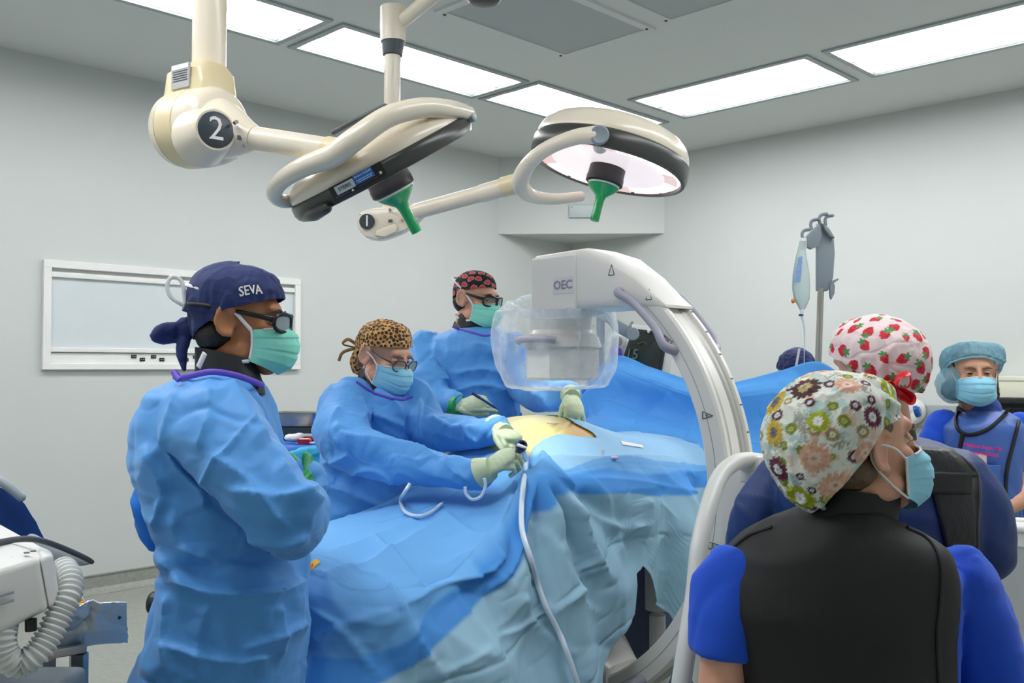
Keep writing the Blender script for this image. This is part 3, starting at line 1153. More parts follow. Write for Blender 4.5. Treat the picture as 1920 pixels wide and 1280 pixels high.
# lower tube housing
low = MB()
R_ = []
for r0, zt_, zb_, w in ((-.40, -.50, -.78, .16), (-.34, -.47, -.80, .185), (-.1, -.46, -.80, .19), (.12, -.46, -.80, .18), (.22, -.5, -.80, .15), (.34, -.6, -.77, .09)):
    c_ = OC + TC * r0
    R_.append([c_ + TA * (w * cpow(math.cos(2 * math.pi * k / 28), .4)) + V(0, 0, (zt_ + zb_) / 2 + (zt_ - zb_) / 2 * cpow(math.sin(2 * math.pi * k / 28), .4)) for k in range(28)])
low.loft(R_)
obj('tube_housing', low, M_carm, ca, angle=28)


def grip(t0, t1, rad, w, out, m=M_lilac, r=.017):
    pts = [CA(t0, rad, w), CA(t0 - 1.5, rad, w + out), CA(t0 + (t1 - t0) * .3, rad + .008, w + out), CA(t0 + (t1 - t0) * .7, rad + .008, w + out), CA(t1 + 1.5, rad, w + out), CA(t1, rad, w)]
    obj('grip', MB().tube(pts, [.016, .0145, .0125, .0125, .0145, .018], 16, n=36), m, ca)


grip(57, 35, .735, -.07, -.045)
grip(54, 33, .775, .07, .03)
grip(-52, -83, .775, -.07, -.045)
grip(-60, -80, .775, .07, .05)
# small triangle marks on the near face
for t, rot, rr in ((38, 40, .735), (17.5, -90, .752), (2.5, -80, .752), (-12, -80, .752)):
    c_ = CA(t, rr, -.0775 if t < 75 else -.13)
    tri = []
    for k, (a, b) in enumerate(((-.011, -.014), (.011, -.014), (0, .022))):
        ar = math.radians(rot)
        tri.append(c_ + TC * (a * math.cos(ar) - b * math.sin(ar)) + V(0, 0, a * math.sin(ar) + b * math.cos(ar)))
    mk = MB()
    for k in range(3):
        mk.tube([tri[k], tri[(k + 1) % 3]], .0012, 6)
    mk.lathe([(.003, 0), (.003, .001)], c_ - V(0, 0, 0), -TA, 8)
    obj('warning_mark', mk, M_dgrey, ca)
# cradle, crossarm, mobile cart
obj('cradle', MB().loft([[CA(t, r_, w) for r_, w in ((.787, -.10), (.90, -.09), (.90, .09), (.787, .10))] for t in np.linspace(6, -40, 20)]), M_carm, ca, angle=30)
obj('crossarm', MB().tube([OC + TC * .85 + V(0, 0, -.12), OC + TC * 1.25 + V(0, 0, -.12)], .09, 24), M_carm, ca)
crt = Matrix((TC, TA, V(0, 0, 1))).transposed()
obj('column', MB().box(OC + TC * 1.25 + V(0, 0, -.42), (.2, .2, .9), crt, .02), M_carm, ca)
obj('base', MB().box(OC + TC * 1.2 + V(0, 0, -.95), (.55, .3, .16), crt, .03), M_carm, ca)
for a in (.98, 1.42):
    for b in (-.13, .13):
        w = OC + TC * a + TA * b
        obj('wheel', MB().lathe([(.02, -.02), (.05, -.018), (.06, 0), (.05, .018), (.02, .02)], V(w.x, w.y, .06), TA, 24), M_dgrey, ca)
obj('cradle_clamp', MB().box(P(1412, 868, 2.70), (.06, .05, .045), crt, .008).box(P(1402, 888, 2.71), (.035, .03, .05), crt, .006), M_carm, ca)
obj('pipe_handle', MB().tube([P(1425, 864, 2.70), P(1400, 862, 2.68), P(1375, 869, 2.64), P(1350, 893, 2.58), P(1330, 945, 2.5), P(1312, 1020, 2.43), P(1303, 1110, 2.38), P(1288, 1210, 2.33), P(1272, 1320, 2.3), P(1262, 1420, 2.3)],
                              [.022, .022, .0225, .023, .023, .023, .0235, .024, .024, .024], 20, n=60), mat('pipe_grey', '#d2d3ce', .35), ca)

# plastic bag over the detector
rs = np.random.RandomState(5)
nth, nz = 160, 70
G = np.zeros((nz, nth + 1, 3))
keys = [(0.0, .128, .585), (.05, .155, .60), (.12, .185, .59), (.28, .212, .54), (.5, .215, .46), (.7, .205, .38), (.86, .185, .325), (.94, .155, .302), (1.0, .02, .296)]
kk = catmull(keys, nz)
for i in range(nz):
    _, r_, z_ = kk[i]
    for j in range(nth + 1):
        a = 2 * math.pi * (j % nth) / nth
        lob = 1 + .06 * math.sin(3 * a + 1.0) + .03 * math.sin(7 * a + 2 + 3 * z_ * 6)
        G[i, j] = OC + TC * .055 + TA * (r_ * lob * math.cos(a)) + TC * (r_ * lob * math.sin(a)) + V(0, 0, z_ + (.045 * math.sin(a * 1 + 2.2) if z_ > .57 else 0))
fl = G.reshape(-1, 3)
cen = np.array(OC + TC * .055 + V(0, 0, .45))
dirn = fl - cen
dirn /= np.linalg.norm(dirn, axis=1, keepdims=True)
dd = crumple(fl, .008, 9, 31, (0, 0, 1, 2.4), 3) + ridges(fl, (0, 0, 1), 18, 9, .006, 6)
fl = fl + dirn * dd[:, None]
G = fl.reshape(nz, nth + 1, 3)
G[:, -1] = G[:, 0]
M_bag = bpy.data.materials.new('poly_bag')
M_bag.use_nodes = True
nt = M_bag.node_tree
b = nt.nodes['Principled BSDF']
b.inputs['Base Color'].default_value = (.9, .95, 1, 1)
b.inputs['Roughness'].default_value = .18
b.inputs['Specular IOR Level'].default_value = .8
tr = nt.nodes.new('ShaderNodeBsdfTransparent')
tl = nt.nodes.new('ShaderNodeBsdfTranslucent')
tl.inputs[0].default_value = (.9, .95, 1, 1)
mx1 = nt.nodes.new('ShaderNodeMixShader')
mx1.inputs[0].default_value = .5
nt.links.new(b.outputs[0], mx1.inputs[1])
nt.links.new(tl.outputs[0], mx1.inputs[2])
lw = nt.nodes.new('ShaderNodeLayerWeight')
lw.inputs[0].default_value = .35
tcn = nt.nodes.new('ShaderNodeTexCoord')
nz_ = nt.nodes.new('ShaderNodeTexNoise')
nz_.inputs['Scale'].default_value = 9
nz_.inputs['Detail'].default_value = 4
nz_.inputs['Distortion'].default_value = 1.5
nt.links.new(tcn.outputs['Object'], nz_.inputs['Vector'])
ma = nt.nodes.new('ShaderNodeMath')
ma.operation = 'MULTIPLY_ADD'
ma.inputs[1].default_value = .55
nt.links.new(lw.outputs['Facing'], ma.inputs[0])
mrr = nt.nodes.new('ShaderNodeMapRange')
mrr.inputs[1].default_value = .45
mrr.inputs[2].default_value = .75
mrr.inputs[3].default_value = .04
mrr.inputs[4].default_value = .24
nt.links.new(nz_.outputs['Fac'], mrr.inputs[0])
nt.links.new(mrr.outputs[0], ma.inputs[2])
mx2 = nt.nodes.new('ShaderNodeMixShader')
nt.links.new(ma.outputs[0], mx2.inputs[0])
nt.links.new(tr.outputs[0], mx2.inputs[1])
nt.links.new(mx1.outputs[0], mx2.inputs[2])
nt.links.new(mx2.outputs[0], nt.nodes['Material Output'].inputs[0])
bag = obj('equipment_bag', MB().grid(G), M_bag, None, True, angle=None)
tag(bag, 'clear crinkled plastic bag wrapped around the x-ray detector', 'plastic bag')

# ------------------------------------------------------------------ operating table, patient, drapes
tb = empty('operating_table', S3(.45, 0, 0), 'operating table standing under the blue drapes', 'operating table')
obj('top', MB().box(S3(-.15, 0, .845), (1.95, .46, .05), Matrix((TA, TC, V(0, 0, 1))).transposed(), .015), M_dgrey, tb)
obj('pad', MB().box(S3(-.15, 0, .89), (1.93, .46, .045), Matrix((TA, TC, V(0, 0, 1))).transposed(), .02), mat('pad_black', '#22262c', .5), tb)
obj('column', MB().box(S3(.6, 0, .47), (.28, .26, .72), Matrix((TA, TC, V(0, 0, 1))).transposed(), .03), mat('table_grey', '#5c6680', .4), tb)
obj('base', MB().box(S3(.55, 0, .08), (.7, .5, .14), Matrix((TA, TC, V(0, 0, 1))).transposed(), .03), mat('table_blue', '#27407c', .4), tb)
obj('side_post', MB().tube([S3(.36, .22, .9), S3(.36, .22, .62)], .045, 20).tube([S3(.36, .22, .6), S3(.36, .22, .42)], .03, 20).ell(S3(.36, .22, .4), .05, .05, .07), M_white, tb)

ZK = [(-1.2, .985), (-.9, 1.02), (-.6, 1.055), (-.42, 1.10), (-.30, 1.18), (-.16, 1.30), (-.05, 1.335), (.10, 1.33), (.25, 1.285), (.45, 1.24), (.8, 1.24), (1.0, 1.24)]


def top_z(s, r):
    s = np.asarray(s, float)
    z = np.interp(s, [k[0] for k in ZK], [k[1] for k in ZK])
    z2 = (np.interp(s - .05, [k[0] for k in ZK], [k[1] for k in ZK]) + np.interp(s + .05, [k[0] for k in ZK], [k[1] for k in ZK])) / 2
    amp = .085 + .05 * np.exp(-(s / .35) ** 2)
    rr = np.abs(np.asarray(r, float) + .06) / .36
    return (z + z2) / 2 - amp * rr ** 2.1


pa = empty('person', S3(-.1, 0, .913), 'patient lying prone under drapes, only the iodine-stained back showing', 'person')
bodyp = MB()
rg = []
for s in np.linspace(-.42, .55, 30):
    e = max(.0, 1 - ((s - .06) / .52) ** 2) ** .25
    ring = []
    for k in range(25):
        r = (-1 + 2 * k / 24) * .29 * (.5 + .5 * e)
        ring.append(S3(s, r - .02, max(.95, float(top_z(s, r - .02)) - .003)))
    ring += [S3(s, .2 * (.5 + .5 * e), 0.914), S3(s, -.2 * (.5 + .5 * e), 0.914)]
    rg.append(ring)
bodyp.loft(rg)
bodyp.tube([S3(-.3, .09, .985), S3(-.7, .1, .965), S3(-1.02, .1, .945)], [.06, .045, .03], 16)
bodyp.tube([S3(-.3, -.09, .985), S3(-.7, -.1, .965), S3(-1.02, -.1, .945)], [.06, .045, .03], 16)
bodyp.ell(S3(.66, 0, 1.1), .09, .075, .08)
bodyp.tube([S3(.5, 0, 1.09), S3(.64, 0, 1.09)], .055, 16)
me = remesh(bodyp, .008, 2)
co = coords(me)
Nn = normals(me)
wr = -np.abs(vnoise(co * 24 + 3, 4)) * .0  # creases of the skin
sl = (co - np.array(OC)) @ np.array(TA)
rl = (co - np.array(OC)) @ np.array(TC)
cre = -.006 * np.exp(-((np.sin(rl * 30 + sl * 9) + .2 * vnoise(co * 20, 8)) / .12) ** 2) * (sl + rl > -.02)
setco(me, co + Nn * cre[:, None])
st = vnoise(co * 9, 12) * .5 + .5
t_ = np.clip((sl + rl - .02) / .12 + (st - .5) * .5, 0, 1)[:, None]
c0, c1_ = np.array(lin('#ecdf9a')[:3]), np.array(lin('#b98a2c')[:3])
setcol(me, c0 * (1 - t_) + c1_ * t_)
put('body', me, mat('iodine_skin', '#e0c878', .4, attr='Col', bump=.05, bscale=120), pa, True, 'iodine-stained bare back', angle=None)

# the big sheet: spine of the table -> edge -> hanging skirt
S0, S1, RW = -1.13, .72, .34
per = []                                          # outline of the table edge, starting at the far head corner
nb_ = 440


def outline(w):
    """rounded rectangle, w in 0..1 from far head end, round the foot end, to the near head end"""
    L1 = S1 - S0 - .18
    arcl = math.pi * .18 / 2
    L2 = 2 * RW - .36
    tot = 2 * L1 + 2 * arcl + L2
    x = w * tot
    if x < L1:
        return S1 - x, -RW, 0, -1
    x -= L1
    if x < arcl:
        a = x / .18
        return S0 + .18 - .18 * math.sin(a), -RW + .18 - .18 * math.cos(a), -math.sin(a), -math.cos(a)
    x -= arcl
    if x < L2:
        return S0, -RW + .18 + x, -1, 0
    x -= L2
    if x < arcl:
        a = x / .18
        return S0 + .18 - .18 * math.cos(a), RW - .18 + .18 * math.sin(a), -math.cos(a), math.sin(a)
    x -= arcl
    return S0 + .18 + x, RW, 0, 1


NT, NH = 90, 150
GS = np.zeros((nb_, NT + NH, 3))
TT = np.zeros((nb_, NT + NH))
SS = np.zeros((nb_, NT + NH))
NN = np.zeros((nb_, NT + NH, 3))
hem_keys = [(-1.2, .20), (-.9, .24), (-.6, .34), (-.35, .48), (-.16, .66), (-.10, .70), (-.075, .72), (-.04, .84), (.0, .86), (.05, .80), (.09, .72), (.13, .69), (.14, .69), (.18, .52), (.23, .48), (.27, .58), (.36, .56), (.8, .45)]
for i in range(nb_):
    s_e, r_e, ns, nr_ = outline(i / (nb_ - 1))
    if r_e < 0:
        r_e *= .86
    s_c = min(max(s_e, -.75), .60)
    for k in range(NT):
        t = (k / NT) ** .85
        s = s_c + (s_e - s_c) * t
        r = r_e * t
        GS[i, k] = S3(s, r, float(top_z(s, r)))
        TT[i, k] = t
        SS[i, k] = s
        NN[i, k] = (0, 0, 1)
    ze = float(top_z(s_e, r_e))
    near = max(0, nr_)
    foot = max(0, -ns)
    zb = np.interp(s_e, [q[0] for q in hem_keys], [q[1] for q in hem_keys]) if near > .3 else .45
    if near <= .3:
        zb = .78 if (r_e < 0 and abs(s_e) < .42) else .36
    for k in range(NH):
        h = (k + 1) / NH
        z = ze - (ze - zb) * h
        drop = ze - z
        flare = .05 * (1 - math.exp(-drop / .05)) + drop * (.10 + .20 * near * max(0, min(1, (-.1 - s_e) / .5))) * (1 if near > .3 else .45 if foot > .3 else .0)
        if near <= .3 and foot <= .3:
            flare = .01
        GS[i, NT + k] = S3(s_e + ns * flare, r_e + nr_ * flare, z)
        TT[i, NT + k] = 1 + drop
        SS[i, NT + k] = s_e
        NN[i, NT + k] = TA * ns + TC * nr_
# folds: gathered at the bunch held by the hands, pleats on the skirt, packing creases, crumple
B = np.array(S3(-.37, .27, 1.19))
fl = GS.reshape(-1, 3)
tt = TT.ravel()
ss = SS.ravel()
# the edge is drawn up and in where the hands gather it
tent = np.exp(-np.abs((ss + .37) / .15) ** 1.5) * np.where(tt < 1, np.clip((tt - .45) / .55, 0, 1) ** 1.6, np.exp(-(tt - 1) / .22)) * np.clip(NN.reshape(-1, 3) @ np.array(TC) + (tt < 1) * 1.0, 0, 1) * ((fl - np.array(OC)) @ np.array(TC) > 0)
fl = fl + tent[:, None] * (np.array(TC) * -.09 + np.array((0, 0, .17)))
nn = NN.reshape(-1, 3)
rel = fl - B
a_ = rel @ np.array(TA)
z_ = rel[:, 2]
ang = np.arctan2(a_, -z_ + .02)
dist = np.sqrt(a_ ** 2 + z_ ** 2)
hang = np.clip((tt - 1.0) / .06, 0, 1)
is_near = np.clip(nn @ np.array(TC), 0, 1)
fold = .04 * np.cos(ang * 9 + .6 + 1.5 * np.sin(ang * 2)) * np.clip(dist / .12, 0, 1) * np.exp(-dist / .75) * hang * is_near
fold += .03 * np.exp(-((ang - .08) / .09) ** 2) * np.clip(dist / .1, 0, 1) * np.exp(-dist / .9) * hang * is_near
# drawn-in triangle near the bunch
fold += .05 * np.exp(-(a_ / .10) ** 2) * np.exp(-(dist / .18) ** 2) * is_near
# big diagonal swags over the foot end
dg_ = (fl - B) @ np.array(TA) * .75 + (fl[:, 2] - B[2]) * .85
fold += .022 * np.sin(dg_ * 17 + 1.0 + vnoise(fl * 2.2, 3)) * np.clip((-.35 - ss) / .3, 0, 1) * np.clip((tt - .7) / .5, 0, 1)
# pleats to the head side
fold += .028 * np.sin(ss * 26 + 3 * (tt - 1) + .4) * np.clip((ss - .0) / .15, 0, 1) * hang
# deep fold: a column of cloth hanging straight
fold += .075 * np.exp(-((ss - .2) / .05) ** 2) * np.clip((tt - 1.05) / .25, 0, 1) * is_near
far = np.clip(-(nn @ np.array(TC)), 0, 1)
crm = crumple(fl, .017, 4.2, 5, None, 4, .45)
crm2 = ridges(fl, tuple(TA * .6 + V(0, 0, .8)), 5, 22, .008, 3)
damp = np.clip((tt - .45) / .5, .25, 1) * (1 - .96 * np.exp(-((ss - .0) / .32) ** 4) * (tt < 1))
# packing creases: a grid on the cloth itself
per_u = ss * 1.0
cg = -.006 * (np.exp(-((((ss + .03) % .26) - .13) / .006) ** 2) + np.exp(-((((tt + .05) % .23) - .115) / .006) ** 2))
dsp = fold + (crm + crm2) * damp + cg * np.clip((tt - .8) / .2, 0, 1)
dsp *= (1 - .8 * far)
DR_LINES = [
    ([(991, 857), (967, 914), (946, 983), (922, 1044), (897, 1072), (840, 1095)], .022, 26, 6), ([(983, 877), (973, 983), (950, 1045), (905, 1120)], .014, 16, 5),
    ([(999, 861), (1048, 906), (1088, 1007), (1137, 1093)], .024, 28, 6), ([(995, 857), (1052, 910), (1149, 983), (1214, 979)], .02, 24, 6),
    ([(1003, 857), (1109, 865), (1231, 861), (1320, 877)], .014, 18, 5), ([(1048, 894), (1174, 898), (1320, 926)], .012, 18, 5),
    ([(581, 1137), (633, 1170), (666, 1211), (719, 1280)], .012, 20, 4), ([(743, 1133), (857, 1085), (893, 1072)], .014, 20, 4), ([(857, 1093), (889, 1154), (950, 1259)], .010, 18, 4),
    ([(979, 971), (1019, 1007), (1064, 1097), (1129, 1154)], .014, 20, 4), ([(962, 1105), (1003, 1162), (1068, 1231)], .010, 18, 4), ([(914, 1198), (1003, 1158), (1064, 1097), (1109, 1040)], .010, 18, 4),
    ([(832, 1263), (914, 1202)], .008, 14, 4), ([(715, 1089), (763, 1150), (800, 1219), (849, 1290)], .012, 18, 4), ([(824, 955), (889, 1007), (926, 1040)], .010, 18, 4),
    ([(600, 1100), (690, 1060), (790, 1000), (850, 960)], .012, 22, 5), ([(570, 1210), (640, 1170), (743, 1133)], .012, 22, 5), ([(690, 1000), (760, 1060), (800, 1100)], .008, 16, 4), ([(800, 880), (880, 870), (940, 850)], .008, 14, 4),
    ([(1198, 930), (1206, 971), (1190, 1137)], .012, 14, 9), ([(1222, 930), (1251, 975), (1214, 1072), (1214, 1215)], .012, 14, 9), ([(610, 1040), (700, 1010), (800, 960)], .008, 20, 5),
    ([(1090, 880), (1140, 950), (1180, 1060)], .014, 20, 5), ([(1230, 870), (1270, 930), (1300, 1000)], .012, 18, 5)]
fn_ = gridnormals(fl.reshape(GS.shape)).reshape(-1, 3)
vw_ = np.array((0, 0, CZ)) - fl
fn_ = fn_ * np.sign((fn_ * vw_).sum(1))[:, None]
dsp = dsp + creases(fl, fn_, DR_LINES, 1.45) * (far < .5)
fl2 = fl + nn * dsp[:, None]
GS2 = fl2.reshape(GS.shape)
# colours: the lighter absorbent border below the edge, lighter edge round the opening
thr = np.interp(ss, [-1.2, -.98, -.89, -.74, -.63, -.53, -.45, -.39, -.30, -.166, .11, .42, .8], [1.24, 1.176, 1.13, 1.094, 1.057, 1.043, 1.026, 1.054, 1.03, 1.057, 1.092, 1.058, 1.05])
lf = np.clip((tt - thr) / .008 + .5, 0, 1) * (is_near > .5)
bf = np.clip((tt - thr + .07) / .008 + .5, 0, 1) * (is_near > .5)
of = np.clip((ss + .24) / .02, 0, 1) * np.clip((.93 - tt) / .01, 0, 1)
cA, cB, cC, cD = (np.array(lin(h)[:3]) for h in ('#6cabe4', '#9cc4d8', '#4a94de', '#98c6e8'))
col = np.tile(cA, (len(fl), 1))
for fac, cc_ in ((of, cD), (bf, cC), (lf, cB)):
    col = col * (1 - fac[:, None]) + cc_ * fac[:, None]
np_dbg = None
# the sheet without the opening over the back
hole = [(-.25, -.33), (.09, -.33), (.10, -.05), (.03, .11), (.034, .137), (.042, .18), (.03, .212), (-.049, .193), (-.108, .149), (-.157, .134), (-.198, .124), (-.235, .135), (-.25, .09)]
hs_ = np.array(hole)


def inside(x, y):
    c_ = np.zeros(len(x), bool)
    j = len(hs_) - 1
    for i in range(len(hs_)):
        xi, yi = hs_[i]
        xj, yj = hs_[j]
        cnd = ((yi > y) != (yj > y)) & (x < (xj - xi) * (y - yi) / (yj - yi + 1e-12) + xi)
        c_ ^= cnd
        j = i
    return c_


nb1, nr1 = GS.shape[:2]
fs = (fl - np.array(OC)) @ np.array(TA)
fr_ = (fl - np.array(OC)) @ np.array(TC)
inh = inside(fs, fr_) & (tt < 1)
idx = np.arange(nb1 * nr1).reshape(nb1, nr1)
qa, qb, qc, qd = idx[:-1, :-1].ravel(), idx[1:, :-1].ravel(), idx[1:, 1:].ravel(), idx[:-1, 1:].ravel()
cnt = inh[qa].astype(int) + inh[qb] + inh[qc] + inh[qd]
faces = np.stack([qa, qb, qc, qd], 1)[cnt < 4]
mv = np.unique(faces[inh[faces]])
for i in mv:
    best = None
    p_ = np.array((fs[i], fr_[i]))
    for k in range(len(hs_)):
        a, b = hs_[k], hs_[(k + 1) % len(hs_)]
        t = np.clip(((p_ - a) @ (b - a)) / ((b - a) @ (b - a)), 0, 1)
        c_ = a + (b - a) * t
        dd_ = ((p_ - c_) ** 2).sum()
        if best is None or dd_ < best[0]:
            best = (dd_, c_)
    fl2[i] = np.array(S3(best[1][0], best[1][1], float(top_z(best[1][0], best[1][1])) + .002))
me = bpy.data.meshes.new('surgical_drape')
me.from_pydata(fl2.tolist(), [], faces.tolist())
setcol(me, col)
bm = bmesh.new()
bm.from_mesh(me)
bmesh.ops.delete(bm, geom=[q for q in bm.verts if not q.link_faces], context='VERTS')
bm.to_mesh(me)
bm.free()
dr = put('surgical_drape', me, M_drape, None, True, angle=None)
tag(dr, 'large blue surgical sheet with pale border draped over the patient and table', 'drape')
sol = dr.modifiers.new('thickness', 'SOLIDIFY')
sol.thickness = .0012
# stickers and tabs lying on the sheet


def patch(name, pts, d, m, par=None, label=None, off=.004):
    return obj(name, MB().prism([P(a, b, q) for (a, b), q in zip(pts, d)], V(0, -.2, 1) * .0015), m, par, False, label)



# anaesthesia screen sheet
topc = [P(1085, 735, 4.30), P(1150, 668, 4.28), P(1220, 688, 4.13), P(1300, 714, 3.98), P(1345, 722, 3.9), P(1400, 711, 3.82), P(1465, 694, 3.74), P(1535, 678, 3.66), P(1600, 720, 3.62)]
botc = [P(1070, 812, 3.92), P(1120, 822, 3.86), P(1190, 845, 3.78), P(1260, 880, 3.68), P(1330, 910, 3.45), P(1400, 950, 3.38), P(1470, 1000, 3.32), P(1540, 1080, 3.28), P(1600, 1120, 3.25)]
nu, nv2 = 220, 110
tc_, bc_ = np.array(catmull(topc, nu)), np.array(catmull(botc, nu))
GSc = np.zeros((nu, nv2, 3))
for k in range(nv2):
    t = k / (nv2 - 1)
    GSc[:, k] = tc_ * (1 - t) + bc_ * t
    GSc[:, k, 1] += .10 * math.sin(math.pi * t) * 1.0
    GSc[:, k, 2] -= .03 * math.sin(math.pi * t)
fl = GSc.reshape(-1, 3)
Ns = gridnormals(GSc).reshape(-1, 3)
uu = np.repeat(np.linspace(0, 1, nu), nv2)
vv = np.tile(np.linspace(0, 1, nv2), nu)
dsp = .035 * np.sin(11 * vv + 3.5 * np.cos(3 * (uu - .5)) + .5) * np.clip(vv / .12, 0, 1) * (1 - vv * .6) + crumple(fl, .014, 5, 41, None, 4, .45)
dsp += -.004 * (np.exp(-((((uu + .03) % .18) - .09) / .004) ** 2) + np.exp(-((vv % .3 - .15) / .006) ** 2))
fl = fl + Ns * (dsp * np.clip(vv * 14, .25, 1))[:, None]
me = bpy.data.meshes.new('screen_drape')
mb_ = MB().grid(fl.reshape(nu, nv2, 3))
me.from_pydata([tuple(q) for q in mb_.v], [], mb_.f)
setcol(me, np.tile(np.array(lin('#5ba6ec')[:3]), (len(fl), 1)))
sd_ = put('screen_drape', me, M_drape, None, True, angle=None)
tag(sd_, 'blue sheet strung up as a screen behind the curved x-ray arm', 'drape')
sol = sd_.modifiers.new('thickness', 'SOLIDIFY')
sol.thickness = .0012
from mathutils.bvhtree import BVHTree


def tree_of(o):
    me = o.data
    off = WL[o.name]
    return BVHTree.FromPolygons([q.co + off for q in me.vertices], [tuple(p.vertices) for p in me.polygons])


def hit(tree, px, py, lift=.004, dflt=None):
    o = Vector((0, 0, CZ))
    d = (P(px, py, 1.0) - o).normalized()
    loc, nor, i, dist = tree.ray_cast(o, d)
    if loc is None:
        return (P(px, py, dflt or 3.0), Vector((0, -1, 0)))
    if nor.dot(d) > 0:
        nor = -nor
    return loc + nor * lift, nor


# ------------------------------------------------------------------ people
class Head:
    """frame of a head: origin between the ears, y forward, x to the person's right, z up"""

    def __init__(s, px, py, d, fwd, pitch=0.0, roll=0.0, scale=1.0):
        s.c = P(px, py, d)
        f = Vector(fwd)
        f.z = 0
        f.normalize()
        x = f.cross(Vector((0, 0, 1))).normalized()
        M = Matrix((x, f, Vector((0, 0, 1)))).transposed()
        M = M @ Matrix.Rotation(math.radians(pitch), 3, 'X') @ Matrix.Rotation(math.radians(roll), 3, 'Y')
        s.R = M
        s.s = scale
        s.M4 = Matrix.Translation(s.c) @ M.to_4x4() @ Matrix.Scale(scale, 4)

    def __call__(s, x, y, z):
        return s.M4 @ Vector((x, y, z))

    def arr(s, G):
        G = np.asarray(G, float)
        return (G.reshape(-1, 3) * s.s @ np.array(s.R).T + np.array(s.c)).reshape(G.shape)

    def inv(s, co):
        return (np.asarray(co) - np.array(s.c)) @ np.array(s.R) / s.s


def head_shells():
    m = MB()
    m.ell((0, -.014, .036), .076, .096, .092, seg=28, rings=18)
    m.ell((0, .030, -.028), .060, .066, .082, seg=24, rings=14)
    m.ell((0, .066, -.098), .030, .026, .022)
    m.ell((0, .074, -.060), .034, .026, .034)
    m.ell((0, .074, .036), .050, .018, .020)
    for s in (-1, 1):
        m.ell((s * .040, .056, -.022), .024, .024, .026)
        m.ell((s * .052, .012, -.068), .018, .04, .026)
        # ear: outer rim, lobe and hollow plate
        m.ell((s * .078, -.012, .0), .007, .019, .032, Matrix.Rotation(s * .35, 3, 'Z') @ Matrix.Rotation(.12, 3, 'X'))
        pts = []
        for k in range(13):
            a = math.radians(-110 + k * 24)
            pts.append((s * (.082 + .004 * math.cos(a)), -.016 - .017 * math.cos(a + math.pi) * -1 * 1.0 - .004, .004 + .027 * math.sin(a)))
        pts = [(s * (.084 + .009 * max(0, -math.cos(math.radians(t)))), -.014 + .021 * math.cos(math.radians(t)), .003 + .034 * math.sin(math.radians(t))) for t in range(30, 300, 22)]
        m.tube(pts, .0062, 10)
        m.ell((s * .080, -.006, -.030), .006, .009, .010)
    m.tube([(0, .090, .026), (0, .103, .004), (0, .114, -.022), (0, .108, -.034)], [.009, .010, .0135, .012], 14, round_ends=True)
    m.ell((-.011, .098, -.032), .009, .012, .008)
    m.ell((.011, .098, -.032), .009, .012, .008)
    return m


def body_mesh(H, pieces, voxel=.0055):
    m = MB()
    hs_m = head_shells().xf(H.M4)
    m.add(hs_m.v, hs_m.f)
    m.tube([H(0, -.02, -.045), H(0, -.035, -.11)] + pieces['neck'], [.054 * H.s, .053 * H.s] + [.058, .075][:len(pieces['neck'])], 20)
    for pts, rr in pieces['limbs']:
        m.tube(pts, rr, 18, round_ends=True)
    for rows in pieces.get('rows', []):
        m.rows(rows)
    me = remesh(m, voxel, 5)
    co = coords(me)
    L = H.inv(co)
    N = normals(me)
    d = np.zeros(len(co))
    for s in (-1, 1):
        q = (L - np.array((s * .031, .094, .008))) / np.array((.017, .02, .011))
        d -= .0045 * np.exp(-(q ** 2).sum(1))
        q = (L - np.array((s * .090, -.008, .0))) / np.array((.012, .010, .016))
        d -= .005 * np.exp(-(q ** 2).sum(1))
    setco(me, co + N * d[:, None])
    return me


def eyes(H, body, brow_mat, look=(0, 0)):
    for s in (-1, 1):
        c = H(s * .031, .0745, .008)
        e = obj('eye', MB().ell(c, .0112, .0112, .0112, seg=16, rings=10), M_eye, body)
        f = (H(s * .031 + look[0], .12, .008 + look[1]) - c).normalized()
        obj('iris', MB().lathe([(.0062, .0092), (.0058, .0108), (.001, .0116)], c, f, 16), M_iris, e)
        for a0, a1 in ((15, 125), (-17, -125)):
            g = []
            for i in range(13):
                be = math.radians(-88 + 176 * i / 12)
                row = []
                for j in range(9):
                    al = math.radians(a0 * math.cos(be) + (a1 - a0 * math.cos(be)) * j / 8)
                    v = Vector((math.sin(be), math.cos(be) * math.cos(al), math.cos(be) * math.sin(al))) * .0124
                    row.append(tuple(c + H.R @ v))
                g.append(row)
            obj('eyelid', MB().grid(np.array(g), .0008), body.data.materials[0], body, True, angle=None)
        lash = []
        for i in range(9):
            be = math.radians(-75 + 150 * i / 8)
            al = math.radians(16 * math.cos(be))
            lash.append(c + H.R @ (Vector((math.sin(be), math.cos(be) * math.cos(al), math.cos(be) * math.sin(al))) * .0131))
        obj('eyelash', MB().tube(lash, .0010, 6), M_hair_k, body)
        obj('eyebrow', MB().tube([H(s * .012, .0985, .027), H(s * .03, .0965, .0325), H(s * .05, .082, .028)], [.0035, .004, .0015], 8, n=10, flat=.5), brow_mat, body)


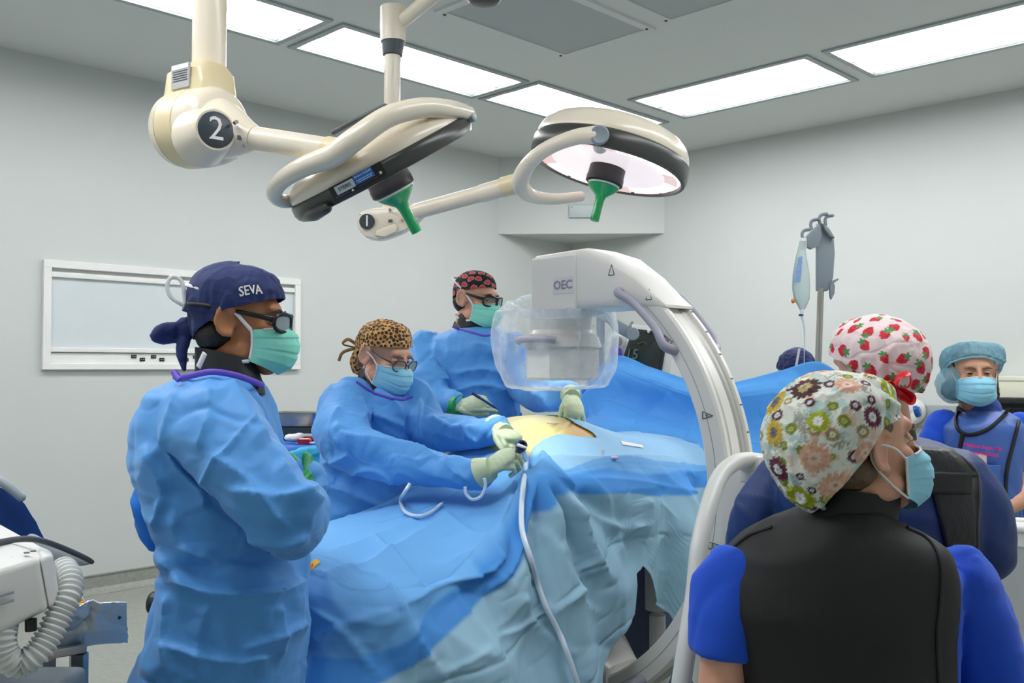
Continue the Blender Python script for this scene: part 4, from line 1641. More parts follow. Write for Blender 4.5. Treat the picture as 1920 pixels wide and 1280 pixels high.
def cap_grid(H, hem, rad, n=(170, 110), center=(0, -.012, .02), puff=None, wr=.003, seed=1):
    """cap as a dome from crown to hem; hem(phi) gives the elevation in degrees (phi 0 = front)"""
    nph, nt_ = n
    ph = np.linspace(0, 2 * math.pi, nph + 1)[:, None] * np.ones((1, nt_))
    t = np.linspace(0, 1, nt_)[None, :] * np.ones((nph + 1, 1))
    he = np.array([hem(a) for a in ph[:, 0]])[:, None]
    el = np.radians(90 - (90 - he) * t)
    d = np.stack([np.sin(ph) * np.cos(el), np.cos(ph) * np.cos(el), np.sin(el)], -1)
    r = 1 / np.sqrt((d[..., 0] / rad[0]) ** 2 + (d[..., 1] / rad[1]) ** 2 + (d[..., 2] / rad[2]) ** 2)
    if puff is not None:
        r = r + puff(ph, el, t)
    G = d * r[..., None] + np.array(center)
    f = G.reshape(-1, 3)
    w = crumple(f, wr, 26, seed, None, 3, .5) + ridges(f, (0, 0, 1), 55, seed + 3, wr * .8, 3)
    w = w.reshape(G.shape[:2]) * np.clip(t * 1.2, .3, 1)
    w[-1] = w[0]
    G = G + d * w[..., None]
    G[-1] = G[0]
    return G


def hem_std(front, side, back):
    def h(a):
        c = math.cos(a)
        return side + (front - side) * max(c, 0) ** 1.1 + (back - side) * max(-c, 0) ** 1.0
    return h


def put_cap(name, H, G, colfn, parent, m=None, thick=.0025, label=None):
    W = H.arr(G)
    mb = MB().grid(W, 0)
    me = bpy.data.meshes.new(name)
    me.from_pydata([tuple(q) for q in mb.v], [], mb.f)
    bm = bmesh.new()
    bm.from_mesh(me)
    bmesh.ops.recalc_face_normals(bm, faces=bm.faces)
    bm.to_mesh(me)
    bm.free()
    if colfn is not None:
        setcol(me, colfn(G.reshape(-1, 3)))
    o = put(name, me, m or M_cap, parent, True, label, angle=None)
    s = o.modifiers.new('thickness', 'SOLIDIFY')
    s.thickness = thick
    s.offset = -1
    return o


def mask(H, parent, m, style='loops', pleat=.0035, droop=0.0):
    nu_, nv_ = 60, 60
    G = np.zeros((nu_, nv_, 3))
    for i in range(nu_):
        u = -1 + 2 * i / (nu_ - 1)
        a = abs(u)
        for j in range(nv_):
            v = j / (nv_ - 1)
            yc = np.interp(v, [0, .18, .4, .65, .85, 1], [.110, .131, .140, .136, .120, .092])
            zc = np.interp(v, [0, .18, .4, .65, .85, 1], [.0, -.02, -.045, -.078, -.104, -.118])
            ys, zs = .040 + .004 * math.sin(math.pi * v), -.016 - .072 * v
            k = a ** 2.4
            y = yc * (1 - k) + ys * k
            z = zc * (1 - a ** 1.5) + zs * a ** 1.5
            x = math.copysign((.074 - .004 * math.sin(math.pi * v)) * a ** .85, u)
            saw = (v * 3.4 + .15) % 1.0
            out = pleat * (saw - .5) * (1 - a ** 4)
            G[i, j] = (x * (1 + out * 4), y + out, z + droop * (1 - a))
    f = G.reshape(-1, 3)
    dsp = crumple(f, .0022, 26, 77, None, 2)
    G[..., 1] += dsp.reshape(nu_, nv_)
    W = H.arr(G)
    o = obj('face_mask', MB().grid(W, .0012), m, parent, True, angle=60)
    for k in (0, nu_ - 1):
        obj('side_binding', MB().tube([Vector(W[k, j]) for j in range(0, nv_, 6)], .0025, 8), M_strap, o)
    nb2 = MB().tube([Vector(W[i, 1]) for i in range(2, nu_ - 2, 4)], .0024, 8)
    obj('top_binding', nb2, M_strap, o)
    for s in (-1, 1):
        if style == 'loops':
            obj('ear_loop', MB().tube([H(s * .073, .040, -.018), H(s * .080, .012, .004), H(s * .082, -.022, .012), H(s * .080, -.034, -.004), H(s * .079, -.024, -.028), H(s * .076, .008, -.062), H(s * .072, .040, -.088)], .0022, 8, n=40), M_strap, o)
        else:
            obj('upper_tie', MB().tube([H(s * .073, .040, -.016), H(s * .083, -.01, .034), H(s * .082, -.07, .068), H(s * .03, -.125, .082), H(0, -.13, .082)], .0042, 8, n=30, flat=.4), M_strap, o)
            obj('lower_tie', MB().tube([H(s * .072, .040, -.088), H(s * .066, .0, -.092), H(s * .055, -.06, -.085), H(s * .02, -.092, -.08), H(0, -.094, -.08)], .0042, 8, n=30, flat=.4), M_strap, o)
    return o


def glasses(H, parent, wrap=False, m=None, z0=.008, tint=None):
    m = m or M_frame
    root = None
    for s in (-1, 1):
        c = (s * .033, .115 if not wrap else .116, z0 - .004)
        rw, rh = (.026, .020) if not wrap else (.032, .021)
        loop = []
        for k in range(28):
            a = 2 * math.pi * k / 28
            x = rw * cpow(math.cos(a), .75)
            z = rh * cpow(math.sin(a), .75)
            y = -(abs(c[0] + x) / .075) ** 2 * (.020 if not wrap else .034)
            loop.append((c[0] + x, c[1] + y, c[2] + z))
        fr = obj('spectacles', MB().tube([H(*q) for q in loop + loop[:1]], .0024 if not wrap else .0048, 8), m, parent) if root is None else obj('rim', MB().tube([H(*q) for q in loop + loop[:1]], .0024 if not wrap else .0048, 8), m, root)
        root = root or fr
        cc = H(c[0], c[1] - .004, c[2])
        lens = MB().add([cc] + [H(*q) for q in loop], [(0, 1 + i, 1 + (i + 1) % 28) for i in range(28)])
        obj('lens', lens, M_lens, root, True, angle=None)
        r_t = .0028 if not wrap else .006
        obj('temple', MB().tube([H(s * .060, c[1] - .024 if not wrap else c[1] - .030, z0 + .004), H(s * .074, .06, z0 + .008), H(s * .081, .0, z0 + .016), H(s * .080, -.03, z0 + .012)], [r_t * 1.3, r_t, r_t * .8, r_t * .7], 10, n=20, flat=.5, up=tuple(H.R @ Vector((0, 0, 1)))), m, root)
    obj('bridge', MB().tube([H(-.009, .113, z0), H(0, .117, z0 + .003), H(.009, .113, z0)], .0025, 8), m, root)
    return root


def hand_shells(W, d, n, thumb, curl=(30, 35, 40, 45), spread=.12, thumb_out=.6, thumb_curl=25, size=1.0):
    """palm and five fingers. W wrist, d towards the knuckles, n out of the back of the hand, thumb +1/-1 side"""
    W = Vector(W)
    d = Vector(d).normalized()
    n = Vector(n)
    n = (n - d * n.dot(d)).normalized()
    l = d.cross(n).normalized() * thumb
    k = size
    m = MB()
    m.tube([W - d * .035 * k, W, W + d * .03 * k, W + d * .07 * k, W + d * .092 * k], [.027 * k, .026 * k, .034 * k, .042 * k, .036 * k], 20, round_ends=True, flat=.48, up=tuple(l))
    lens = (.042, .047, .044, .034)
    offs = (.030, .010, -.011, -.030)
    for i in range(4):
        p = W + d * (.086 - .006 * abs(i - 1.2)) * k + l * offs[i] * k
        dirn = (d + l * spread * (1.5 - i) * .5).normalized()
        ax = dirn.cross(n).normalized()
        pts, rr = [p - dirn * .02 * k], [.0105 * k]
        pts.append(p)
        rr.append(.0105 * k)
        c = curl[i]
        dd = dirn.copy()
        for j, f in enumerate((1.0, .62, .5)):
            dd = Quaternion(ax, -math.radians(c * (.8 if j == 0 else 1.0))) @ dd
            p = p + dd * lens[i] * f * k
            pts.append(p)
            rr.append((.0098, .0088, .0078)[j] * k)
        m.tube(pts, rr, 12, round_ends=True)
    p = W + d * .022 * k + l * .026 * k
    dd = (d * 1.0 + l * thumb_out - n * .35).normalized()
    pts, rr = [p - dd * .01], [.0135 * k]
    for j, ln in enumerate((.042, .034, .026)):
        p = p + dd * ln * k
        pts.append(p)
        rr.append((.0128, .011, .009)[j] * k)
        dd = (dd + (d * .5 - l * .45 - n * .3) * math.radians(thumb_curl)).normalized()
    m.tube(pts, rr, 12, round_ends=True)
    return m


def glove(name, parent, shells, m, cuff=None, cuff_m=None):
    me = remesh(shells, .0028, 5)
    co = coords(me)
    N = normals(me)
    setco(me, co + N * crumple(co, .0010, 60, 8, None, 2)[:, None])
    o = put(name, me, m, parent, True, angle=None)
    if cuff:
        obj('cuff_roll', MB().tube(cuff[0], cuff[1], 24, n=10), cuff_m or m, o)
    return o


def legs(base, w, hip_z, m_list):
    """two tapering legs down to the floor"""
    out = []
    for s in (-1, 1):
        out.append(([base + Vector((s * w, 0, hip_z)), base + Vector((s * w * .95, .01, hip_z * .52)), base + Vector((s * w * .9, .02, .1)), base + Vector((s * w * .9, -.0, .045))], [.07, .055, .043, .04]))
    return out


def shoes(base, w, fwd, parent, top=.62, m=None):
    tr_ = MB()
    for s in (-1, 1):
        tr_.tube([base + Vector((s * w * .6, 0, top)), base + Vector((s * w, .005, top * .75)), base + Vector((s * w * .95, .015, .3)), base + Vector((s * w * .9, .015, .085))], [.10, .092, .075, .066], 20, n=10)
    cloth('trousers', tr_, .012, m or M_navyv, parent, .006, 9, 7, 3)
    f = Vector(fwd).normalized()
    for s in (-1, 1):
        c = base + Vector((s * w * .9, 0, 0))
        mb = MB().loft([[c + f * t + Vector((-f.y, f.x, 0)) * a * ww + Vector((0, 0, zz * hh)) for a, zz in ((-1, 0), (-1, .5), (-.6, 1), (.6, 1), (1, .5), (1, 0))] for t, ww, hh in ((-.08, .03, .07), (-.04, .038, .09), (.04, .042, .08), (.12, .044, .06), (.18, .03, .04))])
        obj('shoe', mb, M_shoe, parent)


# prints for the caps -----------------------------------------------------------
def tangent2(G, seeds, angs, cen=(0, -.012, .02)):
    """for every point: nearest seed and its flat coordinates around that seed"""
    d = ((G[:, None, :] - seeds[None]) ** 2).sum(-1)
    i = d.argmin(1)
    s = seeds[i]
    n = s - np.array(cen)
    n /= np.linalg.norm(n, axis=1, keepdims=True)
    up = np.tile(np.array((0, 0, 1.0)), (len(G), 1))
    e1 = np.cross(up, n) + 1e-9
    e1 /= np.linalg.norm(e1, axis=1, keepdims=True)
    e2 = np.cross(n, e1)
    r = G - s
    x, y = (r * e1).sum(1), (r * e2).sum(1)
    a = angs[i]
    return i, x * np.cos(a) - y * np.sin(a), x * np.sin(a) + y * np.cos(a)


def seeds_on(G, dmin, seed):
    r = np.random.RandomState(seed)
    idx = r.permutation(len(G))
    out = []
    for k in idx:
        p = G[k]
        if all(((p - q) ** 2).sum() > dmin ** 2 for q in out):
            out.append(p)
        if len(out) > 900:
            break
    return np.array(out)


def C3(h):
    return np.array(lin(h)[:3])


def strawberries(G):
    sd = seeds_on(G[::7], .036, 4)
    r = np.random.RandomState(9)
    an = r.uniform(-1.2, 1.2, len(sd)) + np.where(r.rand(len(sd)) > .6, math.pi, 0)
    sz = r.uniform(.75, 1.25, len(sd))
    i, x, y = tangent2(G, sd, an)
    x, y = x / sz[i], y / sz[i]
    col = np.tile(C3('#f3dcdc'), (len(G), 1))
    w = .0105 * np.sqrt(np.clip(1 - ((y + .0005) / .0125) ** 2, 0, 1)) * (1 + .35 * y / .0125)
    inb = np.abs(x) < w
    seedm = (np.sin(x * 1500) * np.sin(y * 1500 + 1.0) > .75)
    col[inb] = C3('#d8243c')
    col[inb & seedm] = C3('#a81028')
    lr = np.hypot(x, y - .0125)
    la = np.arctan2(y - .0125, x)
    leaf = (lr < .0045 + .0055 * np.abs(np.cos(la * 2.5)) ** 2) & (y > .004)
    col[leaf] = C3('#5f9a5c')
    return col


def blotches(G):
    sd = seeds_on(G[::7], .034, 14)
    r = np.random.RandomState(19)
    an = r.uniform(-.5, .5, len(sd))
    i, x, y = tangent2(G, sd, an)
    lob = np.hypot(x / 1.35, y) + .0012 * np.sin(3 * np.arctan2(y, x) + i * 1.7)
    col = np.tile(C3('#191619'), (len(G), 1))
    col[lob < .0112] = C3('#e6a6a4')
    col[lob < .0096] = C3('#c23c46')
    return col


def leopard(G, sc=1.0):
    sd = seeds_on(G[::5], .0125 * sc, 24)
    r = np.random.RandomState(5)
    d = np.sqrt(((G[:, None, :] - sd[None]) ** 2).sum(-1)) if len(G) * len(sd) < 6e6 else None
    if d is None:
        out = []
        for k in range(0, len(G), 4000):
            dd = np.sqrt(((G[k:k + 4000, None, :] - sd[None]) ** 2).sum(-1))
            o = np.argsort(dd, 1)[:, :1]
            out.append(np.concatenate([o, np.take_along_axis(dd, o, 1)], 1))
        out = np.concatenate(out)
        i, d1 = out[:, 0].astype(int), out[:, 1]
    else:
        i = d.argmin(1)
        d1 = d.min(1)
    n = vnoise(G * 260, 3)
    rad = (.0058 + .0010 * np.sin(i * 7.3)) * sc
    e = d1 + n * .0012
    col = np.tile(C3('#cfa568'), (len(G), 1))
    col[vnoise(G * 60, 6) > .2] = C3('#b98848')
    col[e < rad] = C3('#231410')
    col[e < rad * .45] = C3('#5a2f18')
    return col


def flowers(G):
    col = np.tile(C3('#e0e4da'), (len(G), 1))
    n1 = vnoise(G * 55, 3)
    n2 = vnoise(G * 70 + 9, 5)
    n3 = vnoise(G * 420, 6)
    col[n1 + .3 * n3 > .30] = C3('#b4cdc9')
    col[n2 + .3 * n3 > .42] = C3('#dfc3ae')
    col[(vnoise(G * 45 + 4, 8) + .5 * n3) > .68] = C3('#a3a294')
    for (dm, sd_, pals, R0) in ((.030, 31, (('#d3dcd2', None), ('#5c2438', '#cfd6d4'), ('#7b8a2a', '#b9b36a'), ('#9a8a5c', '#e0dcc8')), .0105),
                                (.062, 33, (('#6d2a44', '#dfe4e2'), ('#a9b020', '#f4f4ee'), ('#4e2a2c', '#b8a878'), ('#c8a838', '#6d6a66'), ('#d8a890', '#e6c8b4')), .0235)):
        sd = seeds_on(G[::9], dm, sd_)
        r = np.random.RandomState(sd_)
        an = r.uniform(0, 6, len(sd))
        k = r.randint(0, len(pals), len(sd))
        sz = r.uniform(.75, 1.25, len(sd))
        i, x, y = tangent2(G, sd, an)
        rr = np.hypot(x, y) / sz[i]
        a = np.arctan2(y, x)
        npet = 14 + (i % 5)
        edge = R0 * (.78 + .22 * np.abs(np.sin(a * npet / 2 + i)) + .08 * n3)
        for q, (cp, cc) in enumerate(pals):
            if cc is None:
                continue
            pm = (rr < edge) & (k[i] == q)
            col[pm] = C3(cp) * (1 + .25 * n3[pm])[:, None]
            col[(rr < R0 * (.42 + .05 * np.sin(a * 9))) & (k[i] == q)] = C3(cc)
            col[(rr < R0 * .14) & (k[i] == q)] = C3(cc) * .5
    return np.clip(col, 0, 1)


# ---- surgeon in the navy cap, arms folded -------------------------------------
H1 = Head(452, 606, 2.25, (1, .05, 0), pitch=-3)
b1 = P(430, 900, 2.27)
b1 = V(b1.x, b1.y, 0)
p1 = empty('person', b1, 'surgeon in navy cap and blue gown with arms folded, seen from behind', 'person')
sh1 = [(712, 350, 490, 2.26, .14), (760, 300, 500, 2.26, .20), (900, 310, 510, 2.26, .22), (1100, 330, 540, 2.27, .24), (1250, 320, 530, 2.27, .24)]
hipz = P(430, 1250, 2.27).z
arm_r = [P(395, 785, 2.16), P(470, 860, 2.07), P(548, 950, 2.05), P(562, 935, 2.2), P(570, 922, 2.36)]
arm_l = [P(420, 780, 2.40), P(480, 870, 2.49), P(530, 925, 2.45), P(558, 915, 2.34), P(568, 906, 2.28)]
me = body_mesh(H1, {'neck': [P(425, 690, 2.25), P(420, 720, 2.26)], 'limbs': [(arm_r, [.045, .04, .036, .03, .022]), (arm_l, [.045, .04, .036, .03, .022])] + legs(b1, .1, hipz + .02, None), 'rows': [sh1]})
bd1 = put('body', me, M_skin_b, p1, True, 'brown-skinned head', angle=None)
eyes(H1, bd1, M_hair_k)
g1 = MB().rows([(706, 380, 478, 2.24, .15), (716, 345, 490, 2.25, .20), (728, 312, 497, 2.25, .25), (750, 283, 504, 2.25, .30), (795, 267, 512, 2.25, .34), (860, 270, 525, 2.25, .36), (930, 287, 530, 2.25, .36),
                (1005, 312, 540, 2.25, .35), (1062, 316, 560, 2.25, .36), (1130, 302, 566, 2.25, .40), (1200, 290, 566, 2.25, .42), (1290, 268, 560, 2.26, .46), (1420, 250, 570, 2.27, .50), (1560, 245, 575, 2.28, .52)])
g1.tube([P(372, 768, 2.20), P(405, 800, 2.11), P(464, 876, 2.03), P(520, 946, 1.99), P(548, 974, 2.02), P(552, 962, 2.12), P(556, 940, 2.28), P(560, 925, 2.40)], [.09, .092, .084, .074, .072, .064, .056, .048], 24, n=30, round_ends=True)
g1.tube([P(420, 775, 2.42), P(480, 870, 2.5), P(535, 930, 2.46), P(562, 915, 2.34), P(572, 905, 2.28)], [.08, .08, .072, .055, .046], 20, n=16, round_ends=True)


def folds1(co):
    d = ridges(co, (.5, 0, -.6), 9, 3, .012, 5) + ridges(co, (.1, 0, 1), 12, 6, .008, 6) * (co[:, 2] < P(0, 1000, 2.2).z)
    w = P(400, 1058, 2.2).z
    d += -.016 * np.exp(-((co[:, 2] - w - .03 * np.sin(co[:, 0] * 8)) / .018) ** 2)
    return d


gw1 = cloth('gown', g1, .0055, M_gown, p1, .011, 6.5, 3, 12, None, folds1, oct=4, lines=[
    ([(477, 786), (430, 850), (378, 918)], .006, 6, 3), ([(284, 830), (315, 911), (302, 999)], .014, 24, 6), ([(324, 855), (378, 911), (390, 955)], .014, 22, 6), ([(421, 911), (534, 930), (612, 905)], .012, 26, 6),
    ([(309, 1018), (346, 1074), (396, 1108), (490, 1108), (567, 1080)], .024, 40, 7), ([(509, 1130), (515, 1235)], .010, 18, 5), ([(446, 1217), (565, 1161)], .012, 22, 5), ([(302, 1199), (427, 1236), (502, 1224)], .012, 24, 5),
    ([(421, 715), (459, 774), (505, 835)], .012, 22, 6), ([(345, 730), (330, 800), (340, 870)], .010, 22, 6), ([(400, 850), (470, 900), (540, 990)], .010, 24, 6), ([(520, 860), (560, 920), (600, 950)], .012, 18, 5),
    ([(330, 950), (350, 1010), (400, 1050), (470, 1060)], .014, 24, 6), ([(450, 990), (520, 1010), (580, 1000)], .012, 18, 5), ([(400, 1130), (380, 1200), (390, 1285)], .010, 24, 6), ([(330, 1110), (320, 1180), (330, 1270)], .010, 22, 6), ([(395, 735), (400, 790), (385, 850)], .008, 20, 6)])
obj('neck_binding', MB().tube([P(327, 708, 2.20), P(350, 706, 2.12), P(395, 697, 2.09), P(440, 703, 2.11), P(478, 716, 2.15), P(492, 722, 2.2)], .007, 10, n=30, flat=.6), M_purple, gw1)
obj('neck_tie', MB().tube([P(334, 706, 2.12), P(325, 695, 2.12), P(329, 705, 2.11), P(336, 712, 2.10)], .007, 8, n=14, flat=.5), M_purple, gw1)
cloth('gown_back_panel', MB().rows([(885, 278, 300, 2.32, .10), (915, 264, 310, 2.32, .14), (960, 262, 318, 2.32, .16), (1000, 270, 330, 2.32, .14), (1018, 295, 330, 2.32, .10)]), .008, M_gown2, p1, .012, 8, 9, 5)
# stand-up collar of the lead apron
obj('collar', MB().loft([[P(432 + a * math.cos(t) + sk, y + b * math.cos(t - .2) * .6, 2.24 + a * 2.24 / F * .95 * math.sin(t)) for t in np.linspace(0, 2 * math.pi, 40, endpoint=False)]
                         for y, a, b, sk in ((730, 66, 16, 0), (712, 65, 18, -2), (692, 62, 20, -5), (674, 59, 22, -8), (664, 57, 23, -10), (664, 51, 22, -10), (684, 54, 20, -8))]), M_collar, p1, angle=50)
obj('collar_label', MB().tube([P(372, 688, 2.13), P(384, 662, 2.12)], .008, 8, flat=.3), M_strap, p1)
G = cap_grid(H1, hem_std(22, 6, -34), (.090, .110, .118), puff=lambda ph, el, t: .012 * np.exp(-((el - .75) / .5) ** 2) + .008 * np.clip(-np.cos(ph), 0, 1) * (np.sin(el) > 0), wr=.0035, seed=4)
cp1 = put_cap('surgical_cap', H1, G, None, p1, M_navy)
knot = MB()
knot.ell(H1(0, -.125, -.018), .03, .028, .026).tube([H1(0, -.13, -.02), H1(.025, -.17, -.025), H1(.03, -.185, -.045), H1(.01, -.15, -.045)], [.014, .017, .014, .012], 12, n=16, round_ends=True)
knot.tube([H1(0, -.125, -.02), H1(.02, -.128, -.07), H1(.025, -.118, -.115)], [.014, .013, .007], 12, n=12, round_ends=True)
cloth('cap_knot', knot, .004, M_navy, cp1, .003, 40, 5, 3)
bvx = (H1(0, .045, 0) - H1(0, 0, 0)).normalized()
so = H1(.094, .030, .082)
nrm = (so - H1(0, -.012, .02)).normalized()
tm = text_mesh('SEVA', .028, so + bvx * .012 + nrm * .012, (bvx + V(0, 0, .46)), V(0, .0, 1) + nrm * -.35, bold=.0004)
T_c1 = tree_of(cp1)
co = coords(tm)
mid = co @ np.array(nrm)
for i, c in enumerate(co):
    loc, nor, k, dist = T_c1.ray_cast(Vector(c) + nrm * .05, -nrm)
    if loc is not None:
        co[i] = loc + nrm * (.0006 + (.0006 if mid[i] > mid.mean() else 0))
setco(tm, co)
put('embroidery', tm, M_inkw, cp1, False)
mask(H1, p1, M_teal, 'ties')
glasses(H1, p1, True)
obj('spectacle_cord', MB().tube([H1(.083, -.03, .028), H1(.086, -.06, .034), H1(.07, -.10, .036), H1(.03, -.125, .034)], .005, 8, n=20), M_black, p1)
obj('visor_shield', MB().add([H1(.045, -.118, .03), H1(.055, -.150, .06), H1(.055, -.158, .085), H1(.05, -.150, .098), H1(.045, -.128, .085), H1(.045, -.116, .05)], [(0, 1, 2, 3, 4, 5)]).v and MB().tube([H1(.045, -.118, .03), H1(.055, -.150, .05), H1(.055, -.160, .078), H1(.05, -.150, .098), H1(.045, -.130, .085), H1(.045, -.118, .03)], .005, 8, n=24, flat=.5), M_strap, p1)
cloth('hair', MB().ell(H1(0, -.05, -.03), .0755, .054, .05, H1.R), .005, M_hair_k, p1, .002, 60, 3, 2)
glove('glove', p1, hand_shells(P(580, 890, 2.27), (.16, -.5, -.62), (.75, .15, .55), 1, (18, 26, 32, 36), thumb_out=.5, size=1.02), M_gglove)
glove('glove', p1, hand_shells(P(574, 921, 2.40), (-.25, .65, .35), (.75, .1, .2), -1, (20, 26, 30, 34), thumb_out=.4), M_gglove)
shoes(b1, .1, (1, .2, 0), p1)

# ---- assistant in the leopard cap ---------------------------------------------
H2 = Head(722, 668, 3.42, (.80, -.60, 0), pitch=-20, roll=0)
b2 = V(P(690, 900, 3.5).x, 3.52, 0)
p2 = empty('person', b2, 'assistant in leopard-print cap and blue gown working both gloved hands on the patient', 'person')
hipz = P(690, 980, 3.5).z
near_arm = [P(662, 752, 3.33), P(668, 835, 3.20), P(780, 868, 3.08), P(900, 884, 2.97)]
far_arm = [P(772, 742, 3.48), P(806, 802, 3.38), P(870, 812, 3.3), P(934, 806, 3.22)]
me = body_mesh(H2, {'neck': [P(712, 718, 3.45), P(708, 740, 3.46)], 'limbs': [(near_arm, [.033, .040, .036, .027]), (far_arm, [.033, .040, .036, .027])] + legs(b2, .09, hipz, None),
                    'rows': [[(728, 668, 760, 3.46, .14), (780, 645, 780, 3.47, .18), (900, 620, 765, 3.5, .2), (1010, 620, 760, 3.5, .22)]]})
bd2 = put('body', me, M_skin_l, p2, True, 'light-skinned face', angle=None)
eyes(H2, bd2, M_hair_b, (0, -.02))
g2 = MB().rows([(731, 690, 752, 3.46, .15), (738, 668, 770, 3.46, .20), (748, 648, 784, 3.46, .26), (768, 626, 798, 3.47, .31), (815, 612, 800, 3.48, .33), (880, 603, 790, 3.5, .35), (950, 592, 775, 3.5, .37), (1030, 580, 770, 3.5, .4), (1180, 570, 775, 3.52, .45), (1330, 565, 780, 3.52, .48)])
g2.tube([P(655, 755, 3.36), P(640, 795, 3.26), P(655, 832, 3.18), P(700, 852, 3.13), P(780, 872, 3.06), P(850, 886, 3.0), P(899, 888, 2.968)], [.085, .088, .084, .075, .066, .056, .043], 22, n=32, round_ends=True)
g2.tube([P(775, 745, 3.47), P(790, 785, 3.40), P(812, 806, 3.36), P(870, 814, 3.3), P(934, 808, 3.205)], [.075, .075, .07, .06, .044], 22, n=26, round_ends=True)
gw2 = cloth('gown', g2, .0062, M_gown, p2, .010, 8, 13, 6, None, lambda co: ridges(co, (.8, -.3, -.3), 11, 23, .009, 4), oct=4, lines=[
    ([(681, 740), (683, 768), (677, 793)], .006, 6, 3), ([(632, 787), (650, 817), (695, 827), (772, 838), (825, 856)], .018, 14, 4), ([(789, 740), (788, 790), (790, 831)], .014, 10, 3), ([(598, 874), (620, 909), (659, 923), (728, 957)], .014, 14, 4),
    ([(600, 872), (642, 858), (656, 851)], .012, 12, 4), ([(683, 768), (734, 787), (760, 800)], .012, 12, 4), ([(700, 730), (745, 760), (770, 820)], .010, 12, 4), ([(640, 760), (625, 800), (640, 840)], .010, 12, 4), ([(800, 780), (850, 800), (900, 800)], .012, 9, 3), ([(830, 850), (850, 880), (880, 900)], .010, 9, 3), ([(640, 890), (700, 880), (750, 905)], .012, 12, 4), ([(870, 790), (880, 815), (905, 828)], .010, 8, 3)])
T_g = tree_of(gw2)
obj('neck_binding', MB().tube([hit(T_g, a, b, .002, 3.40)[0] for a, b in [tuple(k[:2]) for k in catmull([(668, 716), (684, 727), (702, 737), (728, 745), (754, 750), (774, 745)], 40)]], .005, 10, flat=.6), M_purple, gw2)
cloth('collar', MB().tube([H2(0, -.045, -.118), P(714, 716, 3.44), P(713, 736, 3.45)], [.064, .078, .092], 26, n=10), .006, M_collar, p2, .006, 18, 5, 3)
G = cap_grid(H2, hem_std(24, 10, -30), (.086, .106, .110), puff=lambda ph, el, t: .010 * np.exp(-((t - .55) / .3) ** 2) + .006 * np.sin(ph * 5) * t * (1 - t), wr=.004, seed=7, n=(340, 220))
cp2 = put_cap('surgical_cap', H2, G, leopard, p2)
pb = MB().ell(H2(0, -.105, -.055), .045, .042, .052, H2.R)
me = remesh(pb, .0028, 2)
co = coords(me)
setco(me, co + normals(me) * crumple(co, .004, 30, 4, None, 2)[:, None])
setcol(me, leopard(H2.inv(coords(me))))
put('hair_pouch', me, M_cap, cp2, True, angle=None)
rb = MB().tube([H2(.03, -.115, .0), H2(.05, -.15, .012), H2(.055, -.165, -.012), H2(.03, -.125, -.01)], .006, 8, n=20, flat=.4).tube([H2(.03, -.12, -.01), H2(.055, -.155, -.04), H2(.06, -.16, -.075)], .006, 8, n=12, flat=.4)
rbo = obj('ribbon', rb, mat('leopard_ribbon', '#8a6a3c', .8, var=.5, vscale=160), cp2)
mask(H2, p2, M_cyan, 'loops')
glasses(H2, p2, False, mat('spectacle_slate', '#3f4652', .35), z0=.006)
cloth('hair', MB().ell(H2(0, -.062, -.03), .064, .042, .042, H2.R), .005, M_hair_b, p2, .002, 60, 3, 2)
obj('earring', MB().ell(H2(.084, -.004, -.042), .004, .004, .004, seg=10, rings=6), M_steel, p2)
w_n = P(903, 886, 2.965)
gl = glove('glove', p2, hand_shells(w_n, P(956, 852, 2.94) - w_n, (-.2, -.62, .75), -1, (50, 55, 60, 62), thumb_out=.35, spread=.06), M_glove)
obj('cuff_roll', MB().tube([P(899, 887, 2.968), P(922, 877, 2.953)], [.050, .035], 22), M_glove, gl)
w_f = P(938, 808, 3.19)
gl = glove('glove', p2, hand_shells(w_f, P(984, 832, 3.02) - w_f, (.25, -.55, .8), 1, (40, 44, 46, 48), thumb_out=.3, spread=.06), M_glove)
obj('cuff_roll', MB().tube([P(927, 803, 3.232), P(948, 813, 3.163)], [.049, .032], 22), M_glove, gl)
shoes(b2, .09, (.7, -.7, 0), p2)

# ---- tall surgeon behind, black cap with red print ------------------------------
H3 = Head(893, 562, 4.18, (.80, -.60, 0), pitch=-10)
b3 = V(P(880, 800, 4.25).x, 4.27, 0)
p3 = empty('person', b3, 'tall surgeon in black cap with red blotches standing behind the patient', 'person')
hipz = P(880, 860, 4.25).z
ra = [P(806, 660, 4.18), P(806, 740, 4.05), P(850, 757, 3.92)]
la = [P(955, 655, 4.2), P(995, 728, 3.95), P(1066, 739, 3.58)]
me = body_mesh(H3, {'neck': [P(885, 608, 4.2), P(882, 630, 4.22)], 'limbs': [(ra, [.04, .042, .028]), (la, [.04, .042, .028])] + legs(b3, .1, hipz, None),
                    'rows': [[(622, 840, 930, 4.22, .15), (680, 805, 960, 4.23, .2), (800, 815, 960, 4.25, .22), (870, 815, 960, 4.25, .22)]]})
bd3 = put('body', me, M_skin_l, p3, True, 'light-skinned face', angle=None)
eyes(H3, bd3, M_hair_k, (0, -.02))
g3 = MB().rows([(614, 862, 922, 4.2, .16), (621, 838, 940, 4.2, .22), (634, 803, 955, 4.2, .28), (660, 788, 968, 4.2, .33), (720, 795, 972, 4.22, .35), (790, 800, 975, 4.23, .36), (870, 795, 985, 4.25, .4), (1000, 785, 995, 4.27, .45), (1180, 780, 1000, 4.28, .5)])
g3.tube([P(803, 655, 4.18), P(797, 700, 4.10), P(806, 745, 4.03), P(848, 757, 3.92)], [.085, .085, .078, .045], 22, n=20, round_ends=True)
g3.tube([P(955, 655, 4.2), P(980, 705, 4.10), P(1000, 736, 3.95), P(1040, 739, 3.75), P(1066, 739, 3.60)], [.085, .08, .072, .058, .044], 22, n=24, round_ends=True)
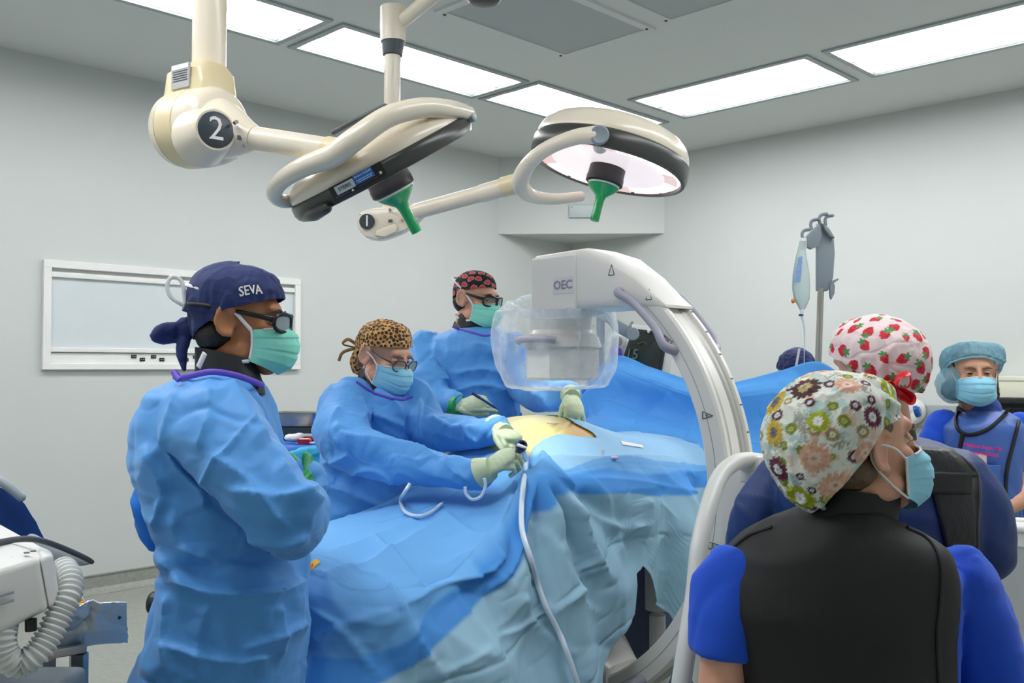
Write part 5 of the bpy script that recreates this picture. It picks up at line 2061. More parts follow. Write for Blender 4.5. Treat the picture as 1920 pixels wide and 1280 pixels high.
gw3 = cloth('gown', g3, .008, M_gown, p3, .011, 7, 29, 6, None, lambda co: ridges(co, (.6, -.2, -.6), 9, 33, .009, 4), oct=4, lines=[
    ([(812, 640), (830, 690), (826, 730)], .016, 12, 4), ([(850, 700), (900, 690), (950, 700)], .012, 10, 3), ([(880, 640), (930, 660), (960, 700)], .012, 12, 4), ([(840, 735), (900, 720), (960, 730)], .012, 10, 3), ([(1000, 735), (1030, 745), (1055, 765)], .014, 7, 3), ([(930, 720), (955, 750), (965, 790)], .012, 9, 3)])
T_g = tree_of(gw3)
obj('neck_binding', MB().tube([hit(T_g, a, b, .002, 4.1)[0] for a, b in [tuple(k[:2]) for k in catmull([(848, 612), (864, 618), (888, 625), (910, 630), (930, 625)], 40)]], .005, 10, flat=.6), M_purple, gw3)
cloth('collar', MB().tube([H3(0, -.035, -.118), P(886, 606, 4.19), P(884, 617, 4.2)], [.062, .076, .086], 26, n=8), .006, M_collar, p3, .005, 18, 15, 3)
obj('gown_tie', MB().tube([P(968, 800, 4.02), P(972, 786, 4.0), P(975, 772, 4.0), P(978, 790, 4.0), P(974, 810, 4.02)], .012, 8, n=16, flat=.3), M_gown, gw3)
G = cap_grid(H3, hem_std(26, 12, -22), (.084, .105, .108), puff=lambda ph, el, t: .006 * np.exp(-((t - .5) / .3) ** 2), wr=.0025, seed=17, n=(260, 170))
put_cap('surgical_cap', H3, G, blotches, p3)
mask(H3, p3, M_teal, 'ties')
glasses(H3, p3, True)
cloth('hair', MB().ell(H3(0, -.052, -.02), .0755, .05, .05, H3.R), .005, M_hair_k, p3, .002, 60, 3, 2)
w_r = P(862, 760, 3.88)
gl = glove('glove', p3, hand_shells(w_r, P(918, 752, 3.82) - w_r, (-.1, -.8, .5), 1, (8, 40, 48, 52), thumb_out=.3), M_glove)
obj('under_cuff', MB().tube([P(846, 757, 3.925), P(862, 760, 3.885)], [.046, .042], 22), M_gglove, gl)
w_l = P(1073, 742, 3.52)
gl = glove('glove', p3, hand_shells(w_l, (.03, -.74, -.64), (.05, -.64, .74), 1, (16, 14, 16, 22), thumb_out=.5, spread=.2, size=.92), M_glove)
obj('cuff_roll', MB().tube([P(1067, 737, 3.59), P(1073, 745, 3.51)], [.042, .031], 22), M_glove, gl)
shoes(b3, .1, (.6, -.8, 0), p3)
pen = empty('marker_pen', P(910, 752, 3.79), 'dark blue marking pen held by the tall surgeon behind', 'pen')
obj('barrel', MB().tube([P(888, 738, 3.80), P(925, 762, 3.76)], .005, 12), M_blueplastic, pen)
obj('tip', MB().tube([P(925, 762, 3.76), P(934, 768, 3.75)], [.005, .0015], 12), M_navy, pen)
obj('cap', MB().tube([P(886, 737, 3.802), P(900, 746, 3.787)], .0062, 12), M_navy, pen)

# ---- helper behind the screen, only a navy cap ---------------------------------
H4 = Head(1494, 700, 4.95, (-.3, -1, 0), pitch=-25)
b4 = V(P(1494, 700, 5.0).x, 5.05, 0)
p4 = empty('person', b4, 'person mostly hidden behind the blue screen, only the navy cap showing', 'person')
me = body_mesh(H4, {'neck': [H4.c + V(0, .08, -.2), H4.c + V(0, .1, -.26)], 'limbs': [([H4.c + V(s * .18, .1, -.28), H4.c + V(s * .22, .05, -.55), H4.c + V(s * .12, -.15, -.6)], [.05, .045, .03]) for s in (-1, 1)] + legs(b4, .09, .85, None),
                    'rows': []}, .008)
put('body', me, M_skin_m, p4, True, angle=None)
sc4 = MB()
sc4.loft([[b4 + V(w * cpow(math.cos(2 * math.pi * k / 28), .8), t * cpow(math.sin(2 * math.pi * k / 28), .8), z) for k in range(28)] for z, w, t in ((.78, .2, .14), (1.0, .2, .13), (1.2, .22, .13), (1.32, .2, .11), (1.36, .1, .08))])
for s in (-1, 1):
    sc4.tube([H4.c + V(s * .17, .1, -.26), H4.c + V(s * .21, .07, -.45)], [.075, .07], 18, round_ends=True)
cloth('scrub_top', sc4, .01, M_navyv, p4, .008, 8, 4, 4)
G = cap_grid(H4, hem_std(20, 4, -34), (.092, .108, .104), puff=lambda ph, el, t: .010 * np.sin(ph * 4 + 1) * t * (1 - t) + .008, wr=.005, seed=27)
cp4 = put_cap('surgical_cap', H4, G, None, p4, M_navy)
obj('cap_tie', MB().tube([P(1499, 653, 4.80), P(1496, 668, 4.80), P(1492, 690, 4.80)], .006, 8, n=10, flat=.4), M_strap, cp4)
mask(H4, p4, M_cyan, 'loops')
shoes(b4, .09, (-.3, -1, 0), p4, .84)

# ---- person in the strawberry cap, back turned -----------------------------------
H5 = Head(1637, 700, 2.22, (-.38, .92, 0), pitch=-5)
b5 = V(P(1640, 900, 2.22).x, 2.22, 0)
p5 = empty('person', b5, 'person in pink strawberry-print cap and navy lead vest, back turned', 'person')
hipz = .78
me = body_mesh(H5, {'neck': [P(1640, 800, 2.22), P(1640, 830, 2.22)], 'limbs': [([P(1800, 900, 2.22), P(1855, 1010, 2.2), P(1800, 1120, 2.34)], [.05, .042, .03]), ([P(1480, 900, 2.3), P(1430, 1010, 2.32), P(1470, 1100, 2.45)], [.05, .042, .03])] + legs(b5, .09, hipz, None),
                    'rows': [[(835, 1560, 1720, 2.22, .14), (900, 1480, 1800, 2.22, .18), (1100, 1520, 1770, 2.22, .2), (1270, 1520, 1770, 2.22, .22)]]}, .007)
put('body', me, M_skin_l, p5, True, angle=None)
v5 = MB().rows([(818, 1590, 1700, 2.22, .17), (832, 1545, 1760, 2.22, .21), (862, 1480, 1815, 2.22, .26), (920, 1455, 1835, 2.22, .29), (1020, 1470, 1830, 2.22, .3), (1150, 1480, 1820, 2.22, .31), (1300, 1480, 1825, 2.22, .33), (1480, 1475, 1830, 2.22, .35)])
v5.tube([P(1790, 900, 2.22), P(1830, 960, 2.2), P(1845, 1035, 2.19)], [.072, .075, .07], 20, n=12, round_ends=True)
v5.tube([P(1480, 905, 2.28), P(1430, 970, 2.30), P(1410, 1040, 2.32)], [.075, .075, .07], 20, n=12, round_ends=True)
vo5 = cloth('scrub_top', v5, .009, M_navyv, p5, .008, 7, 44, 6)
cloth('collar', MB().tube([P(1660, 790, 2.2), P(1655, 812, 2.2), P(1650, 836, 2.21)], [.066, .076, .09], 24, n=8), .006, M_collar, p5, .004, 18, 15, 3)
G = cap_grid(H5, hem_std(24, 4, -38), (.094, .112, .116), puff=lambda ph, el, t: .012 * np.exp(-((t - .6) / .3) ** 2) + .012 * np.clip(-np.cos(ph), 0, 1) * np.clip(t - .3, 0, 1), wr=.004, seed=37, n=(260, 170))
cp5 = put_cap('surgical_cap', H5, G, strawberries, p5)
bc = P(1676, 728, 2.065)
M_satin = mat('red_satin', '#d8131c', .35, coat=.2)
bow = obj('cap_bow', MB().ell(bc, .012, .011, .013), M_satin, cp5)
for loop in ([(0, 0, 0), (10, -22, .006), (30, -26, .012), (30, -6, .008), (10, 2, .002)], [(0, 0, 0), (14, 4, .006), (34, 14, .012), (30, 24, .008), (8, 8, .002)], [(0, 0, 0), (-12, -12, .006), (-22, -4, .008), (-10, 4, .002)]):
    obj('bow_loop', MB().tube([P(1676 + a, 728 + b, 2.06 - c) for a, b, c in loop], [.008] + [.013] * (len(loop) - 2) + [.007], 10, n=24, flat=.22, up=(.2, -.9, .3)), M_satin, bow)
obj('bow_tail', MB().tube([P(1676, 728, 2.06), P(1690, 742, 2.05), P(1704, 752, 2.05)], [.006, .012, .009], 10, n=12, flat=.2, up=(.2, -.9, .3)), M_satin, bow)
shoes(b5, .09, (-.38, .92, 0), p5, .8)

# ---- nurse in the floral cap, nearest the camera -----------------------------------
H6 = Head(1612, 838, 1.74, (.965, .26, 0), pitch=4, roll=0)
b6 = V(P(1560, 1000, 1.78).x, 1.78, 0)
p6 = empty('person', b6, 'nurse in floral cap and black lead vest over royal blue scrubs, nearest the camera', 'person')
me = body_mesh(H6, {'neck': [P(1575, 945, 1.76), P(1568, 985, 1.77)], 'limbs': [([P(1412, 1085, 1.77), P(1364, 1175, 1.74), P(1352, 1280, 1.72), P(1385, 1400, 1.85)], [.052, .046, .042, .032]), ([P(1760, 1090, 1.80), P(1845, 1190, 1.8), P(1880, 1320, 1.8), P(1830, 1400, 1.95)], [.052, .048, .042, .03])] + legs(b6, .1, .62, None),
                    'rows': [[(975, 1480, 1660, 1.77, .14), (1060, 1400, 1740, 1.77, .19), (1250, 1430, 1740, 1.78, .21), (1480, 1420, 1750, 1.78, .24)]]}, .0042)
bd6 = put('body', me, M_skin_l, p6, True, 'light-skinned face in profile', angle=None)
eyes(H6, bd6, M_hair_b)
s6 = MB().rows([(990, 1440, 1700, 1.77, .18), (1030, 1385, 1760, 1.77, .23), (1080, 1365, 1785, 1.77, .26), (1300, 1375, 1780, 1.78, .28), (1500, 1360, 1800, 1.78, .3)])
s6.tube([P(1405, 1065, 1.76), P(1378, 1110, 1.75), P(1362, 1170, 1.74), P(1357, 1228, 1.735)], [.072, .07, .066, .062], 22, n=16, round_ends=False)
s6.tube([P(1765, 1070, 1.79), P(1800, 1110, 1.80), P(1835, 1180, 1.8), P(1862, 1270, 1.8), P(1875, 1340, 1.8)], [.072, .073, .07, .068, .068], 22, n=16, round_ends=False)
cloth('scrub_top', s6, .008, M_royal, p6, .007, 8, 54, 5, None, lambda co: ridges(co, (.2, 0, -1), 13, 55, .006, 5))
ve6 = MB().rows([(948, 1530, 1640, 1.74, .17), (968, 1490, 1665, 1.745, .21), (990, 1440, 1700, 1.75, .25), (1012, 1395, 1740, 1.755, .28), (1032, 1372, 1762, 1.76, .30), (1075, 1356, 1772, 1.76, .315), (1130, 1352, 1770, 1.76, .325), (1190, 1366, 1764, 1.765, .33), (1280, 1385, 1768, 1.77, .34), (1420, 1390, 1780, 1.78, .36), (1600, 1380, 1790, 1.78, .38)])
vo6 = cloth('lead_vest', ve6, .008, M_vest, p6, .004, 5, 64, 10, None, lambda co: ridges(co, (.3, 0, -1), 6, 65, .006, 3))
PIPE6 = ([(1448, 988), (1402, 1006), (1374, 1032), (1358, 1075), (1357, 1130), (1371, 1190), (1392, 1278)], [(1700, 990), (1736, 1008), (1757, 1034), (1765, 1075), (1763, 1130), (1757, 1190), (1760, 1278)])
cl6 = MB().loft([[P(1570 + a * math.cos(t) + sk, y + 12 * math.cos(t), 1.745 + a * 1.745 / F * math.sin(t)) for t in np.linspace(0, 2 * math.pi, 44, endpoint=False)]
                 for y, a, sk in ((1015, 102, 4), (990, 92, 18), (965, 84, 30), (940, 79, 40), (922, 76, 46), (922, 70, 46), (945, 74, 40))])
obj('collar', cl6, M_vest, p6, angle=60)


def puff6(ph, el, t):
    back = np.clip(-np.cos(ph - .0), 0, 1)
    return .024 * np.exp(-((t - .55) / .35) ** 2) * (1 - .75 * np.clip(np.cos(ph), 0, 1)) + .068 * back ** 1.2 * np.clip(t, 0, 1) ** .8 * (1 - .3 * t) - .012 * np.clip(np.cos(ph), 0, 1) * t


G = cap_grid(H6, hem_std(27, 15, -50), (.088, .108, .112), puff=puff6, wr=.0045, seed=47, n=(330, 230))
f_ = G.reshape(-1, 3)
dr_ = f_ - np.array((0, -.012, .02))
dr_ /= np.linalg.norm(dr_, axis=1, keepdims=True)
# gathered folds sweeping from the forehead back
ga = np.arctan2(f_[:, 2] - .05, -f_[:, 1] + .13)
fo = .003 * np.sin(ga * 22 + 2 * np.sin(f_[:, 0] * 20)) * np.exp(-((f_[:, 1] - .03) / .07) ** 2)
G = (f_ + dr_ * fo[:, None]).reshape(G.shape)
G[-1] = G[0]
cp6 = put_cap('surgical_cap', H6, G, flowers, p6)
obj('cap_button', MB().lathe([(.011, -.004), (.011, .002), (.008, .005), (.002, .005)], H6(.064, .078, .062), H6.R @ Vector((.7, .6, .2)), 20), mat('blue_button', '#2a6fd0', .3), cp6)
obj('cap_toggle', MB().tube([H6(.02, -.105, -.085), H6(.03, -.10, -.098), H6(.04, -.085, -.098), H6(.045, -.075, -.088)], .005, 8, n=14), mat('grey_cord', '#9aa0a2', .5), cp6)
mask(H6, p6, M_cyan, 'loops', droop=-.006)
hb = MB().ell(H6(0, -.045, -.03), .079, .058, .05, H6.R).ell(H6(.066, .0, .040), .012, .024, .022, H6.R).ell(H6(-.066, .0, .040), .012, .024, .022, H6.R)
cloth('hair', hb, .004, M_hair_b, p6, .002, 60, 3, 2)
tat = MB()
n6 = (H6.R @ Vector((.9, -.35, 0))).normalized()
u6 = (H6.R @ Vector((.35, .9, -.25))).normalized()
w6 = Vector((0, 0, 1))
tc6 = P(1592, 888, 1.655)
for pts in ([(0, -.016), (-.002, 0), (0, .018), (.002, 0), (0, -.016)], [(-.004, -.004), (-.012, .004), (-.013, .013), (-.007, .013), (-.008, .008)], [(.004, -.004), (.012, .004), (.013, .013), (.007, .013), (.008, .008)], [(-.009, -.005), (.009, -.005)], [(-.003, -.008), (-.008, -.014)], [(.003, -.008), (.008, -.014)]):
    tat.tube([tc6 + u6 * a * 1.1 + w6 * b * 1.1 for a, b in pts], .0012, 6, n=12 if len(pts) > 2 else None)
TAT = (tat, bd6)
shoes(b6, .1, (.86, .48, 0), p6, .66, M_royal)

# ---- woman in the bouffant cap by the end wall ---------------------------------------
H7 = Head(1826, 703, 3.78, (-.26, -1, 0), pitch=-2)
b7 = V(P(1850, 900, 3.85).x, 3.86, 0)
p7 = empty('person', b7, 'woman in sheer blue bouffant cap and blue lead apron facing the camera', 'person')
hipz = .8
armR = [P(1768, 790, 3.84), P(1752, 870, 3.86), P(1800, 950, 3.72), P(1860, 965, 3.66)]
armL = [P(1918, 800, 3.84), P(1932, 880, 3.80), P(1915, 935, 3.70), P(1868, 962, 3.64)]
me = body_mesh(H7, {'neck': [P(1836, 770, 3.83), P(1838, 790, 3.85)], 'limbs': [(armR, [.036, .042, .036, .026]), (armL, [.038, .046, .04, .028])] + legs(b7, .09, hipz, None),
                    'rows': [[(785, 1790, 1890, 3.85, .13), (830, 1768, 1915, 3.85, .17), (950, 1780, 1905, 3.86, .19), (1060, 1775, 1910, 3.86, .2)]]})
hd = hand_shells(P(1862, 963, 3.62), (-.9, .1, -.2), (0, -.9, .3), 1, (25, 30, 35, 40))
bd7 = put('body', me, M_skin_m, p7, True, 'tan face and bare forearms', angle=None)
cloth('hand', hd, .003, M_skin_m, p7, .0005, 50, 2, 4)
eyes(H7, bd7, M_hair_b)
s7 = MB().rows([(776, 1800, 1882, 3.85, .15), (790, 1770, 1912, 3.85, .19), (820, 1752, 1932, 3.85, .23), (900, 1760, 1925, 3.86, .24), (1000, 1765, 1920, 3.86, .25)])
s7.tube([P(1768, 795, 3.85), P(1752, 830, 3.85), P(1747, 862, 3.84)], [.062, .064, .062], 20, n=10)
s7.tube([P(1915, 800, 3.84), P(1928, 835, 3.82), P(1934, 868, 3.80)], [.066, .068, .066], 20, n=10)
s7.ell(P(1771, 795, 3.85), .064, .06, .062).ell(P(1914, 800, 3.84), .066, .06, .064)
cloth('scrub_top', s7, .008, M_royal, p7, .006, 9, 74, 5)
ap = MB().rows([(768, 1808, 1875, 3.83, .19), (780, 1782, 1900, 3.82, .24), (800, 1766, 1912, 3.81, .28), (850, 1770, 1905, 3.80, .29), (950, 1776, 1902, 3.80, .31), (1080, 1770, 1912, 3.81, .34), (1250, 1762, 1925, 3.82, .38), (1330, 1760, 1928, 3.82, .4)])
ap7 = cloth('lead_apron', ap, .008, M_apron, p7, .006, 8, 84, 6, None, lambda co: ridges(co, (0, 0, 1), 10, 85, .005, 5))
tk = MB().tube([H7(0, -.03, -.10), P(1838, 764, 3.82), P(1838, 785, 3.82)], [.064, .075, .09], 24, n=8)
cloth('collar', tk, .006, mat('deep_blue_collar', '#274a9a', .5), p7, .004, 16, 3, 3)
PIPE7 = ([(1797, 765), (1792, 790), (1800, 808), (1820, 815), (1850, 806), (1875, 786), (1890, 768)], [(1806, 812), (1800, 840), (1792, 870)], [(1910, 790), (1900, 830), (1890, 870), (1886, 900), (1886, 940)])
pk = MB().hexa([P(1792, 868, 3.625), P(1876, 872, 3.625), P(1876, 872, 3.65), P(1792, 868, 3.65)], [P(1796, 940, 3.625), P(1872, 945, 3.625), P(1872, 945, 3.65), P(1796, 940, 3.65)], .004)
pk7 = obj('pocket', pk, M_apron, p7)
put('embroidery', text_mesh('Matthew Scott, MD', .0185, P(1843, 838, 3.628), (1, 0, -.13), (0, 0, 1), bold=.0007), M_pink, ap7, False)
put('embroidery', text_mesh('Sports Medicine', .0185, P(1843, 850, 3.628), (1, 0, -.13), (0, 0, 1), bold=.0007), M_pink, ap7, False)
ph7 = empty('phone', P(1838, 862, 3.628), 'pale pink phone tucked in the blue apron pocket', 'phone')
obj('case', MB().hexa([P(1817, 847, 3.628), P(1850, 852, 3.628), P(1850, 852, 3.638), P(1817, 847, 3.638)], [P(1817, 890, 3.628), P(1850, 894, 3.628), P(1850, 894, 3.638), P(1817, 890, 3.638)], .004), mat('phone_case', '#e4c4c4', .4), ph7)
obj('camera_bump', MB().box(P(1824, 853, 3.627), (.018, .004, .009), None, .002), M_black, ph7)
bg7 = empty('id_badge', P(1806, 858, 3.62), 'white badge with red edge clipped to the blue apron', 'badge')
obj('card', MB().hexa([P(1800, 846, 3.622), P(1815, 848, 3.622), P(1815, 848, 3.626), P(1800, 846, 3.626)], [P(1800, 865, 3.622), P(1812, 866, 3.622), P(1812, 866, 3.626), P(1800, 865, 3.626)], .001), M_inkw, bg7)
obj('edge', MB().box(P(1800, 856, 3.6215), (.005, .003, .04)), M_red, bg7)
G = cap_grid(H7, hem_std(30, 8, -48), (.10, .115, .112), puff=lambda ph, el, t: .030 * np.exp(-((t - .62) / .28) ** 2) * (1 + .25 * np.sin(ph * 3 + .8)) * (1 - .6 * np.clip(np.cos(ph), 0, 1) ** 3) - .012 * (t > .97), wr=.006, seed=57)
M_bouf = mat('bouffant_mesh', '#7fb8cc', .7, alpha=.5, bump=.1, bscale=300)
cp7 = put_cap('bouffant_cap', H7, G, None, p7, M_bouf, .0008)
el_ = [Vector(q) for q in H7.arr(G)[::6, -1]]
obj('elastic', MB().tube(el_ + el_[:1], .004, 8), mat('bouffant_elastic', '#8fd0e6', .7), cp7)
lobe = MB().ell(P(1786, 722, 3.80), .066, .06, .075)
me = remesh(lobe, .005, 2)
co = coords(me)
setco(me, co + normals(me) * crumple(co, .006, 26, 4, None, 2)[:, None])
put('bouffant_bag', me, M_bouf, cp7, True, angle=None)
hr7 = MB().ell(H7(0, -.03, .035), .082, .092, .092, H7.R).ell(H7(.0, -.04, -.045), .078, .06, .06, H7.R).ell(P(1788, 730, 3.81), .048, .045, .045)
hr7.tube([H7(-.07, -.02, 0), H7(-.075, -.035, -.08), H7(-.07, -.05, -.13), H7(-.11, -.06, -.15)], [.02, .026, .026, .012], 14, n=14, round_ends=True)
cloth('hair', hr7, .005, mat('dark_brown_hair', '#33251f', .45, bump=.4, bscale=160), p7, .003, 40, 3, 2)
mask(H7, p7, M_cyan, 'loops')
shoes(b7, .09, (-.2, -1, 0), p7, .8, M_royal)
# ------------------------------------------------------------------ things lying on surfaces
def lay(name, px, m, tree, par=None, lift=.003, thick=.0015, label=None):
    """a flat patch of soft material laid on a surface, corner list in order"""
    q = [hit(tree, a, b, lift) for a, b in px]
    n = sum((k[1] for k in q), Vector()).normalized()
    nu = 8
    G = []
    for i in range(nu):
        row = []
        for j in range(nu):
            u, v = i / (nu - 1), j / (nu - 1)
            a = (px[0][0] * (1 - u) + px[1][0] * u) * (1 - v) + (px[3][0] * (1 - u) + px[2][0] * u) * v
            b = (px[0][1] * (1 - u) + px[1][1] * u) * (1 - v) + (px[3][1] * (1 - u) + px[2][1] * u) * v
            row.append(tuple(hit(tree, a, b, lift)[0]))
        G.append(row)
    return obj(name, MB().grid(np.array(G), thick), m, par, True, label, angle=None)


def drape_text(me, tree, lift=.0015):
    """press a text mesh onto a surface along the sight of its maker"""
    co = coords(me)
    o = Vector((0, 0, CZ))
    for i, c in enumerate(co):
        d = (Vector(c) - o).normalized()
        loc, nor, k, dist = tree.ray_cast(o, d)
        if loc is not None and abs(dist - (Vector(c) - o).length) < .08:
            co[i] = loc - d * lift
    setco(me, co)
    return me


T_dr = tree_of(dr)
st = lay('sticker', [(566, 1066), (592, 1050), (600, 1056), (566, 1086)], M_yel, T_dr)
tag(st, 'yellow sticker with red print on the blue sheet beside the navy-capped surgeon', 'sticker')
for k in range(4):
    a, b = 571 + k * 4.2, 1071 - k * 3.2
    lay('print_mark', [(a, b), (a + 2.6, b - 2), (a + 3.2, b + 3), (a + .6, b + 5)], M_red, T_dr, st, .0055, .0005)
tb_ = lay('label_strip', [(1163, 828), (1203, 836), (1206, 841), (1166, 835)], M_inkw, T_dr)
tag(tb_, 'white paper strip lying on the sheet near the curved x-ray arm', 'paper strip')
cl_ = empty('drape_clip', hit(T_dr, 1128, 856, .01)[0], 'small clear clip on the sheet below the exposed back', 'clip')
obj('clip', MB().box(hit(T_dr, 1128, 854, .008)[0], (.012, .012, .03), None, .002), M_tube, cl_)
obj('pad', MB().ell(hit(T_dr, 1150, 860, .006)[0], .014, .012, .006), mat('pink_pad', '#c9b4e0', .5), cl_)

# pipings and straps sewn onto the vests
T_v6 = tree_of(vo6)
for pts in PIPE6:
    q = [Vector(k) for k in catmull([a + (0,) for a in pts], 60)]
    obj('piping', MB().tube([hit(T_v6, k.x, k.y, .001, 1.62)[0] for k in q], .0045, 8), M_collar, vo6)
T_v7 = tree_of(ap7)
for pts in PIPE7:
    q = [Vector(k) for k in catmull([a + (0,) for a in pts], 50)]
    obj('binding', MB().tube([hit(T_v7, k.x, k.y, .001, 3.66)[0] for k in q], .010, 10, flat=.7), M_collar, ap7)
T_v5 = tree_of(vo5)
M_shinyv = mat('shiny_vest', '#0e0f13', .4, bump=.3, bscale=60)
lay('lead_vest', [(1690, 838), (1782, 846), (1828, 892), (1690, 892)], M_shinyv, T_v5, p5, .005, .004)
lay('lead_vest', [(1742, 905), (1828, 892), (1832, 1085), (1785, 1085)], M_shinyv, T_v5, p5, .004, .003)
lay('strap', [(1690, 886), (1816, 887), (1813, 928), (1690, 925)], M_vest, T_v5, p5, .009, .003)
q = [Vector(k) for k in catmull([a + (0,) for a in ((1775, 845), (1808, 866), (1828, 890), (1833, 930), (1830, 985), (1830, 1060))], 50)]
obj('vest_binding', MB().tube([hit(T_v5, k.x, k.y, .004, 2.08)[0] for k in q], .005, 8), mat('binding_grey', '#4a4c52', .5), p5)

T_de = tree_of(det)
for (x, y) in ((1146, 506), (1216, 552)):
    q = [hit(T_de, x + a, y + b, .001, 3.1)[0] for a, b in ((-5, 10), (6, 9), (1, -10))]
    mk = MB()
    for k in range(3):
        mk.tube([q[k], q[(k + 1) % 3]], .0012, 6)
    obj('warning_mark', mk, M_dgrey, ca)

# suction hose: from the hands down the front of the sheet
pts = [P(980, 842, 2.97)]
for (a, b) in ((984, 870), (985, 905), (980, 950), (980, 1000), (988, 1050), (1002, 1092), (1022, 1140), (1044, 1185)):
    pts.append(hit(T_dr, a, b, .012, 2.75)[0])
yl = pts[-1].y
pts += [P(1060, 1215, yl - .02), P(1074, 1255, yl - .03), P(1086, 1300, yl - .03), P(1090, 1400, yl - .02), P(1092, 1560, yl), P(1094, 1620, yl + .0)]
hose = obj('suction_hose', MB().tube(pts, .0085, 14, n=140), mat('hose_frost', '#cfe0ee', .25, coat=.4), None, angle=None)
tag(hose, 'pale plastic hose running from the hands down the blue sheet', 'hose')
lp = []
for (a, b) in ((769, 906), (757, 925), (752, 945), (760, 966), (780, 974), (806, 968), (830, 950)):
    lp.append(hit(T_dr, a, b, .012, 2.95)[0] if b > 940 else P(a, b, 2.93))
o_ = obj('loop_tubing', MB().tube(lp, .0058, 12, n=60), mat('hose_frost', '#cfe0ee', .25, coat=.4), None, angle=None)
tag(o_, 'larger loop of clear tubing hanging under the leopard-capped assistant\'s sleeve', 'tubing', 'clear tubing loops')
lp = [P(a, b, 2.90) for a, b in ((872, 912), (874, 926), (886, 936), (902, 930), (910, 912), (908, 896))]
o_ = obj('loop_tubing', MB().tube(lp, .005, 12, n=50), mat('hose_frost', '#cfe0ee', .25, coat=.4), None, angle=None)
tag(o_, 'smaller loop of clear tubing by the assistant\'s cuff and near glove', 'tubing', 'clear tubing loops')
# instrument held between the hands
ti = empty('scope_handle', P(980, 838, 2.955), 'navy round instrument with white tip held in both gloves', 'instrument')
ax = (Vector((0, 0, CZ)) - P(978, 838, 2.96)).normalized() + V(.15, 0, .25)
obj('ring', MB().lathe([(.012, -.05), (.016, -.02), (.0175, .0), (.0165, .012), (.012, .014), (.011, .004)], P(978, 836, 2.955), ax, 28), M_navy, ti)
obj('tip', MB().tube([P(972, 834, 2.94), P(986, 839, 2.925)], [.0055, .004], 12, round_ends=True), M_inkw, ti)
nd = empty('needle', P(1030, 793, 3.28), 'thin steel needle held low over the exposed back', 'needle')
obj('shaft', MB().tube([P(1026, 793, 3.27), P(1072, 795, 3.37)], .0018, 8), M_steel, nd)
obj('hub', MB().tube([P(1064, 794.6, 3.352), P(1076, 795.2, 3.38)], .004, 10), M_inkw, nd)

# tattoo pressed on the nurse's neck
tat, bd_ = TAT
me = bpy.data.meshes.new('tattoo')
me.from_pydata([tuple(q) for q in tat.v], [], tat.f)
T_b6 = tree_of(bd_)
co = coords(me)
o0 = Vector((0, 0, CZ))
for i, c in enumerate(co):
    d = (Vector(c) - o0).normalized()
    loc, nor, k, dist = T_b6.ray_cast(o0, d)
    if loc is not None:
        co[i] = loc - d * .0008
setco(me, co)
put('tattoo', me, mat('tattoo_ink', '#4a3a38', .6), bd_, True, 'dark flower tattoo on the neck')

# ------------------------------------------------------------------ drip stand
iv = empty('drip_stand', V(P(1534, 700, 4.3).x, 4.3, 0), 'steel drip stand with grey hooked bracket against the end wall', 'drip stand')
xb_ = P(1534, 700, 4.3).x
obj('pole', MB().tube([V(xb_, 4.3, .08), P(1534, 690, 4.3), P(1539, 540, 4.3)], .0145, 20), M_steel, iv)
obj('bracket', MB().prism([P(a, b, 4.29) for a, b in ((1533.5, 418), (1542, 418), (1555, 430), (1564, 445), (1566, 475), (1563, 519), (1558, 537), (1553, 545), (1533, 545))], (0, .035, 0), .006), M_greyp, iv)
obj('bracket_wing', MB().prism([P(a, b, 4.27) for a, b in ((1537, 418), (1510, 445), (1513, 462), (1522, 467), (1535, 461), (1542, 440))], (0, .03, 0), .005), M_greyp, iv)
obj('bracket_fin', MB().prism([P(a, b, 4.26) for a, b in ((1545, 419), (1555, 428), (1566, 446), (1556, 442), (1546, 428))], (0, .03, 0), .003), M_greyp, iv)
for (x, y) in ((1505, 447), (1521, 428), (1537, 418), (1548, 421)):
    obj('hook', MB().tube([P(x, y, 4.28), P(x - 1, y - 9, 4.28), P(x + 3, y - 15, 4.28), P(x + 13, y - 17, 4.27)], .0075, 10, n=14, round_ends=True), M_greyp, iv)
obj('lower_hook', MB().prism([P(a, b, 4.28) for a, b in ((1556, 536), (1560, 526), (1572, 521), (1573, 524), (1564, 530), (1566, 537), (1565, 550), (1559, 562), (1557, 556))], (0, .018, 0), .003), M_greyp, iv)
obj('base', MB().lathe([(.26, .05), (.26, .07), (.03, .11), (.02, .1)], V(xb_, 4.3, 0), (0, 0, 1), 5), M_dgrey, iv)
for k in range(5):
    a = 2 * math.pi * k / 5
    obj('caster', MB().lathe([(.01, -.012), (.028, -.01), (.028, .01), (.01, .012)], V(xb_ + .24 * math.cos(a), 4.3 + .24 * math.sin(a), .028), (math.sin(a), -math.cos(a), 0), 16), M_black, iv)
ivb = empty('drip_bag', P(1502, 590, 4.26), 'clear fluid bag hanging from the drip stand bracket', 'drip bag')
R_ = []
for (y, xc, w, t) in ((452, 1505, 6, .006), (470, 1503, 8, .008), (490, 1502, 12, .016), (515, 1502, 16, .024), (540, 1502, 17, .026), (560, 1503, 15, .022), (572, 1504, 9, .014), (580, 1504, 5, .008)):
    c = P(xc, y, 4.26)
    R_.append([c + V(w * 4.26 / F * math.cos(2 * math.pi * k / 20), t * math.sin(2 * math.pi * k / 20), 0) for k in range(20)])
obj('bag', MB().loft(R_), glass('bag_film', '#e9f3f2', .1, .55), ivb)
obj('printed_label', MB().prism([P(a, b, 4.228) for a, b in ((1497, 482), (1505, 480), (1501, 528), (1488, 530))], (0, .001, 0)), mat('blue_print', '#8fb4e0', .5, var=.4, vscale=300), ivb, False)
obj('top_tab', MB().box(P(1506, 456, 4.26), (.03, .004, .05), None, .002), M_inkw, ivb)
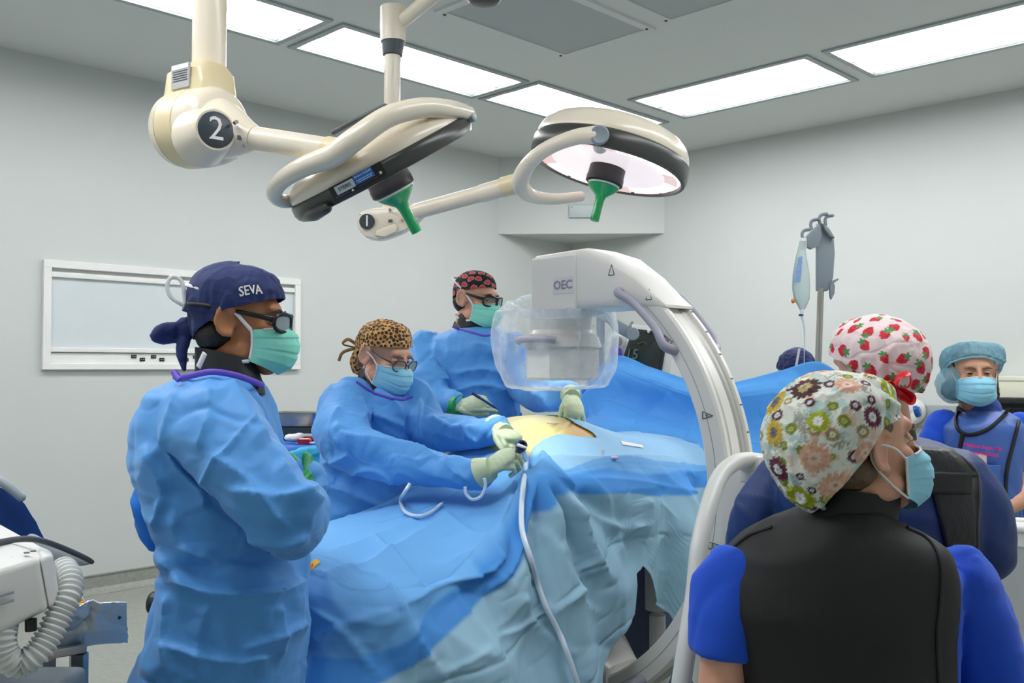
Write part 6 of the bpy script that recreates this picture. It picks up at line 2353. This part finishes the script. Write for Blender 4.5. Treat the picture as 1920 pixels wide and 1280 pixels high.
obj('orange_port', MB().ell(P(1487, 564, 4.25), .009, .009, .011), mat('orange_port', '#f08a1c', .4), ivb)
obj('port', MB().tube([P(1504, 578, 4.26), P(1503, 590, 4.26)], .009, 14), M_inkw, ivb)
obj('port_ring', MB().tube([P(1502, 589, 4.26), P(1502, 592, 4.26)], .011, 14), M_blueplastic, ivb)
obj('drip_line', MB().tube([P(1503, 592, 4.26), P(1508, 615, 4.26), P(1508, 660, 4.27), P(1508, 760, 4.3)], [.006, .004, .002, .002], 10, n=16), M_tube, ivb)

# ------------------------------------------------------------------ anaesthesia monitor behind the screen
mo = empty('patient_monitor', P(1205, 690, 4.9), 'dark-screened patient monitor tilted behind the curved x-ray arm', 'monitor')
q = [P(1188, 617, 4.9), P(1252, 624, 4.8), P(1240, 700, 4.8), P(1165, 684, 4.9)]
cx = sum(q, Vector()) / 4
n_ = (q[1] - q[0]).cross(q[3] - q[0]).normalized()
if n_.y > 0:
    n_ = -n_
obj('housing', MB().prism([cx + (k - cx) * 1.16 + V(0, 0, .012) for k in q], n_ * -.08, .012), M_white, mo)
obj('bezel', MB().prism([cx + (k - cx) * 1.02 + n_ * .002 for k in q], n_ * .004), M_black, mo, False)
obj('screen', MB().prism([cx + (k - cx) * .9 + n_ * .0065 for k in q], n_ * .001), mat('dark_screen', '#262b2a', .12, emit=('#2a3a30', .05)), mo, False)
put('digits', text_mesh('15', .075, P(1185, 664, 4.86), q[1] - q[0], q[0] - q[3]), mat('screen_digits', '#3f5c58', .5, emit=('#4a7a70', .12)), mo, False)
obj('trace', MB().tube([P(1196, 645, 4.85), P(1206, 641, 4.85), P(1216, 648, 4.84), P(1228, 642, 4.84)], .004, 6), mat('screen_trace', '#3d4a2e', .5, emit=('#55702e', .1)), mo)
obj('led', MB().ell(P(1216, 621, 4.835), .007, .005, .009), M_inkw, mo)
obj('stand_post', MB().tube([P(1205, 700, 4.95), V(P(1205, 700, 4.95).x, 4.95, .05)], .03, 16), M_greyp, mo)
obj('stand_base', MB().lathe([(.12, 0), (.12, .04), (.05, .07)], V(P(1205, 700, 4.95).x, 4.95, 0), (0, 0, 1), 24), M_dgrey, mo)
va = empty('vaporizer', V(P(1162, 700, 5.0).x, 5.0, 0), 'small white unit with purple cap beside the dark monitor', 'anaesthetic unit')
vx = P(1160, 650, 5.0)
obj('column', MB().box(V(vx.x - .04, 5.02, .7), (.08, .1, 1.4), None, .02), M_white, va)
obj('body', MB().box(P(1158, 648, 4.97), (.085, .1, .12), None, .015), M_white, va)
obj('purple_cap', MB().lathe([(.03, -.02), (.032, .02), (.02, .03)], P(1154, 662, 4.9), (0, 0, 1), 20), M_purple, va)
obj('dial', MB().lathe([(.028, 0), (.028, .03), (.02, .035)], P(1156, 640, 4.91), (0, -1, 0), 20), M_greyp, va)
# flat grey arm seen under the C-arm
fa = empty('mount_arm', P(1180, 640, 4.4), 'flat grey jointed arm with round end below the x-ray detector arm', 'mount arm')
obj('link', MB().prism([P(a, b, 4.4) for a, b in ((1120, 578), (1148, 584), (1160, 600), (1188, 615), (1194, 626), (1188, 636), (1178, 634), (1150, 618), (1142, 606), (1120, 596))], (0, .04, 0), .008), M_greyp, fa)
obj('knob', MB().lathe([(.03, -.01), (.03, .012), (.026, .016)], P(1186, 626, 4.39), (0, -1, 0), 24), M_greyp, fa)
obj('hook', MB().tube([P(1183, 616, 4.4), P(1182, 608, 4.4), P(1186, 603, 4.4)], .006, 8, n=8), M_greyp, fa)
obj('hanger', MB().tube([P(1128, 585, 4.42), V(P(1128, 585, 4.42).x, 4.42, HC)], .02, 14).xf(Matrix.Identity(4)) if False else MB().tube([P(1126, 586, 4.43), P(1126, 700, 4.6), V(P(1126, 700, 4.6).x, 4.6, .02)], .02, 14), M_greyp, fa)

# ------------------------------------------------------------------ instrument table behind the surgeons
it = empty('instrument_table', V(P(545, 900, 4.1).x, 4.1, 0), 'instrument table under a blue cloth behind the two surgeons', 'table')
zt_ = P(560, 838, 3.95).z
xi = P(545, 838, 4.1).x
obj('top', MB().box(V(xi, 4.15, zt_ - .02), (.62, .5, .03), None, .005), M_steel, it)
for sx in (-1, 1):
    for sy in (-1, 1):
        obj('leg', MB().tube([V(xi + sx * .27, 4.15 + sy * .2, zt_ - .03), V(xi + sx * .27, 4.15 + sy * .2, 0)], .013, 14), M_steel, it)
cl = MB().box(V(xi, 4.15, zt_ - .14), (.66, .54, .30), None, .02)
tc0 = cloth('table_cloth', cl, .012, mat('deep_blue_cloth', '#2f6fcb', .7, crease=.2, cscale=9), None, .008, 9, 91, 3)
tag(tc0, 'deep blue cloth over the instrument table behind the surgeons', 'cloth')
zs = max(q.co.z for q in tc0.data.vertices) + WL[tc0.name].z - .004


def on_table(px, d):
    return V((px - 960) / F * d, d, zs)


tl_ = cloth('folded_towel', MB().hexa([P(540, 846, 3.80), P(605, 838, 3.80), P(608, 838, 3.9), P(540, 842, 3.9)], (0, 0, -.07), .012), .006, mat('teal_cloth', '#38b6dd', .7, crease=.2, cscale=9), None, .008, 14, 93, 3)
tag(tl_, 'bright turquoise sheet edge hanging over the instrument table', 'cloth')


def tray_mesh(c, w, l, h, t=.003):
    mb = MB()
    R_ = []
    for (sc, z) in ((.86, 0), (.98, h), (1.06, h), (1.06, h - t), (.985, h - t)):
        R_.append([c + V(w / 2 * sc * cpow(math.cos(2 * math.pi * k / 40), .35), l / 2 * sc * cpow(math.sin(2 * math.pi * k / 40), .35), z) for k in range(40)])
    mb.loft(R_[:3], caps=False)
    inner = []
    for (sc, z) in ((1.06, h), (.96, h - t), (.84, t)):
        inner.append([c + V(w / 2 * sc * cpow(math.cos(2 * math.pi * k / 40), .35), l / 2 * sc * cpow(math.sin(2 * math.pi * k / 40), .35), z) for k in range(40)])
    mb.loft(inner, caps=False)
    o = len(mb.v)
    mb.add(R_[0], [tuple(range(40))[::-1]])
    mb.add(inner[-1], [tuple(range(40))])
    return mb


tw = empty('instrument_tray', on_table(556, 4.22), 'lower dark steel tray under the stacked steel pan', 'tray', 'stacked steel trays')
obj('body', tray_mesh(on_table(560, 4.22) + V(0, 0, .0), .2, .15, .055), mat('dark_steel', '#6f6a58', .3, metal=.9), tw, angle=30)
tw2 = empty('instrument_tray', on_table(556, 4.22) + V(0, 0, .056), 'upper shiny steel pan stacked on the instrument table', 'tray', 'stacked steel trays')
obj('body', tray_mesh(on_table(560, 4.22) + V(0, 0, .056), .20, .15, .062), M_steel, tw2, angle=30)
for k, (px, d, r, lab) in enumerate(((572, 3.95, .022, 'square red plastic dish on the instrument table, nearer'), (583, 4.02, .019, 'round red plastic dish on the instrument table, farther'))):
    e = empty('red_dish', on_table(px, d), lab, 'dish', 'red dishes')
    c = on_table(px, d)
    if k == 0:
        obj('bowl', tray_mesh(c, .058, .05, .018), M_red, e, angle=30)
        obj('foam', MB().box(c + V(0, 0, .016), (.044, .036, .008), None, .002), mat('cream_foam', '#e8e0c8', .8), e)
    else:
        obj('bowl', MB().lathe([(.02, 0), (.028, .022), (.03, .022), (.03, .019), (.022, .004), (.002, .004)], c, (0, 0, 1), 28), M_red, e)
        obj('liquid', MB().lathe([(.024, .010), (.024, .012), (.002, .012)], c, (0, 0, 1), 20), mat('dark_red_liquid', '#7a0a18', .1), e)
gz = cloth('gauze', MB().ell(on_table(552, 4.0) + V(0, 0, .018), .042, .03, .017).ell(on_table(562, 4.0) + V(.0, 0, .026), .022, .022, .014), .004, mat('white_gauze', '#f0eeea', .9, bump=.3, bscale=200), None, .004, 40, 5, 2)
tag(gz, 'crumpled white gauze beside the red dishes', 'gauze')
sy = empty('syringe', on_table(590, 4.1) + V(0, 0, .012), 'clear syringe lying behind the red dishes', 'syringe')
obj('barrel', MB().tube([on_table(572, 4.1) + V(0, 0, .02), on_table(597, 4.1) + V(0, 0, .02)], .010, 14), glass('syringe_plastic', '#e6f0f6', .1, .5), sy)
obj('plunger', MB().tube([on_table(562, 4.1) + V(0, 0, .02), on_table(574, 4.1) + V(0, 0, .02)], .004, 10).lathe([(.011, 0), (.011, .003)], on_table(562, 4.1) + V(0, 0, .02), (1, 0, 0), 14), M_inkw, sy)
obj('tip', MB().tube([on_table(597, 4.1) + V(0, 0, .02), on_table(601, 4.1) + V(0, 0, .02)], [.004, .002], 10), M_inkw, sy)
pp_ = obj('paper_card', MB().box(on_table(594, 3.95) + V(0, 0, .004), (.055, .05, .004), Matrix.Rotation(.2, 3, 'Z'), .001), M_inkw)
tag(pp_, 'white card lying in front of the red dishes', 'card')

# ------------------------------------------------------------------ machine, hose and cart at the lower left
mc = empty('equipment_console', V(P(20, 1100, 1.7).x, 1.75, .0), 'white equipment box with ribbed hose at the lower left corner', 'machine')
obj('case', MB().hexa([P(74, 1043, 1.72), P(-150, 1112, 1.55), P(-90, 930, 2.15), P(100, 1036, 1.95)], [P(92, 1142, 1.74), P(-150, 1262, 1.57), P(-100, 1050, 2.2), P(108, 1130, 1.97)], .014), M_white, mc)
obj('end_cap', MB().hexa([P(99, 1038, 1.76), P(74, 1043, 1.718), P(68, 1020, 1.97), P(98, 1034, 1.97)], [P(115, 1128, 1.78), P(92, 1143, 1.738), P(80, 1120, 1.99), P(114, 1126, 1.99)], .01), M_white, mc)
for y in (1113, 1128):
    obj('vent_bar', MB().hexa([P(-20, y + 8, 1.632), P(26, y - 6, 1.672), P(26, y - 6, 1.68), P(-20, y + 8, 1.64)], [P(-20, y + 13, 1.632), P(27, y - 1, 1.672), P(27, y - 1, 1.68), P(-20, y + 13, 1.64)], .001), M_greyp, mc)
for k, (x, y) in enumerate(((15, 1050), (25, 1047), (50, 1040), (62, 1037))):
    obj('print_mark', MB().box(P(x, y, 1.74) + V(0, 0, .004), (.009, .012, .001), Matrix.Rotation(.6, 3, 'Z')), M_ink, mc, False)
obj('peg', MB().tube([P(58, 1160, 1.72), P(58, 1182, 1.72)], .010, 14), M_black, mc)
hp = [P(118, 1065, 1.86), P(130, 1085, 1.82), P(128, 1115, 1.79), P(112, 1150, 1.77), P(92, 1190, 1.75), P(68, 1225, 1.73), P(35, 1245, 1.72), P(8, 1225, 1.70), P(4, 1190, 1.70), P(8, 1160, 1.72)]
q = catmull([tuple(k) for k in hp], 260)
obj('ribbed_hose', MB().tube([Vector(k) for k in q], [.0225 + .0030 * math.sin(k * .85) for k in range(260)], 20), mat('hose_white', '#d4d8d6', .45), mc, angle=None)
obj('support_stand', MB().box(V(P(-20, 1100, 1.8).x, 1.82, .45), (.25, .25, .9), None, .02), M_greyp, mc)
cb = obj('grey_cable', MB().tube([P(-60, 1030, 1.75), P(0, 1016, 1.8), P(45, 1010, 1.84), P(80, 1014, 1.88), P(120, 1028, 1.92), P(160, 1046, 1.95), P(172, 1053, 1.96)], [.006, .006, .006, .006, .0058, .0055, .005], 12, n=50, round_ends=True), M_dgrey)
tag(cb, 'grey cable arching over the white equipment box', 'cable')
ss_ = empty('blue_recliner', V(P(20, 960, 2.6).x, 2.75, 0), 'blue padded seat back with pale rim at the left edge', 'chair')
obj('backrest', MB().prism([P(a, b, 2.6) for a, b in ((-140, 870), (0, 906), (36, 922), (56, 945), (76, 978), (92, 1010), (102, 1030), (70, 1060), (-140, 1100))], (-.25, .10, 0), .03), M_blueplastic, ss_, angle=50)
obj('rim', MB().tube([P(-140, 850, 2.58), P(-20, 892, 2.58), (P(10, 908, 2.57)), P(40, 932, 2.57)], .012, 12, n=20, round_ends=True), M_greyp, ss_)
obj('seat', MB().box(V(P(-30, 1000, 2.75).x, 2.75, .5), (.4, .4, .1), None, .03), M_blueplastic, ss_)
obj('post', MB().tube([V(P(-30, 1000, 2.75).x, 2.75, .46), V(P(-30, 1000, 2.75).x, 2.75, .03)], .04, 16), M_dgrey, ss_)
obj('back_post', MB().tube([P(20, 1050, 2.72), V(P(-10, 1000, 2.75).x, 2.75, .5)], .04, 14), M_dgrey, ss_)
obj('foot_base', MB().lathe([(.25, 0), (.25, .03), (.05, .06)], V(P(-30, 1000, 2.75).x, 2.75, 0), (0, 0, 1), 24), M_dgrey, ss_)
ar = obj('arm_paddle', MB().tube([P(60, 1022, 2.45), P(100, 1040, 2.4), P(150, 1050, 2.35), P(168, 1053, 2.33)], [.03, .026, .014, .006], 16, n=20, round_ends=True, flat=.5), M_greyp, ss_)
ct = empty('steel_cart', V(P(150, 1250, 2.05).x, 2.1, 0), 'steel frame cart under the sealed plastic pouch', 'cart')
obj('top_rail', MB().hexa([P(78, 1222, 1.98), P(163, 1208, 2.05), P(150, 1200, 2.3), P(60, 1212, 2.25)], (0, 0, -.018), .003), M_steel, ct)
for (x, y, d) in ((150, 1216, 2.05), (88, 1226, 1.99), (60, 1215, 2.25), (145, 1204, 2.29)):
    pt = P(x, y, d)
    obj('leg', MB().box(V(pt.x, pt.y, pt.z / 2), (.026, .026, pt.z - .02)), M_steel, ct, False)
obj('shelf', MB().box(V(P(110, 1215, 2.14).x, 2.14, .3), (.1, .3, .02)), M_steel, ct, False)
for k, (x, y, d) in enumerate(((150, 1216, 2.05), (88, 1226, 1.99))):
    pt = P(x, y, d)
    obj('caster', MB().lathe([(.008, -.012), (.02, -.01), (.02, .01), (.008, .012)], V(pt.x, pt.y, .02), (1, 0, 0), 16), M_black, ct)
pu = np.array([[tuple(P(100 + (236 - 100) * u + 4 * v, 1142 + (1128 - 1142) * u + (80 - 10 * u * 0) * v * (1 - .05 * u) - 6 * math.sin(3 * u), 2.05 + .10 * u + .06 * v)) for v in np.linspace(0, 1, 30)] for u in np.linspace(0, 1, 40)])
Np = gridnormals(pu)
pu = pu + Np * crumple(pu.reshape(-1, 3), .014, 16, 3, None, 3).reshape(40, 30)[..., None]
M_pouch = mat('silver_pouch', '#dcdfe1', .25, metal=.1, bump=.1, bscale=40, coat=.5)
po = obj('sterile_pouch', MB().grid(pu, .004), M_pouch, None, True, angle=60)
tag(po, 'silvery sealed plastic pouch lying on the steel cart', 'pouch')
obj('print_mark', MB().prism([P(a, b, 2.125) for a, b in ((221, 1157), (225, 1153), (229, 1157), (225, 1161))], (0, -.004, 0)), M_black, po, False)
cpn = empty('control_panel', P(150, 1130, 2.25), 'small panel with blue and yellow keys behind the plastic pouch', 'control panel')
q4 = [P(137, 1103, 2.3), P(148, 1104, 2.32), P(166, 1138, 2.2), P(140, 1142, 2.18)]
obj('case', MB().hexa(q4, (0, 0, -.03), .003), mat('panel_grey', '#b9bdb8', .5), cpn)
for k in range(4):
    t = .12 + k * .13
    a = q4[0].lerp(q4[3], t).lerp(q4[1].lerp(q4[2], t), .5)
    obj('blue_key', MB().box(a + V(0, 0, .003), (.012, .008, .005), None, .001), mat('key_blue', '#2a5fae', .5), cpn)
for k in range(3):
    t = .66 + k * .11
    a = q4[0].lerp(q4[3], t).lerp(q4[1].lerp(q4[2], t), .5)
    obj('yellow_key', MB().box(a + V(0, 0, .003), (.015, .008, .005), None, .001), M_yel, cpn)
obj('stalk', MB().tube([P(150, 1135, 2.25) + V(0, 0, -.02), V(P(150, 1135, 2.25).x, 2.25, .0)], .015, 12), M_greyp, cpn)
# wheeled foot of a stool, behind the navy-capped surgeon
cs = empty('stool_foot', V(P(310, 1140, 3.6).x, 3.6, 0), 'dark wheeled stool foot on the floor behind the navy-capped surgeon', 'stool')
zf = P(295, 1112, 3.6).z
obj('arm', MB().hexa([P(282, 1119, 3.55), P(340, 1108, 3.6), P(340, 1104, 3.7), P(284, 1113, 3.65)], (0, 0, -.025), .005), M_dgrey, cs)
for dx in (0, .05):
    obj('wheel', MB().lathe([(.012, -.016), (.042, -.015), (.046, 0), (.042, .015), (.012, .016)], P(292, 1130, 3.6) + V(dx, 0, 0), (1, -.2, 0), 24), M_black, cs)
obj('fork', MB().tube([P(294, 1130, 3.58), P(302, 1155, 3.58), V(P(306, 1170, 3.58).x, 3.58, .0)], .012, 12), M_dgrey, cs)
obj('stem', MB().tube([P(335, 1108, 3.65), V(P(335, 1108, 3.65).x, 3.65, .0)], .03, 14), M_dgrey, cs)
# basin rim at the right edge
ba = empty('waste_bin', V(P(1905, 1000, 3.1).x, 3.1, 0), 'white bin rim with hand slot at the right edge in front of the apron', 'bin')
cx_ = V(P(1925, 1000, 3.1).x, 3.1, 0)
zr = P(1900, 985, 3.1).z
obj('body', MB().lathe([(.075, 0), (.085, zr - .06), (.088, zr - .05), (.08, zr - .05)], cx_, (0, 0, 1), 32), mat('bin_grey', '#c4c8c9', .4), ba)
obj('rim', MB().tube([cx_ + V(.088 * math.cos(2 * math.pi * k / 32), .088 * math.sin(2 * math.pi * k / 32), zr) for k in range(33)], .013, 12), M_white, ba)
obj('collar', MB().lathe([(.08, zr - .06), (.09, zr - .055), (.09, zr), (.08, zr)], cx_, (0, 0, 1), 32), M_white, ba)
